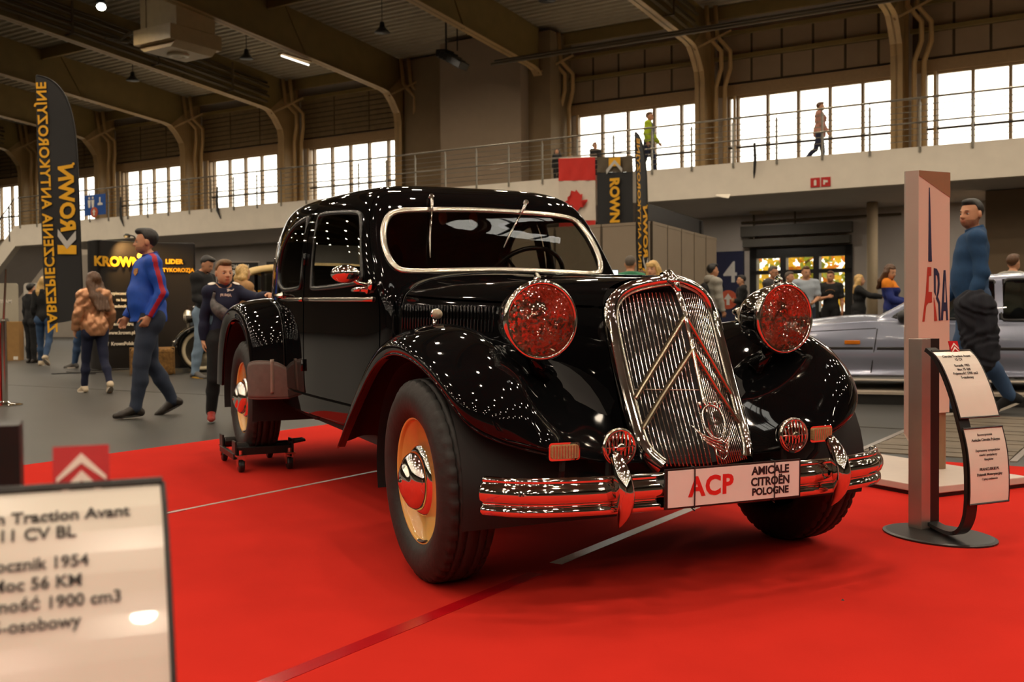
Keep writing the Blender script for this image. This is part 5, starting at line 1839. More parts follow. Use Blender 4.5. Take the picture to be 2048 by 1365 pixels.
MB().b2((-.18, -.163, .835), (.18, .163, .85)).build('lid', mat('cardboard_edge', srgb(190, 150, 96), rough=.85, var=.06), t)
MB().b2((.06, -.165, .02), (.15, -.16, .09)).build('sticker', WHITEP, t)
t = thing('traffic_cone', 'small red and white cone behind the blonde woman', 'cone', (-9.35, 23.4, 0), 0)
MB().lathe([(.14, 0), (.14, .03), (.10, .035), (.085, .18)], 18, 'z').build('cone_body', SIGNR, t, smooth=False)
MB().lathe([(.085, .18), (.07, .30)], 18, 'z').build('cone_band', WHITEP, t)
MB().lathe([(.07, .30), (.045, .46)], 18, 'z').build('cone_middle', SIGNR, t)
MB().lathe([(.045, .46), (.02, .58), (0, .58)], 18, 'z').build('cone_tip', WHITEP, t)
t = thing('stanchion', 'chrome barrier post with a round foot at the left edge', 'barrier post', (-5.28, 10.95, 0), 0)
MB().lathe([(0, 0), (.17, 0), (.17, .012), (.14, .02), (.04, .035), (.028, .05), (.028, .88), (.022, .90), (0, .90)], 28, 'z').build('post', CHR2, t, smooth=False)
MB().tube([(0, 0, .88), (.035, 0, 1.42)], .012, n=8).build('sign_rod', CHR2, t)
MB().b2((-.6, -.004, .80), (-.028, .004, .86)).b2((-.06, -.02, .05), (-.035, .02, .85)).build('red_belt', SIGNR, t)
t = thing('monitor_desk', 'white desk mostly hidden behind the bonnet', 'desk', (1.42, 15.1, 0), R(4))
MB().b2((-.7, -.3, 1.02), (.7, .3, 1.06)).build('top', OFFW, t)
MB().b2((-.66, -.26, 0), (-.60, .26, 1.02)).b2((.60, -.26, 0), (.66, .26, 1.02)).b2((-.6, .2, .1), (.6, .24, 1.0)).build('frame', OFFW, t)
t = thing('monitor', 'small lit white monitor seen just above the bonnet', 'monitor', (1.38, 15.0, 1.06), R(4))
MB().b2((-.14, -.01, .10), (.14, .02, .48)).build('casing', BLACKM, t)
MB().b2((-.13, -.014, .115), (.13, -.010, .470)).build('screen', mat('lit_screen', (.80, .92, 1.0), emit=1.3, rough=.3), t)
MB().tube([(0, .01, 0), (0, .01, .14)], .015, n=8).lathe([(.09, 0), (.09, .008), (0, .012)], 20, 'z').build('stand', BLACKM, t)

def smooth_open(P, it=4):
    P = np.array(P, float)
    for _ in range(it):
        P[1:-1] = (P[:-2] + 2 * P[1:-1] + P[2:]) / 4
    return P


# ---- silver hatchback on a low ramp at the right
RAMPT = mat('ramp_top', srgb(176, 162, 146), rough=.6, var=.05, scale=3)
t = thing('car_ramp', 'low pale display platform under the silver hatchback', 'platform', (3.13, 11.58, 0), math.atan2(.355, -.935))
MB().b2((-3.7, -1.10, 0), (1.1, 1.02, .10)).build('platform_body', BLACKM, t)
MB().b2((-3.72, -1.12, .10), (1.12, 1.05, .125)).build('platform_top', RAMPT, t)
SILVER = mat('silver_blue_lacquer', srgb(146, 152, 172), rough=.22, metal=.35, coat=.6, var=.02, scale=5)
DGLASS = glass_mat('tinted_glass', (.30, .32, .30), (1, 1, 1), 1.5)
PLAST = mat('black_trim_plastic', (.012, .012, .013), rough=.5, var=.2, scale=20)
sc_ = thing('silver_hatchback', 'silver-blue 1990s hatchback on a low platform at the right', 'car', (3.13, 11.58, .125), math.atan2(.355, -.935))
ZO = -.125
xs = [.86, .80, .55, .1, -.4, -.86, -1.3, -2.0, -2.8, -3.3, -3.55, -3.60]
wv = [.50, .66, .78, .83, .845, .85, .85, .85, .845, .82, .76, .62]
bl = [.56, .62, .68, .745, .80, .825, .80, .795, .82, .86, .86, .80]
zs_ = [.30, .26, .24, .24, .25, .26, .26, .26, .26, .26, .28, .34]
hc = [.60, .66, .735, .80, .86, .875, .80, .795, .82, .86, .88, .82]
S = []
for x, w, b, s_, h_ in zip(xs, wv, bl, zs_, hc):
    S.append([(x, 0, s_ + ZO), (x, w * .9, s_ + ZO), (x, w * .97, s_ + .06 + ZO), (x, w, .44 + ZO), (x, w * 1.0, .54 + ZO), (x, w * .985, .66 + ZO if b > .7 else b - .05 + ZO), (x, w * .955, b - .03 + ZO), (x, w * .90, b + ZO), (x, w * .55, h_ - .005 + ZO), (x, 0, h_ + ZO)])
S = np.array(S)
LB = spl(np.swapaxes(spl(S, 120), 0, 1), 70)
fcx = (LB[:-1, :-1] + LB[1:, 1:]) / 2
arch = np.zeros(fcx.shape[:2], bool)
for ax_ in (0, -2.74):
    arch |= ((fcx[..., 0] - ax_) ** 2 + (fcx[..., 2] - .27) ** 2 < .335 ** 2) & (fcx[..., 1] > .55)
sillk = fcx[..., 2] < .145
mb = MB().grid(LB[::-1], skip=(arch | sillk)[::-1]).grid(LB * np.array([1, -1, 1]), skip=(arch | sillk))
lower = mb.build('body_shell', SILVER, sc_, smooth=True, fix=True)
SL_ = LB[:48].reshape(-1, 3)
for x0_, dx_ in ((-.80, -.14), (-1.93, 0.0), (-2.80, .20)):
    P = []
    for z in np.linspace(.30, .74, 14):
        x = x0_ + dx_ * (z - .3)
        k = np.argsort((SL_[:, 0] - x) ** 2 + (SL_[:, 2] - z - ZO) ** 2)[:4]
        P.append((x, SL_[k, 1].mean() + .001, z + ZO))
    MB().tube(smooth_open(P), .006, n=5, flat=.5, up=(0, 1, 0)).build('door_seam', PLAST, sc_)
P = []
for x in np.linspace(.5, -.85, 14):
    z = float(np.interp(x, [-.85, 0, .5], [.745, .70, .63]))
    k = np.argsort((SL_[:, 0] - x) ** 2 + (SL_[:, 2] - z - ZO) ** 2)[:4]
    P.append((x, SL_[k, 1].mean() + .001, z + ZO))
MB().tube(smooth_open(P), .005, n=5, flat=.5, up=(0, 1, 0)).build('bonnet_seam', PLAST, sc_)
MB().grid(LB[::-1] * np.array([1.0, 1.004, 1]), skip=(arch | ~sillk)[::-1]).grid(LB * np.array([1, -1.004, 1]), skip=(arch | ~sillk)).build('sill', PLAST, sc_, smooth=True)
MB().tube([(x, .856 * (1 if x < 0 else 1), .545 + ZO) for x in np.linspace(-.86, -3.0, 10)], .014, n=6, flat=.5, up=(0, 1, 0)).tube([(x, .850 - max(0, x + .3) * .05, .545 + ZO) for x in np.linspace(-.82, -.36, 5)], .014, n=6, flat=.5, up=(0, 1, 0)).build('rub_strip', PLAST, sc_)
# greenhouse
gx = [-.86, -1.02, -1.30, -1.62, -2.2, -2.7, -3.05, -3.35, -3.50]
gz = [.86, .955, 1.11, 1.235, 1.285, 1.275, 1.235, 1.05, .90]
G2 = []
for x, z in zip(gx, gz):
    zb_ = float(np.interp(-x, [.86, 1.3, 2.0, 2.8, 3.5], [.83, .795, .79, .815, .86]))
    hgt = max(z - zb_, .03)
    G2.append([(x, .775, zb_ + ZO - .02), (x, .765, zb_ + ZO), (x, .735, zb_ + hgt * .35 + ZO), (x, .68, zb_ + hgt * .70 + ZO), (x, .60, zb_ + hgt * .93 + ZO), (x, .42, z + ZO), (x, 0, z + .012 + ZO)])
GH = spl(np.swapaxes(spl(np.array(G2), 140), 0, 1), 50)
gc = (GH[:-1, :-1] + GH[1:, 1:]) / 2
w1 = inside(rounded([(-.98, .845 + ZO), (-1.88, .825 + ZO), (-1.95, 1.215 + ZO), (-1.68, 1.185 + ZO), (-1.34, 1.055 + ZO)], r=.03), gc[..., 0], gc[..., 2]) & (gc[..., 1] > .4)
w2 = inside(rounded([(-1.98, .81 + ZO), (-2.72, .83 + ZO), (-2.78, 1.19 + ZO), (-2.02, 1.225 + ZO)], r=.03), gc[..., 0], gc[..., 2]) & (gc[..., 1] > .4)
w3 = inside(rounded([(-2.80, .84 + ZO), (-3.12, .87 + ZO), (-2.86, 1.17 + ZO)], r=.03), gc[..., 0], gc[..., 2]) & (gc[..., 1] > .4)
wf = (gc[..., 0] > -1.58) & (gc[..., 0] < -.95) & (gc[..., 1] < .52)
wfr = (gc[..., 0] < -3.08) & (gc[..., 1] < .5)
hol = w1 | w2 | w3 | wf | wfr
MB().grid(GH[::-1], skip=hol[::-1]).grid(GH * np.array([1, -1, 1]), skip=hol).build('roof', SILVER, sc_, smooth=True)
for msk, nm in ((w1, 'window_pane'), (w2, 'window_pane'), (w3, 'window_pane'), (wf, 'windscreen'), (wfr, 'rear_window')):
    MB().grid(GH[::-1], skip=(~msk)[::-1]).grid(GH * np.array([1, -1, 1]), skip=~msk).build(nm, DGLASS, sc_, smooth=True)
for poly in ([(-.98, .845), (-1.88, .825), (-1.95, 1.215), (-1.68, 1.185), (-1.34, 1.055)], [(-1.98, .81), (-2.72, .83), (-2.78, 1.19), (-2.02, 1.225)], [(-2.80, .84), (-3.12, .87), (-2.86, 1.17)]):
    P = rounded([(x, z + ZO) for x, z in poly], n=6, r=.03)
    S_ = GH[:40].reshape(-1, 3)
    pts = []
    for x, z in P:
        k = int(np.argmin((S_[:, 0] - x) ** 2 + (S_[:, 2] - z) ** 2))
        pts.append((x, S_[k, 1] + .003, z))
    MB().tube(smooth_closed(np.array(pts), 4), .014, n=6, closed=True, flat=.5, up=(0, 1, .2)).build('window_seal', PLAST, sc_, smooth=True)
MB().ball((-1.10, .86, .86 + ZO), (.055, .10, .065)).tube([(-1.08, .74, .85 + ZO), (-1.09, .85, .85 + ZO)], .03, n=8).build('door_mirror', PLAST, sc_, smooth=True)
MB().b2((-.70, .842, .585 + ZO), (-.55, .856, .625 + ZO)).build('side_repeater', mat('amber_lens', srgb(214, 120, 24), rough=.25, var=.08), sc_, bevel=.006)
MB().b2((-2.62, .845, .70 + ZO), (-2.80, .862, .735 + ZO)).b2((-1.66, .845, .70 + ZO), (-1.84, .862, .735 + ZO)).build('door_handle', PLAST, sc_, bevel=.006)
MB().box((.70, .52, .60 + ZO), (.10, .34, .13)).box((.70, -.52, .60 + ZO), (.10, .34, .13)).build('headlight', CGLASS, sc_, bevel=.03)
MB().b2((-3.0, -.66, .40 + ZO), (-.95, .66, .62 + ZO)).box((-1.75, .38, .85 + ZO), (.16, .45, .5)).box((-1.75, -.38, .85 + ZO), (.16, .45, .5)).box((-2.7, 0, .75 + ZO), (.18, 1.2, .5)).build('interior', PLAST, sc_, bevel=.03)
for ax_ in (0, -2.74):
    for sy in (-1, 1):
        wl_ = MB().lathe([(.19, .05), (.20, .075), (.235, .09), (.28, .085), (.298, .06), (.298, -.08), (.2, -.09)], 32, 'y').build('tyre', RUBBER, sc_, smooth=True)
        wl_.location = (ax_, sy * .74, .298)
        wl_.rotation_euler = (0, 0, 0 if sy > 0 else PI)
        MB().lathe([(.20, .07), (.185, .075), (.17, .05), (.08, .06), (.05, .075), (0, .078)], 28, 'y').build('wheel_trim', ALU, wl_, smooth=True)
        for k in range(8):
            a = k * PI / 4
            MB().box((.125 * math.cos(a), .06, .125 * math.sin(a)), (.05, .01, .03), rot=np.array(Matrix.Rotation(-a, 3, 'Y'))).build('spoke_hole', PLAST, wl_)
    S_ = []
    for a in np.linspace(-.3, PI + .3, 20):
        S_.append([(ax_ + .33 * math.cos(a), y, .27 + .34 * math.sin(a)) for y in (.82, .5)])
    MB().grid(np.array(S_)).grid(np.array(S_) * np.array([1, -1, 1])).build('arch_liner', PLAST, sc_, smooth=True)

# ---- old tourer with a cream roof at the left
OB = mat('old_black_paint', (.010, .009, .008), rough=.2, coat=.4, var=.2, scale=6)
OC = mat('cream_roof_cloth', srgb(214, 184, 126), rough=.6, var=.06, scale=6)
OW = mat('white_wall_rubber', srgb(222, 206, 172), rough=.5, var=.05, scale=12)
OWD = mat('brown_wood_trim', srgb(80, 46, 26), rough=.45, var=.2, scale=10)
OH = (-.945, -.327)
ang = math.atan2(OH[1], OH[0])
oc = thing('veteran_car', 'black veteran car with cream roof and white-wall wheels behind the boy', 'car', (-5.13 + OH[1] * .66, 17.45 - OH[0] * .66, 0), ang)
WB = 2.55


def spoked(x, y, sd):
    w = MB().lathe([(.262, .035), (.275, .055), (.315, .058), (.335, .05)], 40, 'y').build('white_wall', OW, oc, smooth=True)
    w.location = (x, y, .365)
    w.rotation_euler = (0, 0, 0 if sd > 0 else PI)
    MB().lathe([(.335, .05), (.358, .035), (.365, 0), (.358, -.035), (.335, -.05), (.262, -.04), (.262, .035)], 40, 'y').build('tyre', RUBBER, w, smooth=True)
    MB().lathe([(.262, .03), (.245, .03), (.245, -.03), (.262, -.03)], 32, 'y').lathe([(.06, .06), (.05, .08), (0, .085)], 16, 'y').build('rim', OB, w, smooth=True)
    m = MB()
    for k in range(18):
        a = k * PI / 9
        m.tube([(.05 * math.cos(a + .25), .05, .05 * math.sin(a + .25)), (.25 * math.cos(a), .0, .25 * math.sin(a))], .005, n=5)
    m.build('spokes', OC, w)


for x in (0, -WB):
    for sd in (-1, 1):
        spoked(x, sd * .66, sd)
spoked(-.55, -.78, -1)
hb_ = MB()
P = []
for x, w, zt, zl in ((.16, .24, 1.08, .62), (.10, .27, 1.12, .60), (-.5, .33, 1.16, .58), (-.95, .42, 1.20, .55)):
    P.append([(x, -w, zl), (x, -w, zt - .16), (x, -w * .75, zt - .03), (x, 0, zt), (x, w * .75, zt - .03), (x, w, zt - .16), (x, w, zl)])
MB().grid(np.array(P)).build('bonnet', OB, oc, smooth=True)
MB().prism([(-.27, .60), (-.27, .98), (-.18, 1.10), (.18, 1.10), (.27, .98), (.27, .60)], 'x', .13, .20).build('radiator_shell', CHR2, oc)
MB().prism([(-.21, .64), (-.21, .96), (-.14, 1.04), (.14, 1.04), (.21, .96), (.21, .64)], 'x', .20, .205).build('radiator_core', DARK, oc)
MB().b2((-2.95, -.62, .52), (-.95, .62, 1.18)).build('body_tub', OB, oc, bevel=.05)
MB().b2((-3.05, -.56, .50), (.2, .56, .60)).build('chassis', OB, oc)
MB().b2((-2.2, .60, .42), (-.45, .86, .46)).b2((-2.2, -.86, .42), (-.45, -.60, .46)).build('running_board', OWD, oc)
for sd in (-1, 1):
    for x0 in (0, -WB):
        g = []
        for a in np.linspace(-.15, PI + (.25 if x0 == 0 else .1), 22):
            r = .44
            g.append([(x0 + r * math.cos(a) * 1.05, sd * (.52 + .34 * s), .34 + r * math.sin(a) - .03 * (2 * s - 1) ** 2) for s in np.linspace(0, 1, 7)])
        f_ = MB().grid(np.array(g)).build('mudguard', OB, oc, smooth=True)
        so = f_.modifiers.new('thick', 'SOLIDIFY')
        so.thickness = .012
    h = MB().lathe([(0, -.16), (.06, -.14), (.10, -.07), (.115, 0), (.12, .02), (.11, .03)], 24, 'x', (.22, sd * .36, .92)).build('headlamp', CHR2, oc, smooth=True)
    MB().lathe([(.11, .025), (0, .04)], 24, 'x', (.22, sd * .36, .92)).build('lens', OFFW, h, smooth=True)
    MB().tube([(.20, sd * .36, .82), (.18, sd * .36, .60)], .02, n=8).build('lamp_post', CHR2, h)
MB().tube([(.16, -.40, .66), (.20, 0, .68), (.16, .40, .66)], .018, n=8).tube([(.42, -.72, .50), (.46, 0, .50), (.42, .72, .50)], .025, n=8).tube([(.42, -.72, .43), (.46, 0, .43), (.42, .72, .43)], .025, n=8).build('bumper', CHR2, oc, smooth=True)
for x in (-1.0, -1.75, -2.35, -2.9):
    for sd in (-1, 1):
        MB().b2((x - .03, sd * .57 - .02, 1.15), (x + .03, sd * .57 + .02, 1.72)).build('pillar', OB, oc)
MB().b2((-1.02, -.56, 1.18), (-1.0, .56, 1.66)).build('windscreen', CGLASS, oc)
MB().b2((-2.9, -.575, 1.18), (-1.03, -.57, 1.66)).b2((-2.9, .57, 1.18), (-1.03, .575, 1.66)).b2((-2.92, -.5, 1.25), (-2.9, .5, 1.6)).build('side_glass', CGLASS, oc)
MB().b2((-2.94, -.6, 1.17), (-.98, .6, 1.20)).build('waist_rail', OWD, oc)
P = []
for x, z, w in ((-.78, 1.66, .60), (-.85, 1.72, .62), (-1.3, 1.79, .63), (-2.2, 1.81, .63), (-2.85, 1.76, .62), (-3.02, 1.64, .58)):
    P.append([(x, -w, z - .09), (x, -w, z - .03), (x, -w * .8, z + .02), (x, 0, z + .04), (x, w * .8, z + .02), (x, w, z - .03), (x, w, z - .09), (x, 0, z - .07)])
MB().grid(spl(np.array(P), 24), closev=True).build('roof', OC, oc, smooth=True)
MB().b2((-1.45, .58, 1.24), (-1.20, .585, 1.50)).build('yellow_notice', YEL, oc)
MB().b2((-2.1, -.45, .9), (-1.9, .45, 1.35)).build('seat', OWD, oc, bevel=.04)
t = thing('straw_bale', 'brown straw bale by the white-wall wheel', 'bale', (-5.75, 16.75, 0), R(20))
MB().b2((-.30, -.25, 0), (.35, .25, .42)).build('bale', mat('straw', srgb(128, 92, 44), rough=.95, var=.4, scale=30, bump=.8, bscale=60), t, bevel=.05)
for y in (-.1, .12):
    MB().tube([(-.31, y, 0), (-.31, y, .43), (.36, y, .43), (.36, y, 0)], .006, n=5).build('twine', CB, t)
# ================================================================== people: bodies grown as one surface from a distance field
def rotx(a):
    c, s = math.cos(a), math.sin(a)
    return np.array([[1, 0, 0], [0, c, -s], [0, s, c]])


def rotz(a):
    c, s = math.cos(a), math.sin(a)
    return np.array([[c, -s, 0], [s, c, 0], [0, 0, 1]])


def surface_nets(prims, h, folds=None, clip=None):
    """prims: list of dicts; returns verts, quads of the zero surface of their smooth union"""
    lo = np.min([p['lo'] for p in prims if not p.get('sub')], 0) - 3 * h
    hi = np.max([p['hi'] for p in prims if not p.get('sub')], 0) + 3 * h
    n = np.ceil((hi - lo) / h).astype(int) + 1
    ax = [lo[i] + h * np.arange(n[i]) for i in range(3)]
    F = np.full(n, 1.0, np.float32)
    for p in prims:
        k = p['k']
        i0 = np.maximum(0, np.floor((p['lo'] - k - 2 * h - lo) / h).astype(int))
        i1 = np.minimum(n, np.ceil((p['hi'] + k + 2 * h - lo) / h).astype(int) + 1)
        if np.any(i1 <= i0):
            continue
        X = ax[0][i0[0]:i1[0]][:, None, None]
        Y = ax[1][i0[1]:i1[1]][None, :, None]
        Z = ax[2][i0[2]:i1[2]][None, None, :]
        if p['t'] == 'rc':
            a, b = p['a'], p['b']
            d = b - a
            L = float(d @ d) + 1e-12
            t = np.clip(((X - a[0]) * d[0] + (Y - a[1]) * d[1] + (Z - a[2]) * d[2]) / L, 0, 1)
            D = np.sqrt((X - a[0] - t * d[0]) ** 2 + (Y - a[1] - t * d[1]) ** 2 + (Z - a[2] - t * d[2]) ** 2) - (p['ra'] + t * (p['rb'] - p['ra']))
        else:
            c, r, M = p['c'], p['r'], p['M']
            x, y, z = X - c[0], Y - c[1], Z - c[2]
            u = (x * M[0, 0] + y * M[1, 0] + z * M[2, 0]) / r[0]
            v = (x * M[0, 1] + y * M[1, 1] + z * M[2, 1]) / r[1]
            w = (x * M[0, 2] + y * M[1, 2] + z * M[2, 2]) / r[2]
            k0 = np.sqrt(u * u + v * v + w * w) + 1e-9
            k1 = np.sqrt((u / r[0]) ** 2 + (v / r[1]) ** 2 + (w / r[2]) ** 2) + 1e-9
            D = k0 * (k0 - 1) / k1
        S = F[i0[0]:i1[0], i0[1]:i1[1], i0[2]:i1[2]]
        if p.get('sub'):
            q = -D
            hh = np.clip(.5 - .5 * (S - q) / k, 0, 1) if k > 0 else (q > S)
            F[i0[0]:i1[0], i0[1]:i1[1], i0[2]:i1[2]] = S * (1 - hh) + q * hh + k * hh * (1 - hh)
        elif k > 0:
            hh = np.clip(.5 + .5 * (S - D) / k, 0, 1)
            F[i0[0]:i1[0], i0[1]:i1[1], i0[2]:i1[2]] = S * (1 - hh) + D * hh - k * hh * (1 - hh)
        else:
            F[i0[0]:i1[0], i0[1]:i1[1], i0[2]:i1[2]] = np.minimum(S, D)
    GX, GY, GZ = ax[0][:, None, None], ax[1][None, :, None], ax[2][None, None, :]
    if folds is not None:
        F = F + folds(GX, GY, GZ).astype(np.float32)
    if clip is not None:
        F = np.maximum(F, clip(GX, GY, GZ).astype(np.float32))
    s = F < 0
    # cells crossed by the surface
    c = s[:-1, :-1, :-1].astype(np.int8)
    tot = np.zeros_like(c)
    for dx in (0, 1):
        for dy in (0, 1):
            for dz in (0, 1):
                tot += s[dx:n[0] - 1 + dx, dy:n[1] - 1 + dy, dz:n[2] - 1 + dz]
    cells = np.argwhere((tot > 0) & (tot < 8))
    idx = np.full(tot.shape, -1, np.int64)
    idx[cells[:, 0], cells[:, 1], cells[:, 2]] = np.arange(len(cells))
    acc = np.zeros((len(cells), 3))
    cnt = np.zeros(len(cells))
    cor = [(dx, dy, dz) for dx in (0, 1) for dy in (0, 1) for dz in (0, 1)]
    val = {q: F[cells[:, 0] + q[0], cells[:, 1] + q[1], cells[:, 2] + q[2]] for q in cor}
    for q in cor:
        for d in range(3):
            if q[d] == 0:
                r = list(q)
                r[d] = 1
                r = tuple(r)
                va, vb = val[q], val[r]
                m = (va < 0) != (vb < 0)
                t = np.where(m, va / np.where(m, va - vb, 1), 0)
                P = np.tile(np.array(q, float), (len(cells), 1))
                P[:, d] = t
                acc[m] += P[m]
                cnt[m] += 1
    V = lo + (cells + acc / cnt[:, None]) * h
    Q = []
    for d in range(3):
        o1, o2 = (d + 1) % 3, (d + 2) % 3
        sl0 = [slice(None)] * 3
        sl1 = [slice(None)] * 3
        sl0[d] = slice(0, -1)
        sl1[d] = slice(1, None)
        A, B = s[tuple(sl0)], s[tuple(sl1)]
        e = np.argwhere(A != B)
        e = e[(e[:, o1] > 0) & (e[:, o2] > 0) & (e[:, o1] < n[o1] - 1) & (e[:, o2] < n[o2] - 1)]
        if not len(e):
            continue
        fl = A[e[:, 0], e[:, 1], e[:, 2]]
        def at(a, b):
            g = e.copy()
            g[:, o1] -= a
            g[:, o2] -= b
            return idx[g[:, 0], g[:, 1], g[:, 2]]
        q = np.stack([at(1, 1), at(0, 1), at(0, 0), at(1, 0)], 1)
        q[~fl] = q[~fl][:, ::-1]
        Q.append(q)
    Q = np.concatenate(Q)
    Q = Q[(Q >= 0).all(1)]
    return V, Q


def nets_obj(name, prims, h, mats, parent, folds=None, clip=None, region=None, relax=1):
    V, Q = surface_nets(prims, h, folds, clip)
    for _ in range(relax):                               # light smoothing of the grid steps
        acc = np.zeros_like(V)
        cnt = np.zeros(len(V))
        for a, b in ((0, 1), (1, 2), (2, 3), (3, 0)):
            np.add.at(acc, Q[:, a], V[Q[:, b]])
            np.add.at(cnt, Q[:, a], 1)
        V = .5 * V + .5 * acc / np.maximum(cnt, 1)[:, None]
    me = bpy.data.meshes.new(name)
    me.vertices.add(len(V))
    me.vertices.foreach_set('co', V.astype(np.float32).ravel())
    me.loops.add(Q.size)
    me.loops.foreach_set('vertex_index', Q.astype(np.int32).ravel())
    me.polygons.add(len(Q))
    me.polygons.foreach_set('loop_start', np.arange(0, Q.size, 4, dtype=np.int32))
    me.polygons.foreach_set('use_smooth', np.ones(len(Q), bool))
    if not isinstance(mats, (list, tuple)):
        mats = [mats]
    for m in mats:
        me.materials.append(m)
    if region is not None:
        me.polygons.foreach_set('material_index', region(V[Q].mean(1)).astype(np.int32))
    me.update(calc_edges=True)
    me.validate()
    o = bpy.data.objects.new(name, me)
    COL.objects.link(o)
    o.parent = parent
    return o


def rc(a, b, ra, rb, k=.02):
    a, b = np.array(a, float), np.array(b, float)
    return dict(t='rc', a=a, b=b, ra=ra, rb=rb, k=k, lo=np.minimum(a - ra, b - rb), hi=np.maximum(a + ra, b + rb))


def el(c, r, M=None, k=.02, sub=False):
    c, r = np.array(c, float), np.array(r, float)
    M = np.eye(3) if M is None else np.array(M)
    e = np.sqrt(((M * r) ** 2).sum(1))
    return dict(t='el', c=c, r=r, M=M, k=k, sub=sub, lo=c - e, hi=c + e)


def grow(prims, t):
    out = []
    for p in prims:
        q = dict(p)
        if q['t'] == 'rc':
            q['ra'], q['rb'] = q['ra'] + t, q['rb'] + t
        else:
            q['r'] = q['r'] + t
        q['lo'], q['hi'] = q['lo'] - t, q['hi'] + t
        out.append(q)
    return out


SKINS = {}


def skin(name, col):
    if name not in SKINS:
        SKINS[name] = (mat('skin_' + name, col, rough=.55, var=.06, scale=14), mat('lips_' + name, (col[0] * .72, col[1] * .48, col[2] * .48), rough=.5, var=.05, scale=20))
    return SKINS[name]


EYEW = mat('eye_white', (.34, .30, .27), rough=.25, var=.02)
EYED = mat('eye_dark', (.02, .016, .013), rough=.2, var=.1)


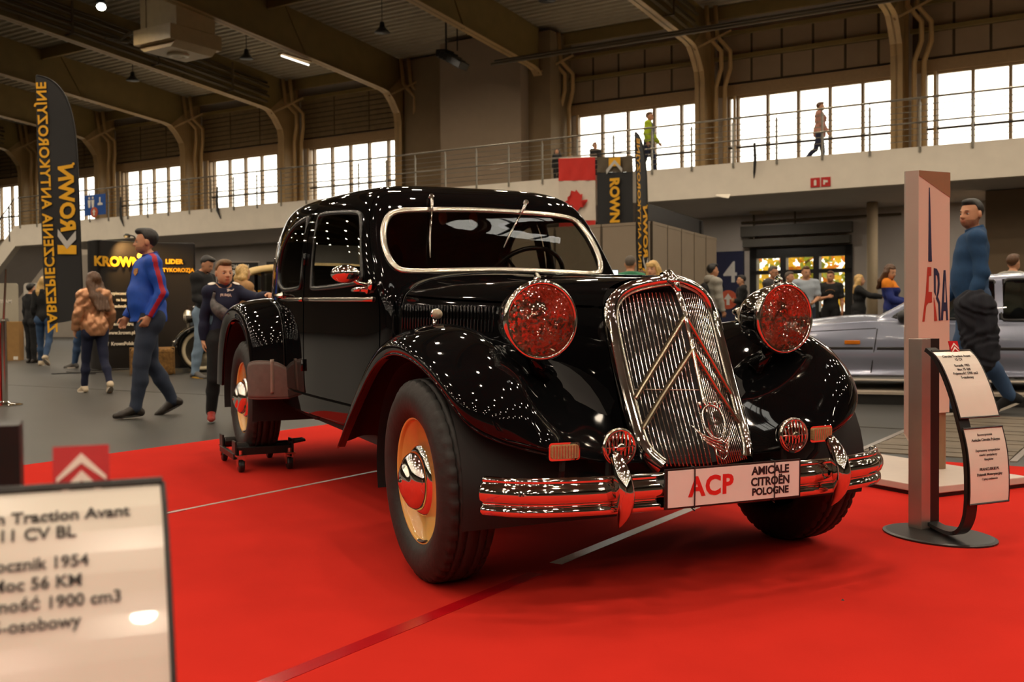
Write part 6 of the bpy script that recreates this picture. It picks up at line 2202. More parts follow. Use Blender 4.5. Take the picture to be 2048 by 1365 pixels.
def person(label, loc, facing, H=1.75, fat=1.0, sexf=0.0, vox=.012, lean=0.0, twist=0.0,
           legs=((0, 0, 0, 0), (0, 0, 0, 0)), arms=None, head=(0, 0, 0), hands=True,
           top=None, bottom=None, shoes=None, hair=None, skin_=('fair', srgb(206, 152, 118)), group=None, extras=None, z0=0.0, belly=0.0):
    """facing: angle of the person's front in world xy (0 = +x). legs: (pitch forward, knee bend, abduction, foot pitch) in degrees, left then right.
    arms: (upper direction, fore direction, hand curl) with components (outward, forward, up), left then right."""
    s = H / 1.75
    t = thing('person', label, 'person', (loc[0], loc[1], z0), facing + PI / 2, group)
    # local frame: front is -y, person's left is +x
    J = {}
    hipz = .90
    pel = np.array([0, 0, .96])
    J['pel'] = pel
    RL = rotx(R(lean)) @ np.eye(3)
    RT = RL @ rotz(R(twist))
    waist = pel + RL @ np.array([0, -.005, .12])
    chest = pel + RL @ np.array([0, -.01, .33])
    neck = pel + RL @ np.array([0, .012, .525])
    J['neck'] = neck
    shw = (.175 - .02 * sexf + max(0, fat - 1.03) * .12) * (1 - max(0, 1.55 - H) * .55)
    hd = neck + RL @ np.array([0, -.020, .032])
    body, trunk, LEGS, ARMS, HANDS = [], [], [], [], []
    W = 1.0 + (fat - 1) * .8
    trunk += [el(pel + [0, .012, .0], (.158 * W + .006 * sexf, .112 * W, .115), RL, .04), el(waist + [0, 0, 0], ((.132 - .012 * sexf) * W, .098 * W, .13), RL, .05),
              el(chest, (.152 * W - .01 * sexf, .112 * W, .175), RT, .05), el(chest + RT @ np.array([0, .01, .09]), (.165 * W - .012 * sexf, .092 * W, .105), RT, .05)]
    if belly:
        trunk.append(el(waist + RL @ np.array([0, -.055 * belly, .035]), (.145 * W, .11 + .03 * belly, .165), RL, .06))
    if sexf:
        for sx in (-1, 1):
            trunk.append(el(chest + RT @ np.array([sx * .075, -.085, .02]), (.062, .055, .06), RT, .03))
    sh = {}
    for i, sx in ((0, 1), (1, -1)):
        sh[i] = chest + RT @ np.array([sx * shw, .012, .135])
        trunk.append(rc(neck + RL @ np.array([sx * .03, .014, .0]), sh[i], .052, .060, .05))
    trunk.append(rc(neck + RL @ np.array([0, .008, -.05]), hd + RL @ np.array([0, .010, .0]), .062 - .008 * sexf, .054 - .007 * sexf, .025))
    feet = []
    ankles = []
    for i, sx in ((0, 1), (1, -1)):
        th, kn, ab, fp = [R(a) for a in legs[i]]
        hip = pel + np.array([sx * .088, 0, -.06])
        d1 = np.array([sx * math.sin(ab), -math.sin(th) * math.cos(ab), -math.cos(th) * math.cos(ab)])
        knee = hip + d1 * .43
        a2 = th - kn
        d2 = np.array([sx * math.sin(ab) * .6, -math.sin(a2), -math.cos(a2)])
        d2 /= np.linalg.norm(d2)
        ank = knee + d2 * .415
        LEGS += [rc(hip, knee, .088 * (1 + (fat - 1) * .6), .056, .03), el(hip + np.array([sx * .01, .045, -.01]), (.085, .075, .10), None, .04), rc(knee, knee + d2 * .16 + np.array([0, .012, 0]), .053, .054 * (1 + (fat - 1) * .4), .02), rc(knee + d2 * .16 + np.array([0, .012, 0]), ank, .053, .036, .02)]
        fa = a2 + R(90) - (fp if True else 0)
        fdir = np.array([sx * .12, -math.cos(a2 * .0 - fp), math.sin(-fp) if False else -math.sin(fp)])
        fdir /= np.linalg.norm(fdir)
        fup = np.cross(np.array([1.0, 0, 0]), fdir)
        fup = fup if fup[2] > 0 else -fup
        feet.append((ank, fdir, fup))
        ankles.append(ank)
    lowest = min(min((a - u * .075)[2], (a + f * .16 - u * .075)[2]) for a, f, u in feet)
    FEET, SHOES = [], []
    for a, f, u in feet:
        heel = a - f * .045 - u * .045
        ball = a + f * .13 - u * .052
        toe = a + f * .185 - u * .055
        FEET.append([rc(a, heel, .036, .03, .02), rc(a - u * .01, ball, .036, .028, .02), rc(ball, toe, .03, .022, .02)])
        SHOES.append((a, f, u, heel, ball, toe))
    if arms is None:
        arms = (((.12, .02, -1), (.05, .15, -1), .4), ((.12, .02, -1), (.05, .15, -1), .4))
    wr = {}
    for i, sx in ((0, 1), (1, -1)):
        ua, fa, curl = arms[i][:3]
        def dirv(v):
            q = np.array([sx * v[0], -v[1], v[2]], float)
            return q / np.linalg.norm(q)
        u, f = dirv(ua), dirv(fa)
        elb = sh[i] + u * .285
        wrist = elb + f * .245
        ARMS += [rc(sh[i], elb, .052 * (1 + (fat - 1) * .5), .040 * (1 + (fat - 1) * .4), .025), rc(elb, elb + f * .09, .040, .039, .02), rc(elb + f * .08, wrist, .039, .026, .02)]
        # hand: palm, four unequal bent fingers, a thumb from the side near its base
        side = np.array([sx * 1.0, 0, 0]) - f * (f @ np.array([sx * 1.0, 0, 0]))       # towards the back of the hand
        if np.linalg.norm(side) < .35:
            side = np.array([0, 0, 1.0]) - f * f[2]
        side /= np.linalg.norm(side)
        across = np.cross(f, side) * (1 if sx > 0 else -1)                                # towards the thumb
        if len(arms[i]) > 3:
            side = np.array(arms[i][3], float)
            side -= f * (f @ side)
            side /= np.linalg.norm(side)
            across = np.cross(f, side) * (1 if sx > 0 else -1)
        hs = 1.0 - .08 * sexf
        k0 = wrist + f * .085 * hs
        HND = [rc(wrist, wrist + f * .03, .026, .025, .012), rc(wrist + f * .03 + across * .018, k0 + across * .022, .017, .013, .012), rc(wrist + f * .03 - across * .016, k0 - across * .026, .016, .012, .012), rc(wrist + f * .025, k0, .018, .013, .012)]
        for q, (ofs, ln) in enumerate(((.030, .070), (.0105, .080), (-.0095, .074), (-.0285, .058))):
            b0 = k0 + across * ofs * .95 - f * .008
            p0 = b0
            ang = 0
            pts = [b0]
            pointing = len(arms[i]) > 4 and arms[i][4] == 'point' and q == 0
            cur = .08 if pointing else curl
            for fr_ in (.45, .32, .25):
                ang += cur * (.9 + .12 * q)
                p0 = p0 + (f * math.cos(ang) - side * math.sin(ang)) * ln * fr_ * hs
                pts.append(p0)
            rr = (.0098, .0090, .0083, .0072)
            for m in range(3):
                HND.append(rc(pts[m], pts[m + 1], rr[m] * (1 - .06 * (q == 3)), rr[m + 1], .004))
        tb = wrist + f * .028 + across * .020
        tm = tb + (f * .55 + across * .75 - side * .25) * .040
        tt_ = tm + (f * .88 + across * .15 - side * (.25 + curl * .3)) * .048
        HND += [rc(tb, tm, .0135, .0115, .008), rc(tm, tt_, .0110, .0085, .004)]
        HANDS += HND
        wr[i] = (elb, wrist, f, side, across, k0)
    # ---- head
    yaw, pit, rol = [R(a) for a in head]
    HR = RL @ rotz(yaw) @ rotx(pit)
    hc = hd + HR @ np.array([0, -.012, .125])

    def hp(x, y, z):
        return hc + HR @ (np.array([x, y, z]) * hsz)
    hsz = 1.0 if H > 1.55 else 1.0 + (1.55 - H) * .55
    HEAD = [el(hp(0, .018, .028), np.array((.076, .094, .092)) * hsz, HR, .02), el(hp(0, -.022, -.022), np.array((.062 - .003 * sexf, .070, .085)) * hsz, HR, .03), el(hp(0, -.046, -.082), np.array((.034 - .005 * sexf, .036, .028)) * hsz, HR, .03),
            el(hp(.044, -.012, -.052), np.array((.022, .045, .04)) * hsz, HR, .03), el(hp(-.044, -.012, -.052), np.array((.022, .045, .04)) * hsz, HR, .03)]
    fine = vox < .0105
    HEAD += [el(hp(.032, -.083, -.003), np.array((.020, .012, .012)) * hsz, HR, .012, True), el(hp(-.032, -.083, -.003), np.array((.020, .012, .012)) * hsz, HR, .012, True)]
    HEAD += [rc(hp(0, -.086, .004), hp(0, -.107, -.030), .009 * hsz, .013 * hsz, .012), el(hp(.011, -.095, -.034), np.array((.009, .011, .008)) * hsz, HR, .008), el(hp(-.011, -.095, -.034), np.array((.009, .011, .008)) * hsz, HR, .008),
             rc(hp(-.028, -.081, .020), hp(.028, -.081, .020), .008 * hsz, .008 * hsz, .012),
             rc(hp(-.017, -.086, -.060), hp(.017, -.086, -.060), .0075 * hsz, .0075 * hsz, .008), rc(hp(-.014, -.084, -.068), hp(.014, -.084, -.068), .008 * hsz, .008 * hsz, .008)]
    for sx in (-1, 1):
        HEAD += [el(hp(sx * .078, .018, -.012), np.array((.011, .024, .033)) * hsz, HR @ rotz(sx * .35), .006)]
    allp = trunk + LEGS + [q for f_ in FEET for q in f_] + ARMS + HANDS + HEAD
    T = np.array([0, 0, -lowest])

    def place(prims):
        out = []
        for p in prims:
            q = dict(p)
            for kk in ('a', 'b', 'c', 'lo', 'hi'):
                if kk in q:
                    q[kk] = (q[kk] + T) * s
            for kk in ('ra', 'rb', 'k'):
                if kk in q:
                    q[kk] = q[kk] * s
            if 'r' in q:
                q['r'] = q['r'] * s
            out.append(q)
        return out

    def W_(p):
        return (np.asarray(p) + T) * s
    sk, lp = skin(*skin_)

    def lipreg(C):
        L = (C / s - T - hc) @ HR / hsz
        o = ((np.abs(L[:, 0]) < .021) & (L[:, 1] < -.078) & (L[:, 2] < -.055) & (L[:, 2] > -.0745)).astype(int)
        if hair and hair.get('stubble'):
            o[(o == 0) & (L[:, 2] < -.052 + np.maximum(0, L[:, 1] + .03) * .7) & (L[:, 2] > -.125) & (L[:, 1] < .02) & (np.abs(L[:, 0]) < .08)] = 2
        return o
    nets_obj('body', place(allp), vox, [sk, lp] + ([hair['stubble']] if hair and hair.get('stubble') else []), t, region=lipreg)
    # eyes and brows
    for sx in (-1, 1):
        e = MB().ball((0, 0, 0), (.0135 * hsz * s, .0115 * hsz * s, .0085 * hsz * s), 10).build('eye', EYEW, t, smooth=True)
        c = W_(hp(sx * .032, -.0695, -.003))
        e.location = c
        MB().ball((0, -.0072 * hsz * s, 0), (.0062 * hsz * s, .0055 * hsz * s, .0066 * hsz * s), 8).build('iris', EYED, e, smooth=True)
        e.rotation_euler = Matrix(HR.tolist()).to_euler()
    ph = random.random() * 6

    def folder(amp, sc=1.0):
        def g(X, Y, Z):
            return amp * (np.sin(23 * sc * Z + 9 * X + ph) * np.sin(17 * sc * X - 11 * Z + 5 * Y + ph) + .6 * np.sin(41 * sc * Z + 13 * Y - 7 * X + 2 * ph))
        return g
    objs = {}
    # ---- trousers
    if bottom:
        m = bottom['mat']
        pr = [trunk[0], trunk[1]] + LEGS
        if belly:
            pr = pr + []
        hem = bottom.get('hem', .11)
        wz = (pel[2] + .085 + T[2]) * s
        PL = place(grow(pr, bottom.get('loose', .012)))
        ak = [W_(a) for a in ankles]

        def clipb(X, Y, Z):
            c = Z - wz
            return c + 0 * X + 0 * Y
        objs['bottom'] = nets_obj(bottom.get('name', 'trousers'), PL, vox, m, t, folds=folder(.0035 if vox < .011 else .004), clip=clipb)
        if bottom.get('skirtcuff', True):
            pass
    # ---- upper garment
    if top:
        m = top['mat']
        sl = top.get('sleeve', 'long')
        pr = list(trunk[:-1])
        if sl == 'long':
            pr += ARMS
        elif sl == 'short':
            for i in (0, 1):
                e_, w_ = wr[i][0], wr[i][1]
                pr += [rc(sh[i], sh[i] + (e_ - sh[i]) * .72, .058 * (1 + (fat - 1) * .5), .052, .025)]
        th_ = top.get('loose', .014)
        if top.get('hemlow', 0):
            pr = pr + [rc(pel + [0, .01, .05], pel + [0, .01, -top['hemlow']], .132 * W, .134 * W, .05)]
        PL = place(grow(pr, th_))
        hemz = (pel[2] + T[2] - top.get('hem', .06)) * s
        nk = W_(neck)

        def clipt(X, Y, Z):
            c = hemz - Z
            if sl == 'long':
                # open at the wrists
                for i in (0, 1):
                    w = W_(wr[i][1])
                    f = wr[i][2]
                    d = np.sqrt((X - w[0]) ** 2 + (Y - w[1]) ** 2 + (Z - w[2]) ** 2)
                    cc = (X - w[0]) * f[0] + (Y - w[1]) * f[1] + (Z - w[2]) * f[2]
                    c = np.where(d < .12 * s, np.maximum(cc, -1) if False else np.where(cc > -.02, np.maximum(cc, hemz - Z - 9), np.minimum(cc, 0) * 0 - .0), c) if False else np.where((d < .13 * s), cc, np.where(hemz - Z > 0, np.where(d < .3 * s, np.where(cc < -.02 * s, -.01, hemz - Z), hemz - Z), hemz - Z) if i == 0 else c)
                return c
            return c + 0 * X + 0 * Y

        def clip2(X, Y, Z):
            """keep: above the hem, or inside a sleeve short of the wrist"""
            c = hemz - Z + 0 * X + 0 * Y
            if sl == 'long':
                for i in (0, 1):
                    e_, w_, f = W_(wr[i][0]), W_(wr[i][1]), wr[i][2]
                    L = np.linalg.norm(w_ - e_)
                    tt = ((X - e_[0]) * f[0] + (Y - e_[1]) * f[1] + (Z - e_[2]) * f[2])
                    tc = np.clip(tt, 0, L)
                    d = np.sqrt((X - e_[0] - tc * f[0]) ** 2 + (Y - e_[1] - tc * f[1]) ** 2 + (Z - e_[2] - tc * f[2]) ** 2)
                    insl = d < (.075 + th_) * s
                    cut = tt - (L + .004)
                    c = np.where(insl & (tt > -.02), np.where(hemz - Z > -.02, cut, np.maximum(c, cut)), c)
            return c
        nkz = nk[2] + (top.get('collar', .025)) * s

        def clip3(X, Y, Z):
            c = clip2(X, Y, Z)
            # neckline
            dn = np.sqrt((X - nk[0]) ** 2 + (Y - nk[1]) ** 2)
            c = np.maximum(c, np.where(dn < .10 * s, Z - nkz - (Y - nk[1]) * .35, -1))
            return c
        objs['top'] = nets_obj(top.get('name', 'jacket'), PL, vox, m if isinstance(m, (list, tuple)) else [m], t, folds=top.get('foldfn') or folder(top.get('fold', .0055)), clip=clip3, region=(lambda C: top['region'](C, s, T, sh, wr, W_, hemz)) if 'region' in top else None)
        if top.get('collar_up'):
            g = [rc(neck + RL @ np.array([0, .010, -.0]), neck + RL @ np.array([0, -.004, .05]), .084, .074, .01)]
            nets_obj('collar', place(g), vox, top.get('collar_mat', m if not isinstance(m, (list, tuple)) else m[0]), t, clip=lambda X, Y, Z: (Z - (nk[2] + .050 * s) - (Y - nk[1]) * .30) + 0 * X)
    # ---- shoes
    if shoes:
        for (a, f, u, heel, ball, toe) in SHOES:
            pr = [rc(a + u * .01, heel + u * .004, .046, .042, .02), rc(a - u * .004, ball, .046, .040, .02), rc(ball, toe, .041, .031, .02)]
            sho = nets_obj('shoe', place(pr), min(vox, .011), shoes['mat'], t, clip=lambda X, Y, Z, a=W_(a), u=u: np.maximum((X - a[0]) * u[0] + (Y - a[1]) * u[1] + (Z - a[2]) * u[2] - .03 * s, -((X - a[0]) * u[0] + (Y - a[1]) * u[1] + (Z - a[2]) * u[2] + .078 * s)))
            so_ = MB()
            n = 14
            rt = np.cross(f, u)
            ring = []
            for k in range(20):
                an = 2 * PI * k / 20
                L = .128
                x = math.cos(an)
                wdt = .043 + .006 * x
                ring.append(a + f * (.07 + L * x) + rt * wdt * math.sin(an))
            bot = [W_(q - u * .078) for q in ring]
            tp = [W_(q - u * .060) for q in ring]
            so_.add(np.array(bot + tp), [tuple(range(20))[::-1], tuple(range(20, 40))] + [(i, (i + 1) % 20, 20 + (i + 1) % 20, 20 + i) for i in range(20)])
            so_.build('sole', shoes.get('sole', mat('dark_sole', (.02, .018, .016), rough=.7, var=.2)), sho, smooth=False)
    # ---- hair
    if hair:
        hm = hair['mat']
        st = hair.get('style', 'short')
        cap = [el(hp(0, .022, .036), np.array((.083, .101, .096)) * hsz, HR, .01)]
        fwdcut = {'short': .006, 'crop': .012, 'long': .0, 'fringe': -.01}[st if st in ('short', 'crop', 'long', 'fringe') else 'short']
        if st == 'crop':
            cap = [el(hp(0, .021, .034), np.array((.079, .097, .0935)) * hsz, HR, .01), el(hp(0, -.025, .095), np.array((.055, .055, .028)) * hsz, HR, .02)]
        elif st == 'short':
            cap += [el(hp(.0, -.035, .100), np.array((.060, .058, .032)) * hsz, HR, .02)]
        elif st in ('long', 'fringe'):
            ln = hair.get('len', .30)
            back = hair.get('back', .07)
            cap += [el(hp(0, .03, .02), np.array((.092, .100, .10)) * hsz, HR, .02)]
            for x in (-.085, -.05, 0, .05, .085):
                a_ = hp(x, .055 - abs(x) * .3, -.02)
                b_ = hp(x * 1.15, .06 + back * .4, -.02 - ln * .55)
                c_ = hp(x * 1.0, .06 + back, -.02 - ln)
                cap += [rc(a_, b_, .047, .046, .03), rc(b_, c_, .046, .024, .03)]
            for sx in (-1, 1):
                if st == 'long' or st == 'fringe':
                    cap += [rc(hp(sx * .072, .0, .02), hp(sx * .082, .012, -.10), .026, .024, .02), rc(hp(sx * .082, .012, -.10), hp(sx * .085, .03, -.02 - ln * .75), .024, .014, .02)]
            if st == 'fringe':
                cap += [rc(hp(-.05, -.080, .048), hp(.05, -.080, .048), .020, .020, .01), rc(hp(-.05, -.07, .075), hp(.05, -.07, .075), .026, .026, .01)]
        PL = place(cap)
        hcW = W_(hc)

        def cliph(X, Y, Z):
            x = (X - hcW[0]) / s / hsz
            y = (Y - hcW[1]) / s / hsz
            z = (Z - hcW[2]) / s / hsz
            u = x * HR[0, 0] + y * HR[1, 0] + z * HR[2, 0]
            v = x * HR[0, 1] + y * HR[1, 1] + z * HR[2, 1]
            w = x * HR[0, 2] + y * HR[1, 2] + z * HR[2, 2]
            if st in ('short', 'crop'):
                # hairline: high over the brow, down in front of the ears, to the nape
                line = np.where(v < -.02, .068, np.where(v < .012, .068 - (v + .02) * 2.4, np.where(v < .03, -.01 - (v - .012) * 1.5, -.035 - (v - .03) * .8)))
                return (line - w) * .6
            lim = .058 if st == 'long' else .030
            face = np.maximum(np.maximum(-v - .030 if False else (v + .02), w - lim), np.abs(u) - .066)
            return -face
        nets_obj('hair', PL, min(vox, .011), hm, t, folds=(lambda X, Y, Z: .0035 * np.sin(160 * X + 40 * Z) + .003 * np.sin(120 * Y + 30 * X)) if st in ('long', 'fringe') else (lambda X, Y, Z: .0016 * np.sin(190 * X + 60 * Y) * np.sin(150 * Y + 40 * Z)), clip=cliph)
        bw_ = []
        for sx in (-1, 1):
            bw_.append(rc(hp(sx * .016, -.0895, .0205), hp(sx * .036, -.0855, .0235), .0036, .0036, .002))
            bw_.append(rc(hp(sx * .036, -.0855, .0235), hp(sx * .050, -.074, .0195), .0036, .0024, .002))
        nets_obj('eyebrow', place(bw_), .004, hair.get('brow', hm), t)
    if hair and hair.get('beard'):
        bd = [el(hp(0, -.046, -.080), np.array((.042, .040, .034)) * hsz, HR, .02), el(hp(.042, -.014, -.058), np.array((.026, .046, .036)) * hsz, HR, .02), el(hp(-.042, -.014, -.058), np.array((.026, .046, .036)) * hsz, HR, .02), rc(hp(-.020, -.088, -.052), hp(.020, -.088, -.052), .006, .006, .006)]
        hcW2 = W_(hc)

        def clipbd(X, Y, Z):
            x, y, z = (X - hcW2[0]) / s / hsz, (Y - hcW2[1]) / s / hsz, (Z - hcW2[2]) / s / hsz
            u = x * HR[0, 0] + y * HR[1, 0] + z * HR[2, 0]
            v = x * HR[0, 1] + y * HR[1, 1] + z * HR[2, 1]
            w = x * HR[0, 2] + y * HR[1, 2] + z * HR[2, 2]
            mouth = np.maximum(np.abs(u) - .021, np.abs(w + .064) - .009)
            return np.maximum(np.maximum(w + .045, v - .022), -mouth)
        nets_obj('beard', place(bd), min(vox, .009), hair['beard'], t, clip=clipbd)
    if hair and hair.get('glasses'):
        gb = MB()
        for sx in (-1, 1):
            c = [W_(hp(sx * .033 + .024 * math.cos(a), -.094, -.004 + .018 * math.sin(a))) for a in np.linspace(0, 2 * PI, 16, endpoint=False)]
            gb.tube(c, .0022, n=5, closed=True)
            gb.tube([W_(hp(sx * .057, -.092, .002)), W_(hp(sx * .082, .0, .0))], .0022, n=5)
        gb.tube([W_(hp(-.010, -.097, .0)), W_(hp(.010, -.097, .0))], .0022, n=5)
        gb.build('glasses', EYED, t)
    info = dict(top=objs.get('top'), t=t, s=s, T=T, sh=sh, wr=wr, W=W_, chest=W_(chest), pel=W_(pel), waist=W_(waist), neck=W_(neck), head=W_(hc), RT=RT, HR=HR, hp=lambda *q: W_(hp(*q)), place=place, vox=vox, trunk=trunk, ARMS=ARMS, fat=fat, Wd=W)
    return info


def on_top(info, x, z, y0=-1.0, dy=1.0):
    """point on the upper garment hit from the front at (x, z)"""
    ok, co, no, ix = info['top'].ray_cast(Vector((x, y0, z)), Vector((0, dy, 0)))
    return (co, no) if ok else (Vector((x, info['chest'][1] - .13, z)), Vector((0, -1, 0)))


def cloth(name, col, rough=.85, var=.10, scale=30, bump=.15, bscale=220, **kw):
    return mat(name, col, rough=rough, var=var, scale=scale, bump=bump, bscale=bscale, **kw)


DENIM = cloth('dark_denim', srgb(38, 48, 66), var=.22, scale=9)
LDENIM = cloth('light_denim', srgb(120, 142, 164), var=.18, scale=9)
MDENIM = cloth('mid_denim', srgb(52, 78, 112), var=.2, scale=9)
BLKC = cloth('black_cloth', srgb(20, 20, 22), var=.2)
NAVYC = cloth('navy_cloth', srgb(18, 24, 52), var=.15)
BLUEJ = cloth('bright_blue_tracksuit', srgb(14, 74, 178), var=.08, rough=.6)
REDS = cloth('crimson_stripe', srgb(178, 18, 42), var=.06, rough=.6)
TEAL = cloth('blue_jumper', srgb(28, 66, 104), var=.10)
GREYH = cloth('grey_hoodie', srgb(160, 156, 146), var=.07)
CHAR = cloth('charcoal_shirt', srgb(66, 64, 66), var=.10)
LBLUE = cloth('pale_blue_polo', srgb(168, 178, 190), var=.05)
BRONZE = mat('bronze_puffer', srgb(196, 142, 104), rough=.25, metal=.55, var=.10, scale=8)
PINK = cloth('dusty_pink_coat', srgb(168, 118, 100), var=.1)
HIVIS = cloth('yellow_hivis', srgb(170, 190, 30), var=.08)
GREYV = cloth('grey_vest', srgb(96, 98, 104), var=.08)
GREEN = cloth('green_shirt', srgb(60, 132, 96), var=.08)
TAN = cloth('tan_cloth', srgb(176, 134, 88), var=.1)
YELC = cloth('mustard_cloth', srgb(206, 166, 70), var=.1)
ORC = cloth('orange_cloth', srgb(226, 130, 20), var=.08)
LEA = mat('dark_leather', srgb(38, 30, 24), rough=.4, var=.2, scale=20)
SHW = mat('pale_shoe', srgb(206, 188, 160), rough=.6, var=.08, scale=20)
SHR = mat('red_shoe', srgb(150, 40, 30), rough=.6, var=.1, scale=20)
SHG = mat('grey_shoe', srgb(96, 92, 88), rough=.6, var=.1, scale=20)
SOLW = mat('white_sole', srgb(220, 210, 196), rough=.6, var=.05)
HBLK = mat('black_hair', (.012, .010, .009), rough=.45, var=.3, scale=60)
HBRN = mat('brown_hair', srgb(88, 58, 34), rough=.45, var=.25, scale=60)
HLBR = mat('light_brown_hair', srgb(112, 84, 54), rough=.5, var=.25, scale=60)
HBLN = mat('blonde_hair', srgb(206, 168, 104), rough=.45, var=.22, scale=50)
HGRY = mat('short_grey_hair', srgb(88, 78, 68), rough=.6, var=.2, scale=60)
HANGS = ((.10, -.04, -1), (.04, .18, -1), .35)


def cam_face(x, y):
    """angle that faces the camera from (x, y)"""
    return math.atan2(-y, -x)


LEFT = PI          # facing -x, the left of the picture


# the man in the blue track jacket, striding left
def blue_region(C, s, T, sh, wr, W_, hemz):
    out = np.zeros(len(C), int)
    for i, sx in ((0, 1), (1, -1)):
        a, e, w = W_(sh[i]), W_(wr[i][0]), W_(wr[i][1])
        for p, q in ((a, e), (e, w)):
            d = q - p
            L = np.linalg.norm(d)
            d = d / L
            tt = (C - p) @ d
            rel = C - p - tt[:, None] * d
            lat = np.array([sx, .05, 0]) - d * (d @ np.array([sx, .05, 0]))
            lat /= np.linalg.norm(lat)
            b = np.cross(d, lat)
            m = (tt > -.03) & (tt < L + .02) & (rel @ lat > .03 * s) & (np.abs(rel @ b) < .021)
            out[m] = 1
    nk = W_(sh[0] * .5 + sh[1] * .5)
    a = W_(sh[0])
    m = (C[:, 2] > a[2] + .02) & (np.abs(C[:, 1] - a[1] - .0) < .022) & (np.abs(C[:, 0] - nk[0]) > .075)
    out[m] = 1
    return out


p1 = person('man in a bright blue track jacket with red sleeve stripes, striding left', (-3.32, 9.6), LEFT + R(32), H=1.675, fat=1.16, belly=.75, vox=.0085, lean=-2,
            legs=((12, 4, 2, 2), (-7, 22, 2, 26)), arms=(((.16, -.22, -1), (-.10, .46, -.9), .5), ((.14, .16, -1), (.05, .50, -1), .45)),
            head=(-18, 4, 0), top=dict(mat=[BLUEJ, REDS], region=blue_region, loose=.016, hem=.08, collar=.035, name='track_jacket', hemlow=.08, collar_up=True, collar_mat=cloth('dark_blue_collar', srgb(16, 40, 120)), fold=.0045),
            bottom=dict(mat=DENIM, loose=.018, name='jeans'), shoes=dict(mat=LEA), hair=dict(mat=HBLK, style='short', stubble=mat('faint_stubble', srgb(166, 116, 88), rough=.7, var=.12, scale=80)), skin_=('warm', srgb(196, 140, 106)))
bpy.context.view_layer.update()
c = p1['chest']
co, no = on_top(p1, c[0] + .085, c[2] + .055)
cr = MB().prism([(-.026, .032), (.026, .032), (.028, -.01), (0, -.036), (-.028, -.01)], 'y', -.003, .003).build('crest', mat('crest_gold', srgb(204, 158, 52), rough=.5, var=.2, scale=120, col2=srgb(120, 30, 60)), p1['t'])
cr.location = co + no * .003
cr.rotation_euler = (-no).to_track_quat('Y', 'Z').to_euler()
zp = [on_top(p1, c[0] + .004, z)[0] + Vector((0, -.003, 0)) for z in np.linspace(c[2] + .13, c[2] - .36, 12)]
MB().tube([tuple(q) for q in zp], .0032, n=5).build('zip', EYED, p1['t'])

# the boy pointing at the car
p2 = person('boy in a navy football top with cross-body bag, pointing at the black car', (-2.43, 8.90), cam_face(-2.5, 8.98) + .12, H=1.345, fat=.84, vox=.008, lean=1,
            legs=((2, 3, 3, 2), (-8, 16, 3, 6)), arms=(((.62, .62, -.22), (.22, .96, .12), .9, (0, .2, 1)), ((.16, -.18, -1), (.06, .0, -1), .4)),
            head=(14, 4, 0), top=dict(mat=NAVYC, loose=.020, hem=.16, name='football_top', collar=.01, collar_up=True, fold=.0045), bottom=dict(mat=BLKC, loose=.020, name='trousers'),
            shoes=dict(mat=SHR, sole=SOLW), hair=dict(mat=HLBR, style='short'), skin_=('pale', srgb(212, 158, 122)))
c, S2 = p2['chest'], p2['s']
bpy.context.view_layer.update()
g = lambda x, z, o: tuple(on_top(p2, c[0] + x, c[2] + z)[0] + Vector((0, -o, 0)))
P = [g(-.085, .10, .006), g(-.095, .04, .012), g(-.085, -.01, .026), g(-.05, -.055, .044), g(.0, -.095, .050), g(.05, -.125, .044), g(.095, -.14, .02)]
MB().tube(spl(np.array(P), 26), list(np.interp(np.linspace(0, 1, 26), [0, .12, .25, .42, .6, .8, .93, 1], [.012, .013, .030, .050, .054, .046, .024, .012])), n=12, flat=.75, up=(0, -1, 0)).build('cross_bag', mat('camouflage_bag', srgb(40, 36, 36), rough=.45, var=.4, scale=26, col2=srgb(104, 98, 96)), p2['t'], smooth=True)
P = [g(.09, -.14, .008), (c[0] + .135, c[1] - .02, c[2] - .14), (c[0] + .07, c[1] + .115, c[2] - .08), (c[0] - .04, c[1] + .12, c[2] + .06), (c[0] - .09, c[1] + .04, c[2] + .15), g(-.085, .11, .006)]
MB().tube(P, .012, n=6, flat=.4, up=(0, -1, 0)).build('bag_strap', BLKC, p2['t'])
co, no = on_top(p2, c[0] + .005, c[2] + .075)
M = frame((1, 0, 0), (0, -no.z, -no.y) if abs(no.y) > .1 else (0, 0, 1), co + no * .003)
text_obj('chest_lettering', 'PUMA', .034, WHITEP, p2['t'], M, font_w=.002, extrude=.0015)
cm = MB().prism([(0, 0), (.02, .010), (.044, .008), (.056, .026), (.046, .024), (.040, .015), (.022, .018), (.008, .026), (-.004, .024)], 'y', -.002, .002).build('chest_mark', WHITEP, p2['t'])
co, no = on_top(p2, c[0] + .02, c[2] + .105)
cm.location = co + no * .002
for sx in (-1, 1):
    q = p2['W'](p2['sh'][0 if sx > 0 else 1])
    ok, co, no, ix = p2['top'].ray_cast(Vector((q[0] - sx * .02, q[1] - .02, 3)), Vector((0, 0, -1)))
    MB().ball((0, 0, 0), (.036, .030, .006)).build('shoulder_panel', WHITEP, p2['t'], smooth=True).matrix_local = Matrix.Translation(co + no * .001) @ no.to_track_quat('Z', 'Y').to_matrix().to_4x4()

# girl in the bronze puffer coat
def quilt(X, Y, Z):
    a = np.arctan2(X, Y - .03) * .17
    q1 = np.abs(np.sin(24 * (Z + 1.1 * a)))
    q2 = np.abs(np.sin(24 * (Z - 1.1 * a)))
    return -.009 * np.minimum(q1, q2) ** .6 + .004 + .003 * np.sin(60 * Z + 40 * X)


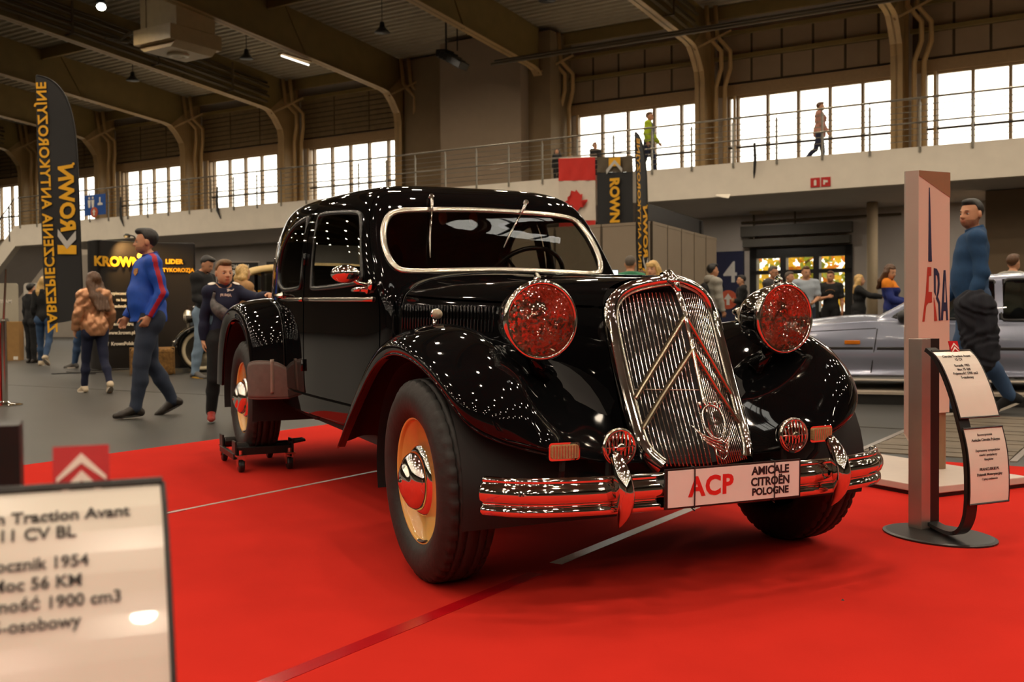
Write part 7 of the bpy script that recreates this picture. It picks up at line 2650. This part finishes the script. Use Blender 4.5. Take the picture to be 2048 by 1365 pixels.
p3 = person('girl with long brown hair in a shiny bronze quilted coat, walking away to the left', (-5.05, 12.75), R(128), H=1.44, fat=1.0, sexf=.4, vox=.010,
            legs=((14, 6, 2, 2), (-12, 22, 2, 30)), arms=(((.28, -.10, -1), (.10, .35, -1), .4), ((.30, .05, -1), (.05, .55, -.8), .4)), head=(22, 4, 0),
            top=dict(mat=BRONZE, loose=.034, hem=.13, hemlow=.06, name='quilted_coat', foldfn=quilt), bottom=dict(mat=NAVYC, loose=.008, name='leggings'), shoes=dict(mat=SHW, sole=SOLW),
            hair=dict(mat=HBRN, style='long', len=.40, back=.12), skin_=('pale', srgb(212, 158, 122)))
# blonde woman at the far left, the dark pair behind the banner foot
person('woman with long blonde hair in black top and jeans at the far left, walking away', (-8.95, 20.2), R(95), H=1.68, sexf=1, vox=.013, legs=((8, 4, 3, 2), (-14, 26, 3, 34)), arms=(((.18, -.1, -1), (.0, .3, -1), .4), ((.16, .05, -1), (.0, .5, -1), .4)),
       top=dict(mat=BLKC, loose=.018, hem=.10, name='black_top'), bottom=dict(mat=MDENIM, loose=.008, name='jeans'), shoes=dict(mat=SHW, sole=SOLW), hair=dict(mat=HBLN, style='long', len=.30, back=.04), skin_=('fair', srgb(206, 152, 118)))
pb = person('person in dark jacket and blue jeans bending behind the foot of the tall banner', (-7.75, 19.2), R(165), H=1.74, vox=.014, lean=-28, legs=((16, 8, 3, 2), (-12, 14, 3, 12)), arms=(((.1, .5, -.9), (0, .8, -.5), .5), HANGS),
            top=dict(mat=BLKC, loose=.026, hem=.10, name='dark_jacket'), bottom=dict(mat=MDENIM, loose=.014, name='jeans'), shoes=dict(mat=SHG, sole=SOLW), hair=dict(mat=HBLK, style='short'), skin_=('fair', srgb(206, 152, 118)))
person('small child in mustard jacket and tan trousers beside the tall carton', (-10.45, 23.2), cam_face(-10.4, 23.2) + .5, H=1.02, vox=.013, arms=(((.2, .3, -1), (0, .9, .1), .5), ((.2, .3, -1), (0, .9, .0), .5)),
       top=dict(mat=YELC, loose=.026, hem=.08, name='mustard_jacket'), bottom=dict(mat=TAN, loose=.014), shoes=dict(mat=SHG), hair=dict(mat=HBLN, style='short'), skin_=('pale', srgb(212, 158, 122)))
person('person in black cap and dark clothes half hidden behind the blonde woman', (-9.85, 21.6), R(60), H=1.60, vox=.015, top=dict(mat=BLKC, loose=.022, hem=.1), bottom=dict(mat=BLKC, loose=.014), shoes=dict(mat=LEA), hair=dict(mat=HBLK, style='short'), skin_=('fair', srgb(206, 152, 118)))

# man in the black jacket bending over the veteran car
p5 = person('man in black jacket and ripped light jeans looking down beside the veteran car', (-4.56, 15.7), R(-18), H=1.80, vox=.0115, lean=-4, legs=((4, 4, 4, 2), (-4, 6, 4, 4)), arms=(((.14, .1, -1), (-.05, .8, -.55), .7), ((.12, .1, -1), (-.1, .9, -.5), .7)),
            head=(0, 32, 0), top=dict(mat=BLKC, loose=.024, hem=.09, name='black_jacket', collar_up=True), bottom=dict(mat=LDENIM, loose=.020, name='ripped_jeans'), shoes=dict(mat=SHG, sole=mat('yellow_sole', srgb(206, 160, 60), rough=.6, var=.05)), hair=dict(mat=HBLK, style='short', beard=HBLK), skin_=('warm', srgb(196, 140, 106)))
q = p5['W'](p5['wr'][1][5])
MB().box((q[0] + .06, q[1] - .04, q[2] - .02), (.24, .17, .012), rot=np.array(Matrix.Rotation(.3, 3, 'X'))).build('tablet', EYED, p5['t'])
person('fluffy-haired blonde person in tan coat hidden behind the boy', (-3.72, 14.6), R(40), H=1.60, sexf=1, vox=.014, top=dict(mat=TAN, loose=.03, hem=.14, hemlow=.1, name='tan_coat'), bottom=dict(mat=BLKC, loose=.014), shoes=dict(mat=SHW), hair=dict(mat=HBLN, style='long', len=.12, back=.02), skin_=('fair', srgb(206, 152, 118)))

# ---- right-hand side
p9 = person('broad man in a blue jumper and jeans walking left past the silver hatchback', (4.02, 9.22), LEFT - R(14), H=1.86, fat=1.08, belly=.40, vox=.0085, lean=-1,
            legs=((14, 4, 3, 4), (-14, 18, 3, 24)), arms=(((.12, -.12, -1), (.02, .35, -.95), .8), ((.15, .10, -1), (-.05, .55, -.8), .75)),
            head=(40, 2, 0), top=dict(mat=TEAL, loose=.014, hem=.06, name='jumper', collar_up=True, fold=.0045), bottom=dict(mat=MDENIM, loose=.016, name='jeans'), shoes=dict(mat=BLKC, sole=SOLW),
            hair=dict(mat=HBLK, style='crop', stubble=mat('stubble', srgb(150, 104, 78), rough=.7, var=.15, scale=80)), skin_=('warm', srgb(196, 140, 106)))
# the jacket he carries
w_ = p9['W'](p9['wr'][0][1])
jk = [el(np.array(w_) + [.03, .02, -.02], (.12, .13, .11), None, .05), rc(np.array(w_) + [.02, .03, -.02], np.array(w_) + [.04, .08, -.50], .12, .10, .06), rc(np.array(w_) + [.05, -.04, -.04], np.array(w_) + [.05, .0, -.36], .09, .07, .05), rc(np.array(w_) + [.04, .12, -.05], np.array(w_) + [.05, .17, -.46], .07, .055, .05)]
jt = nets_obj('carried_jacket', jk, .0095, cloth('dark_navy_padded', srgb(16, 18, 30), var=.25, scale=12), None, folds=lambda X, Y, Z: .013 * np.sin(21 * Z + 31 * X + 5 * np.sin(9 * Y)) * np.sin(27 * Y - 13 * Z + 4 * np.sin(11 * X)) + .006 * np.sin(60 * X + 37 * Y + 8 * np.sin(14 * Z)))
bpy.context.view_layer.update()
jt.matrix_world = p9['t'].matrix_world
tag(jt, 'dark padded jacket hanging over the arm of the man in the blue jumper', 'jacket')

person('man in green shirt seen from behind above the black bonnet', (1.80, 16.0), R(75), H=1.76, vox=.012, top=dict(mat=GREEN, loose=.014, sleeve='short', name='green_shirt'), bottom=dict(mat=BLKC, loose=.014), shoes=dict(mat=LEA), hair=dict(mat=HGRY, style='crop'), skin_=('warm', srgb(196, 140, 106)))
person('dark-haired child beside the man in green, above the black bonnet', (2.02, 16.4), R(30), H=1.55, sexf=.5, vox=.013, top=dict(mat=CHAR, loose=.014), bottom=dict(mat=BLKC, loose=.014), shoes=dict(mat=LEA), hair=dict(mat=HBRN, style='long', len=.12), skin_=('fair', srgb(206, 152, 118)))
person('blonde woman with a fringe looking over the black bonnet', (2.10, 15.6), cam_face(2.1, 15.6) - .3, H=1.66, sexf=1, vox=.010, head=(-12, 6, 0), top=dict(mat=CHAR, loose=.016), bottom=dict(mat=DENIM, loose=.014), shoes=dict(mat=LEA), hair=dict(mat=HBLN, style='fringe', len=.16, back=.0), skin_=('pale', srgb(212, 158, 122)))
p12 = person('man in a light grey hoodie with a black backpack by the blue board', (3.78, 19.7), R(18), H=1.80, fat=1.08, vox=.012, lean=-3, arms=(((.12, -.06, -1), (.02, .2, -1), .5), ((.12, .05, -1), (.02, .3, -1), .5)),
             top=dict(mat=GREYH, loose=.026, hem=.10, name='hoodie'), bottom=dict(mat=NAVYC, loose=.014), shoes=dict(mat=SHG), hair=dict(mat=HBLK, style='short'), skin_=('warm', srgb(196, 140, 106)))
q = p12['neck']
nets_obj('hood', [el(q + [0, .075, .0], (.12, .075, .085), None, .03), rc(q + [-.07, .03, .03], q + [.07, .03, .03], .05, .05, .03)], .012, GREYH, p12['t'])
q = p12['chest']
nets_obj('backpack', [el(q + [0, .20, -.08], (.15, .09, .22), None, .03)], .012, BLKC, p12['t'])
MB().tube([(q[0] - .12, q[1] + .12, q[2] + .1), (q[0] - .12, q[1] - .0, q[2] + .205), (q[0] - .11, q[1] - .15, q[2] + .05), (q[0] - .13, q[1] - .08, q[2] - .15)], .018, n=6, flat=.4).tube([(q[0] + .12, q[1] + .12, q[2] + .1), (q[0] + .12, q[1] - .0, q[2] + .205), (q[0] + .11, q[1] - .15, q[2] + .05), (q[0] + .13, q[1] - .08, q[2] - .15)], .018, n=6, flat=.4).build('backpack_strap', BLKC, p12['t'])
FOLD = (((.10, .25, -1), (-.95, .55, .12), .3), ((.10, .25, -1), (-.95, .55, .05), .3))
person('bearded man in black jacket and glasses with folded arms beside the arrow disc', (5.55, 25.4), LEFT - R(10), H=1.80, vox=.014, arms=FOLD, top=dict(mat=BLKC, loose=.022, hem=.1, name='black_jacket'), bottom=dict(mat=NAVYC, loose=.014), shoes=dict(mat=LEA), hair=dict(mat=HBLK, style='crop', beard=HBLK, glasses=True), skin_=('fair', srgb(206, 152, 118)))
person('man in charcoal shirt and glasses at the left of the group before the glazed door', (5.28, 21.4), R(-45), H=1.83, fat=1.15, vox=.0125, head=(0, 8, 0), top=dict(mat=CHAR, loose=.018, name='charcoal_shirt'), bottom=dict(mat=DENIM, loose=.014), shoes=dict(mat=LEA), hair=dict(mat=HGRY, style='crop', glasses=True, beard=HGRY), skin_=('warm', srgb(196, 140, 106)))
person('man with cropped hair half hidden between charcoal shirt and pale blue polo', (6.20, 23.6), R(-60), H=1.80, vox=.014, head=(20, 4, 0), top=dict(mat=BLKC, loose=.016), bottom=dict(mat=DENIM, loose=.014), shoes=dict(mat=LEA), hair=dict(mat=HGRY, style='crop'), skin_=('fair', srgb(206, 152, 118)))
person('man in pale blue polo shirt in the middle of the group before the door', (6.02, 21.6), cam_face(6, 21.6) + .2, H=1.83, fat=1.12, vox=.0125, arms=(((.2, .1, -1), (-.5, .7, -.35), .5), ((.2, .1, -1), (.0, .4, -1), .5)), head=(10, 8, 0), top=dict(mat=LBLUE, loose=.020, sleeve='short', name='polo_shirt', hem=.12), bottom=dict(mat=DENIM, loose=.014), shoes=dict(mat=LEA), hair=dict(mat=HBRN, style='crop'), skin_=('fair', srgb(206, 152, 118)))
pt = person('man in black T-shirt with folded arm at the right of the group before the door', (7.08, 23.4), cam_face(7.08, 23.4) - .1, H=1.80, fat=1.08, vox=.0125, arms=(((.18, .05, -1), (.05, .2, -1), .4), ((.2, .2, -1), (-.75, .6, .18), .5)), head=(-15, 2, 0), top=dict(mat=BLKC, loose=.020, sleeve='short', name='black_t_shirt', hem=.14), bottom=dict(mat=BLKC, loose=.014), shoes=dict(mat=LEA), hair=dict(mat=HBRN, style='crop'), skin_=('warm', srgb(196, 140, 106)))
q = pt['chest']
MB().tube([(q[0] + .10 * math.cos(a), q[1] - .145 + .02 * abs(math.cos(a)), q[2] + .02 + .05 * math.sin(a)) for a in np.linspace(.2, PI - .2, 10)], .010, n=5, flat=.5).build('chest_print', TAN, pt['t'])
person('blonde woman in black coat with an arm held out, left of the totem', (7.38, 22.4), R(-20), H=1.68, sexf=1, vox=.013, arms=(((.16, .05, -1), (.0, .3, -1), .4), ((.15, .8, -.45), (-.1, 1, -.1), .5)), top=dict(mat=BLKC, loose=.024, hem=.15, hemlow=.1, name='black_coat'), bottom=dict(mat=BLKC, loose=.012), shoes=dict(mat=LEA), hair=dict(mat=HBLN, style='long', len=.26), skin_=('fair', srgb(206, 152, 118)))


def orange_region(C, s, T, sh, wr, W_, hemz):
    z = W_(sh[0])[2]
    return (C[:, 2] > z - .06).astype(int)


person('long-haired girl in orange and navy top beside the totem, bending left', (6.20, 17.2), R(-30), H=1.66, sexf=1, vox=.0125, lean=-6, head=(-30, 22, 0), arms=(((.2, .3, -1), (0, .9, -.2), .5), ((.2, .3, -1), (0, .9, -.3), .5)), top=dict(mat=[cloth('royal_blue_cloth', srgb(24, 40, 110)), ORC], region=orange_region, loose=.022, hem=.1, name='two_tone_jacket'), bottom=dict(mat=DENIM, loose=.012), shoes=dict(mat=LEA), hair=dict(mat=HBRN, style='long', len=.30), skin_=('pale', srgb(212, 158, 122)))
for (x, y, lab, h) in ((6.15, 14.0, 'dark-haired head just showing over the roof of the silver hatchback, left one', 1.66), (6.75, 14.2, 'dark-haired head just showing over the roof of the silver hatchback, right one', 1.64)):
    person(lab, (x, y), cam_face(x, y) + 2.6, H=h, vox=.014, top=dict(mat=GREYH if x > 6.5 else CHAR, loose=.018), bottom=dict(mat=DENIM, loose=.012), shoes=dict(mat=LEA), hair=dict(mat=HBRN, style='short'), skin_=('fair', srgb(206, 152, 118)))
# ---- upstairs, behind the railing
ZU = 4.72


def hiv_region(C, s, T, sh, wr, W_, hemz):
    out = np.zeros(len(C), int)
    for i in (0, 1):
        a = W_(sh[i])
        out |= (np.abs(C[:, 0] - a[0]) < .10) & (np.sign(a[0]) * C[:, 0] > abs(a[0]) - .055)
    out |= np.abs(C[:, 0]) > .235
    return out.astype(int)


u = hall(-12.52, 27.0)
person('person in grey vest with yellow high-visibility sleeves walking behind the balcony rail', (u.x, u.y), R(-20), H=1.80, vox=.014, legs=((14, 6, 3, 2), (-14, 20, 3, 20)), arms=(((.3, .2, -1), (.2, .6, -.8), .4), ((.3, -.1, -1), (.2, .2, -1), .4)), top=dict(mat=[GREYV, HIVIS], region=hiv_region, loose=.026, hem=.08, name='work_jacket'), bottom=dict(mat=NAVYC, loose=.016), shoes=dict(mat=LEA), hair=dict(mat=HBRN, style='crop'), skin_=('warm', srgb(196, 140, 106)), z0=ZU)
u = hall(-8.05, 28.0)
person('woman in dusty pink coat walking right behind the balcony rail', (u.x, u.y), R(-15), H=1.72, sexf=1, vox=.014, legs=((10, 5, 3, 2), (-16, 30, 3, 40)), arms=(((.12, -.25, -1), (0, .2, -1), .4), ((.12, .2, -1), (0, .6, -1), .4)), top=dict(mat=PINK, loose=.030, hem=.12, hemlow=.06, name='pink_coat'), bottom=dict(mat=NAVYC, loose=.008), shoes=dict(mat=LEA), hair=dict(mat=HBRN, style='short'), skin_=('fair', srgb(206, 152, 118)), z0=ZU)
u = hall(-15.0, 28.6)
person('dark figure leaning at the railing above the maple leaf flag', (u.x, u.y), R(-60), H=1.42, vox=.016, lean=-12, top=dict(mat=BLKC, loose=.03, hem=.1), bottom=dict(mat=BLKC, loose=.014), shoes=dict(mat=LEA), hair=dict(mat=HBRN, style='crop'), skin_=('fair', srgb(206, 152, 118)), z0=ZU)
u = hall(-15.72, 27.4)
person('dark seated-looking figure behind the railing at the left edge of the maple leaf flag', (u.x, u.y), R(-100), H=1.12, vox=.015, lean=-8, top=dict(mat=BLKC, loose=.035, hem=.1), bottom=dict(mat=BLKC, loose=.014), shoes=dict(mat=LEA), hair=dict(mat=HBLK, style='long', len=.10), skin_=('fair', srgb(206, 152, 118)), z0=ZU)
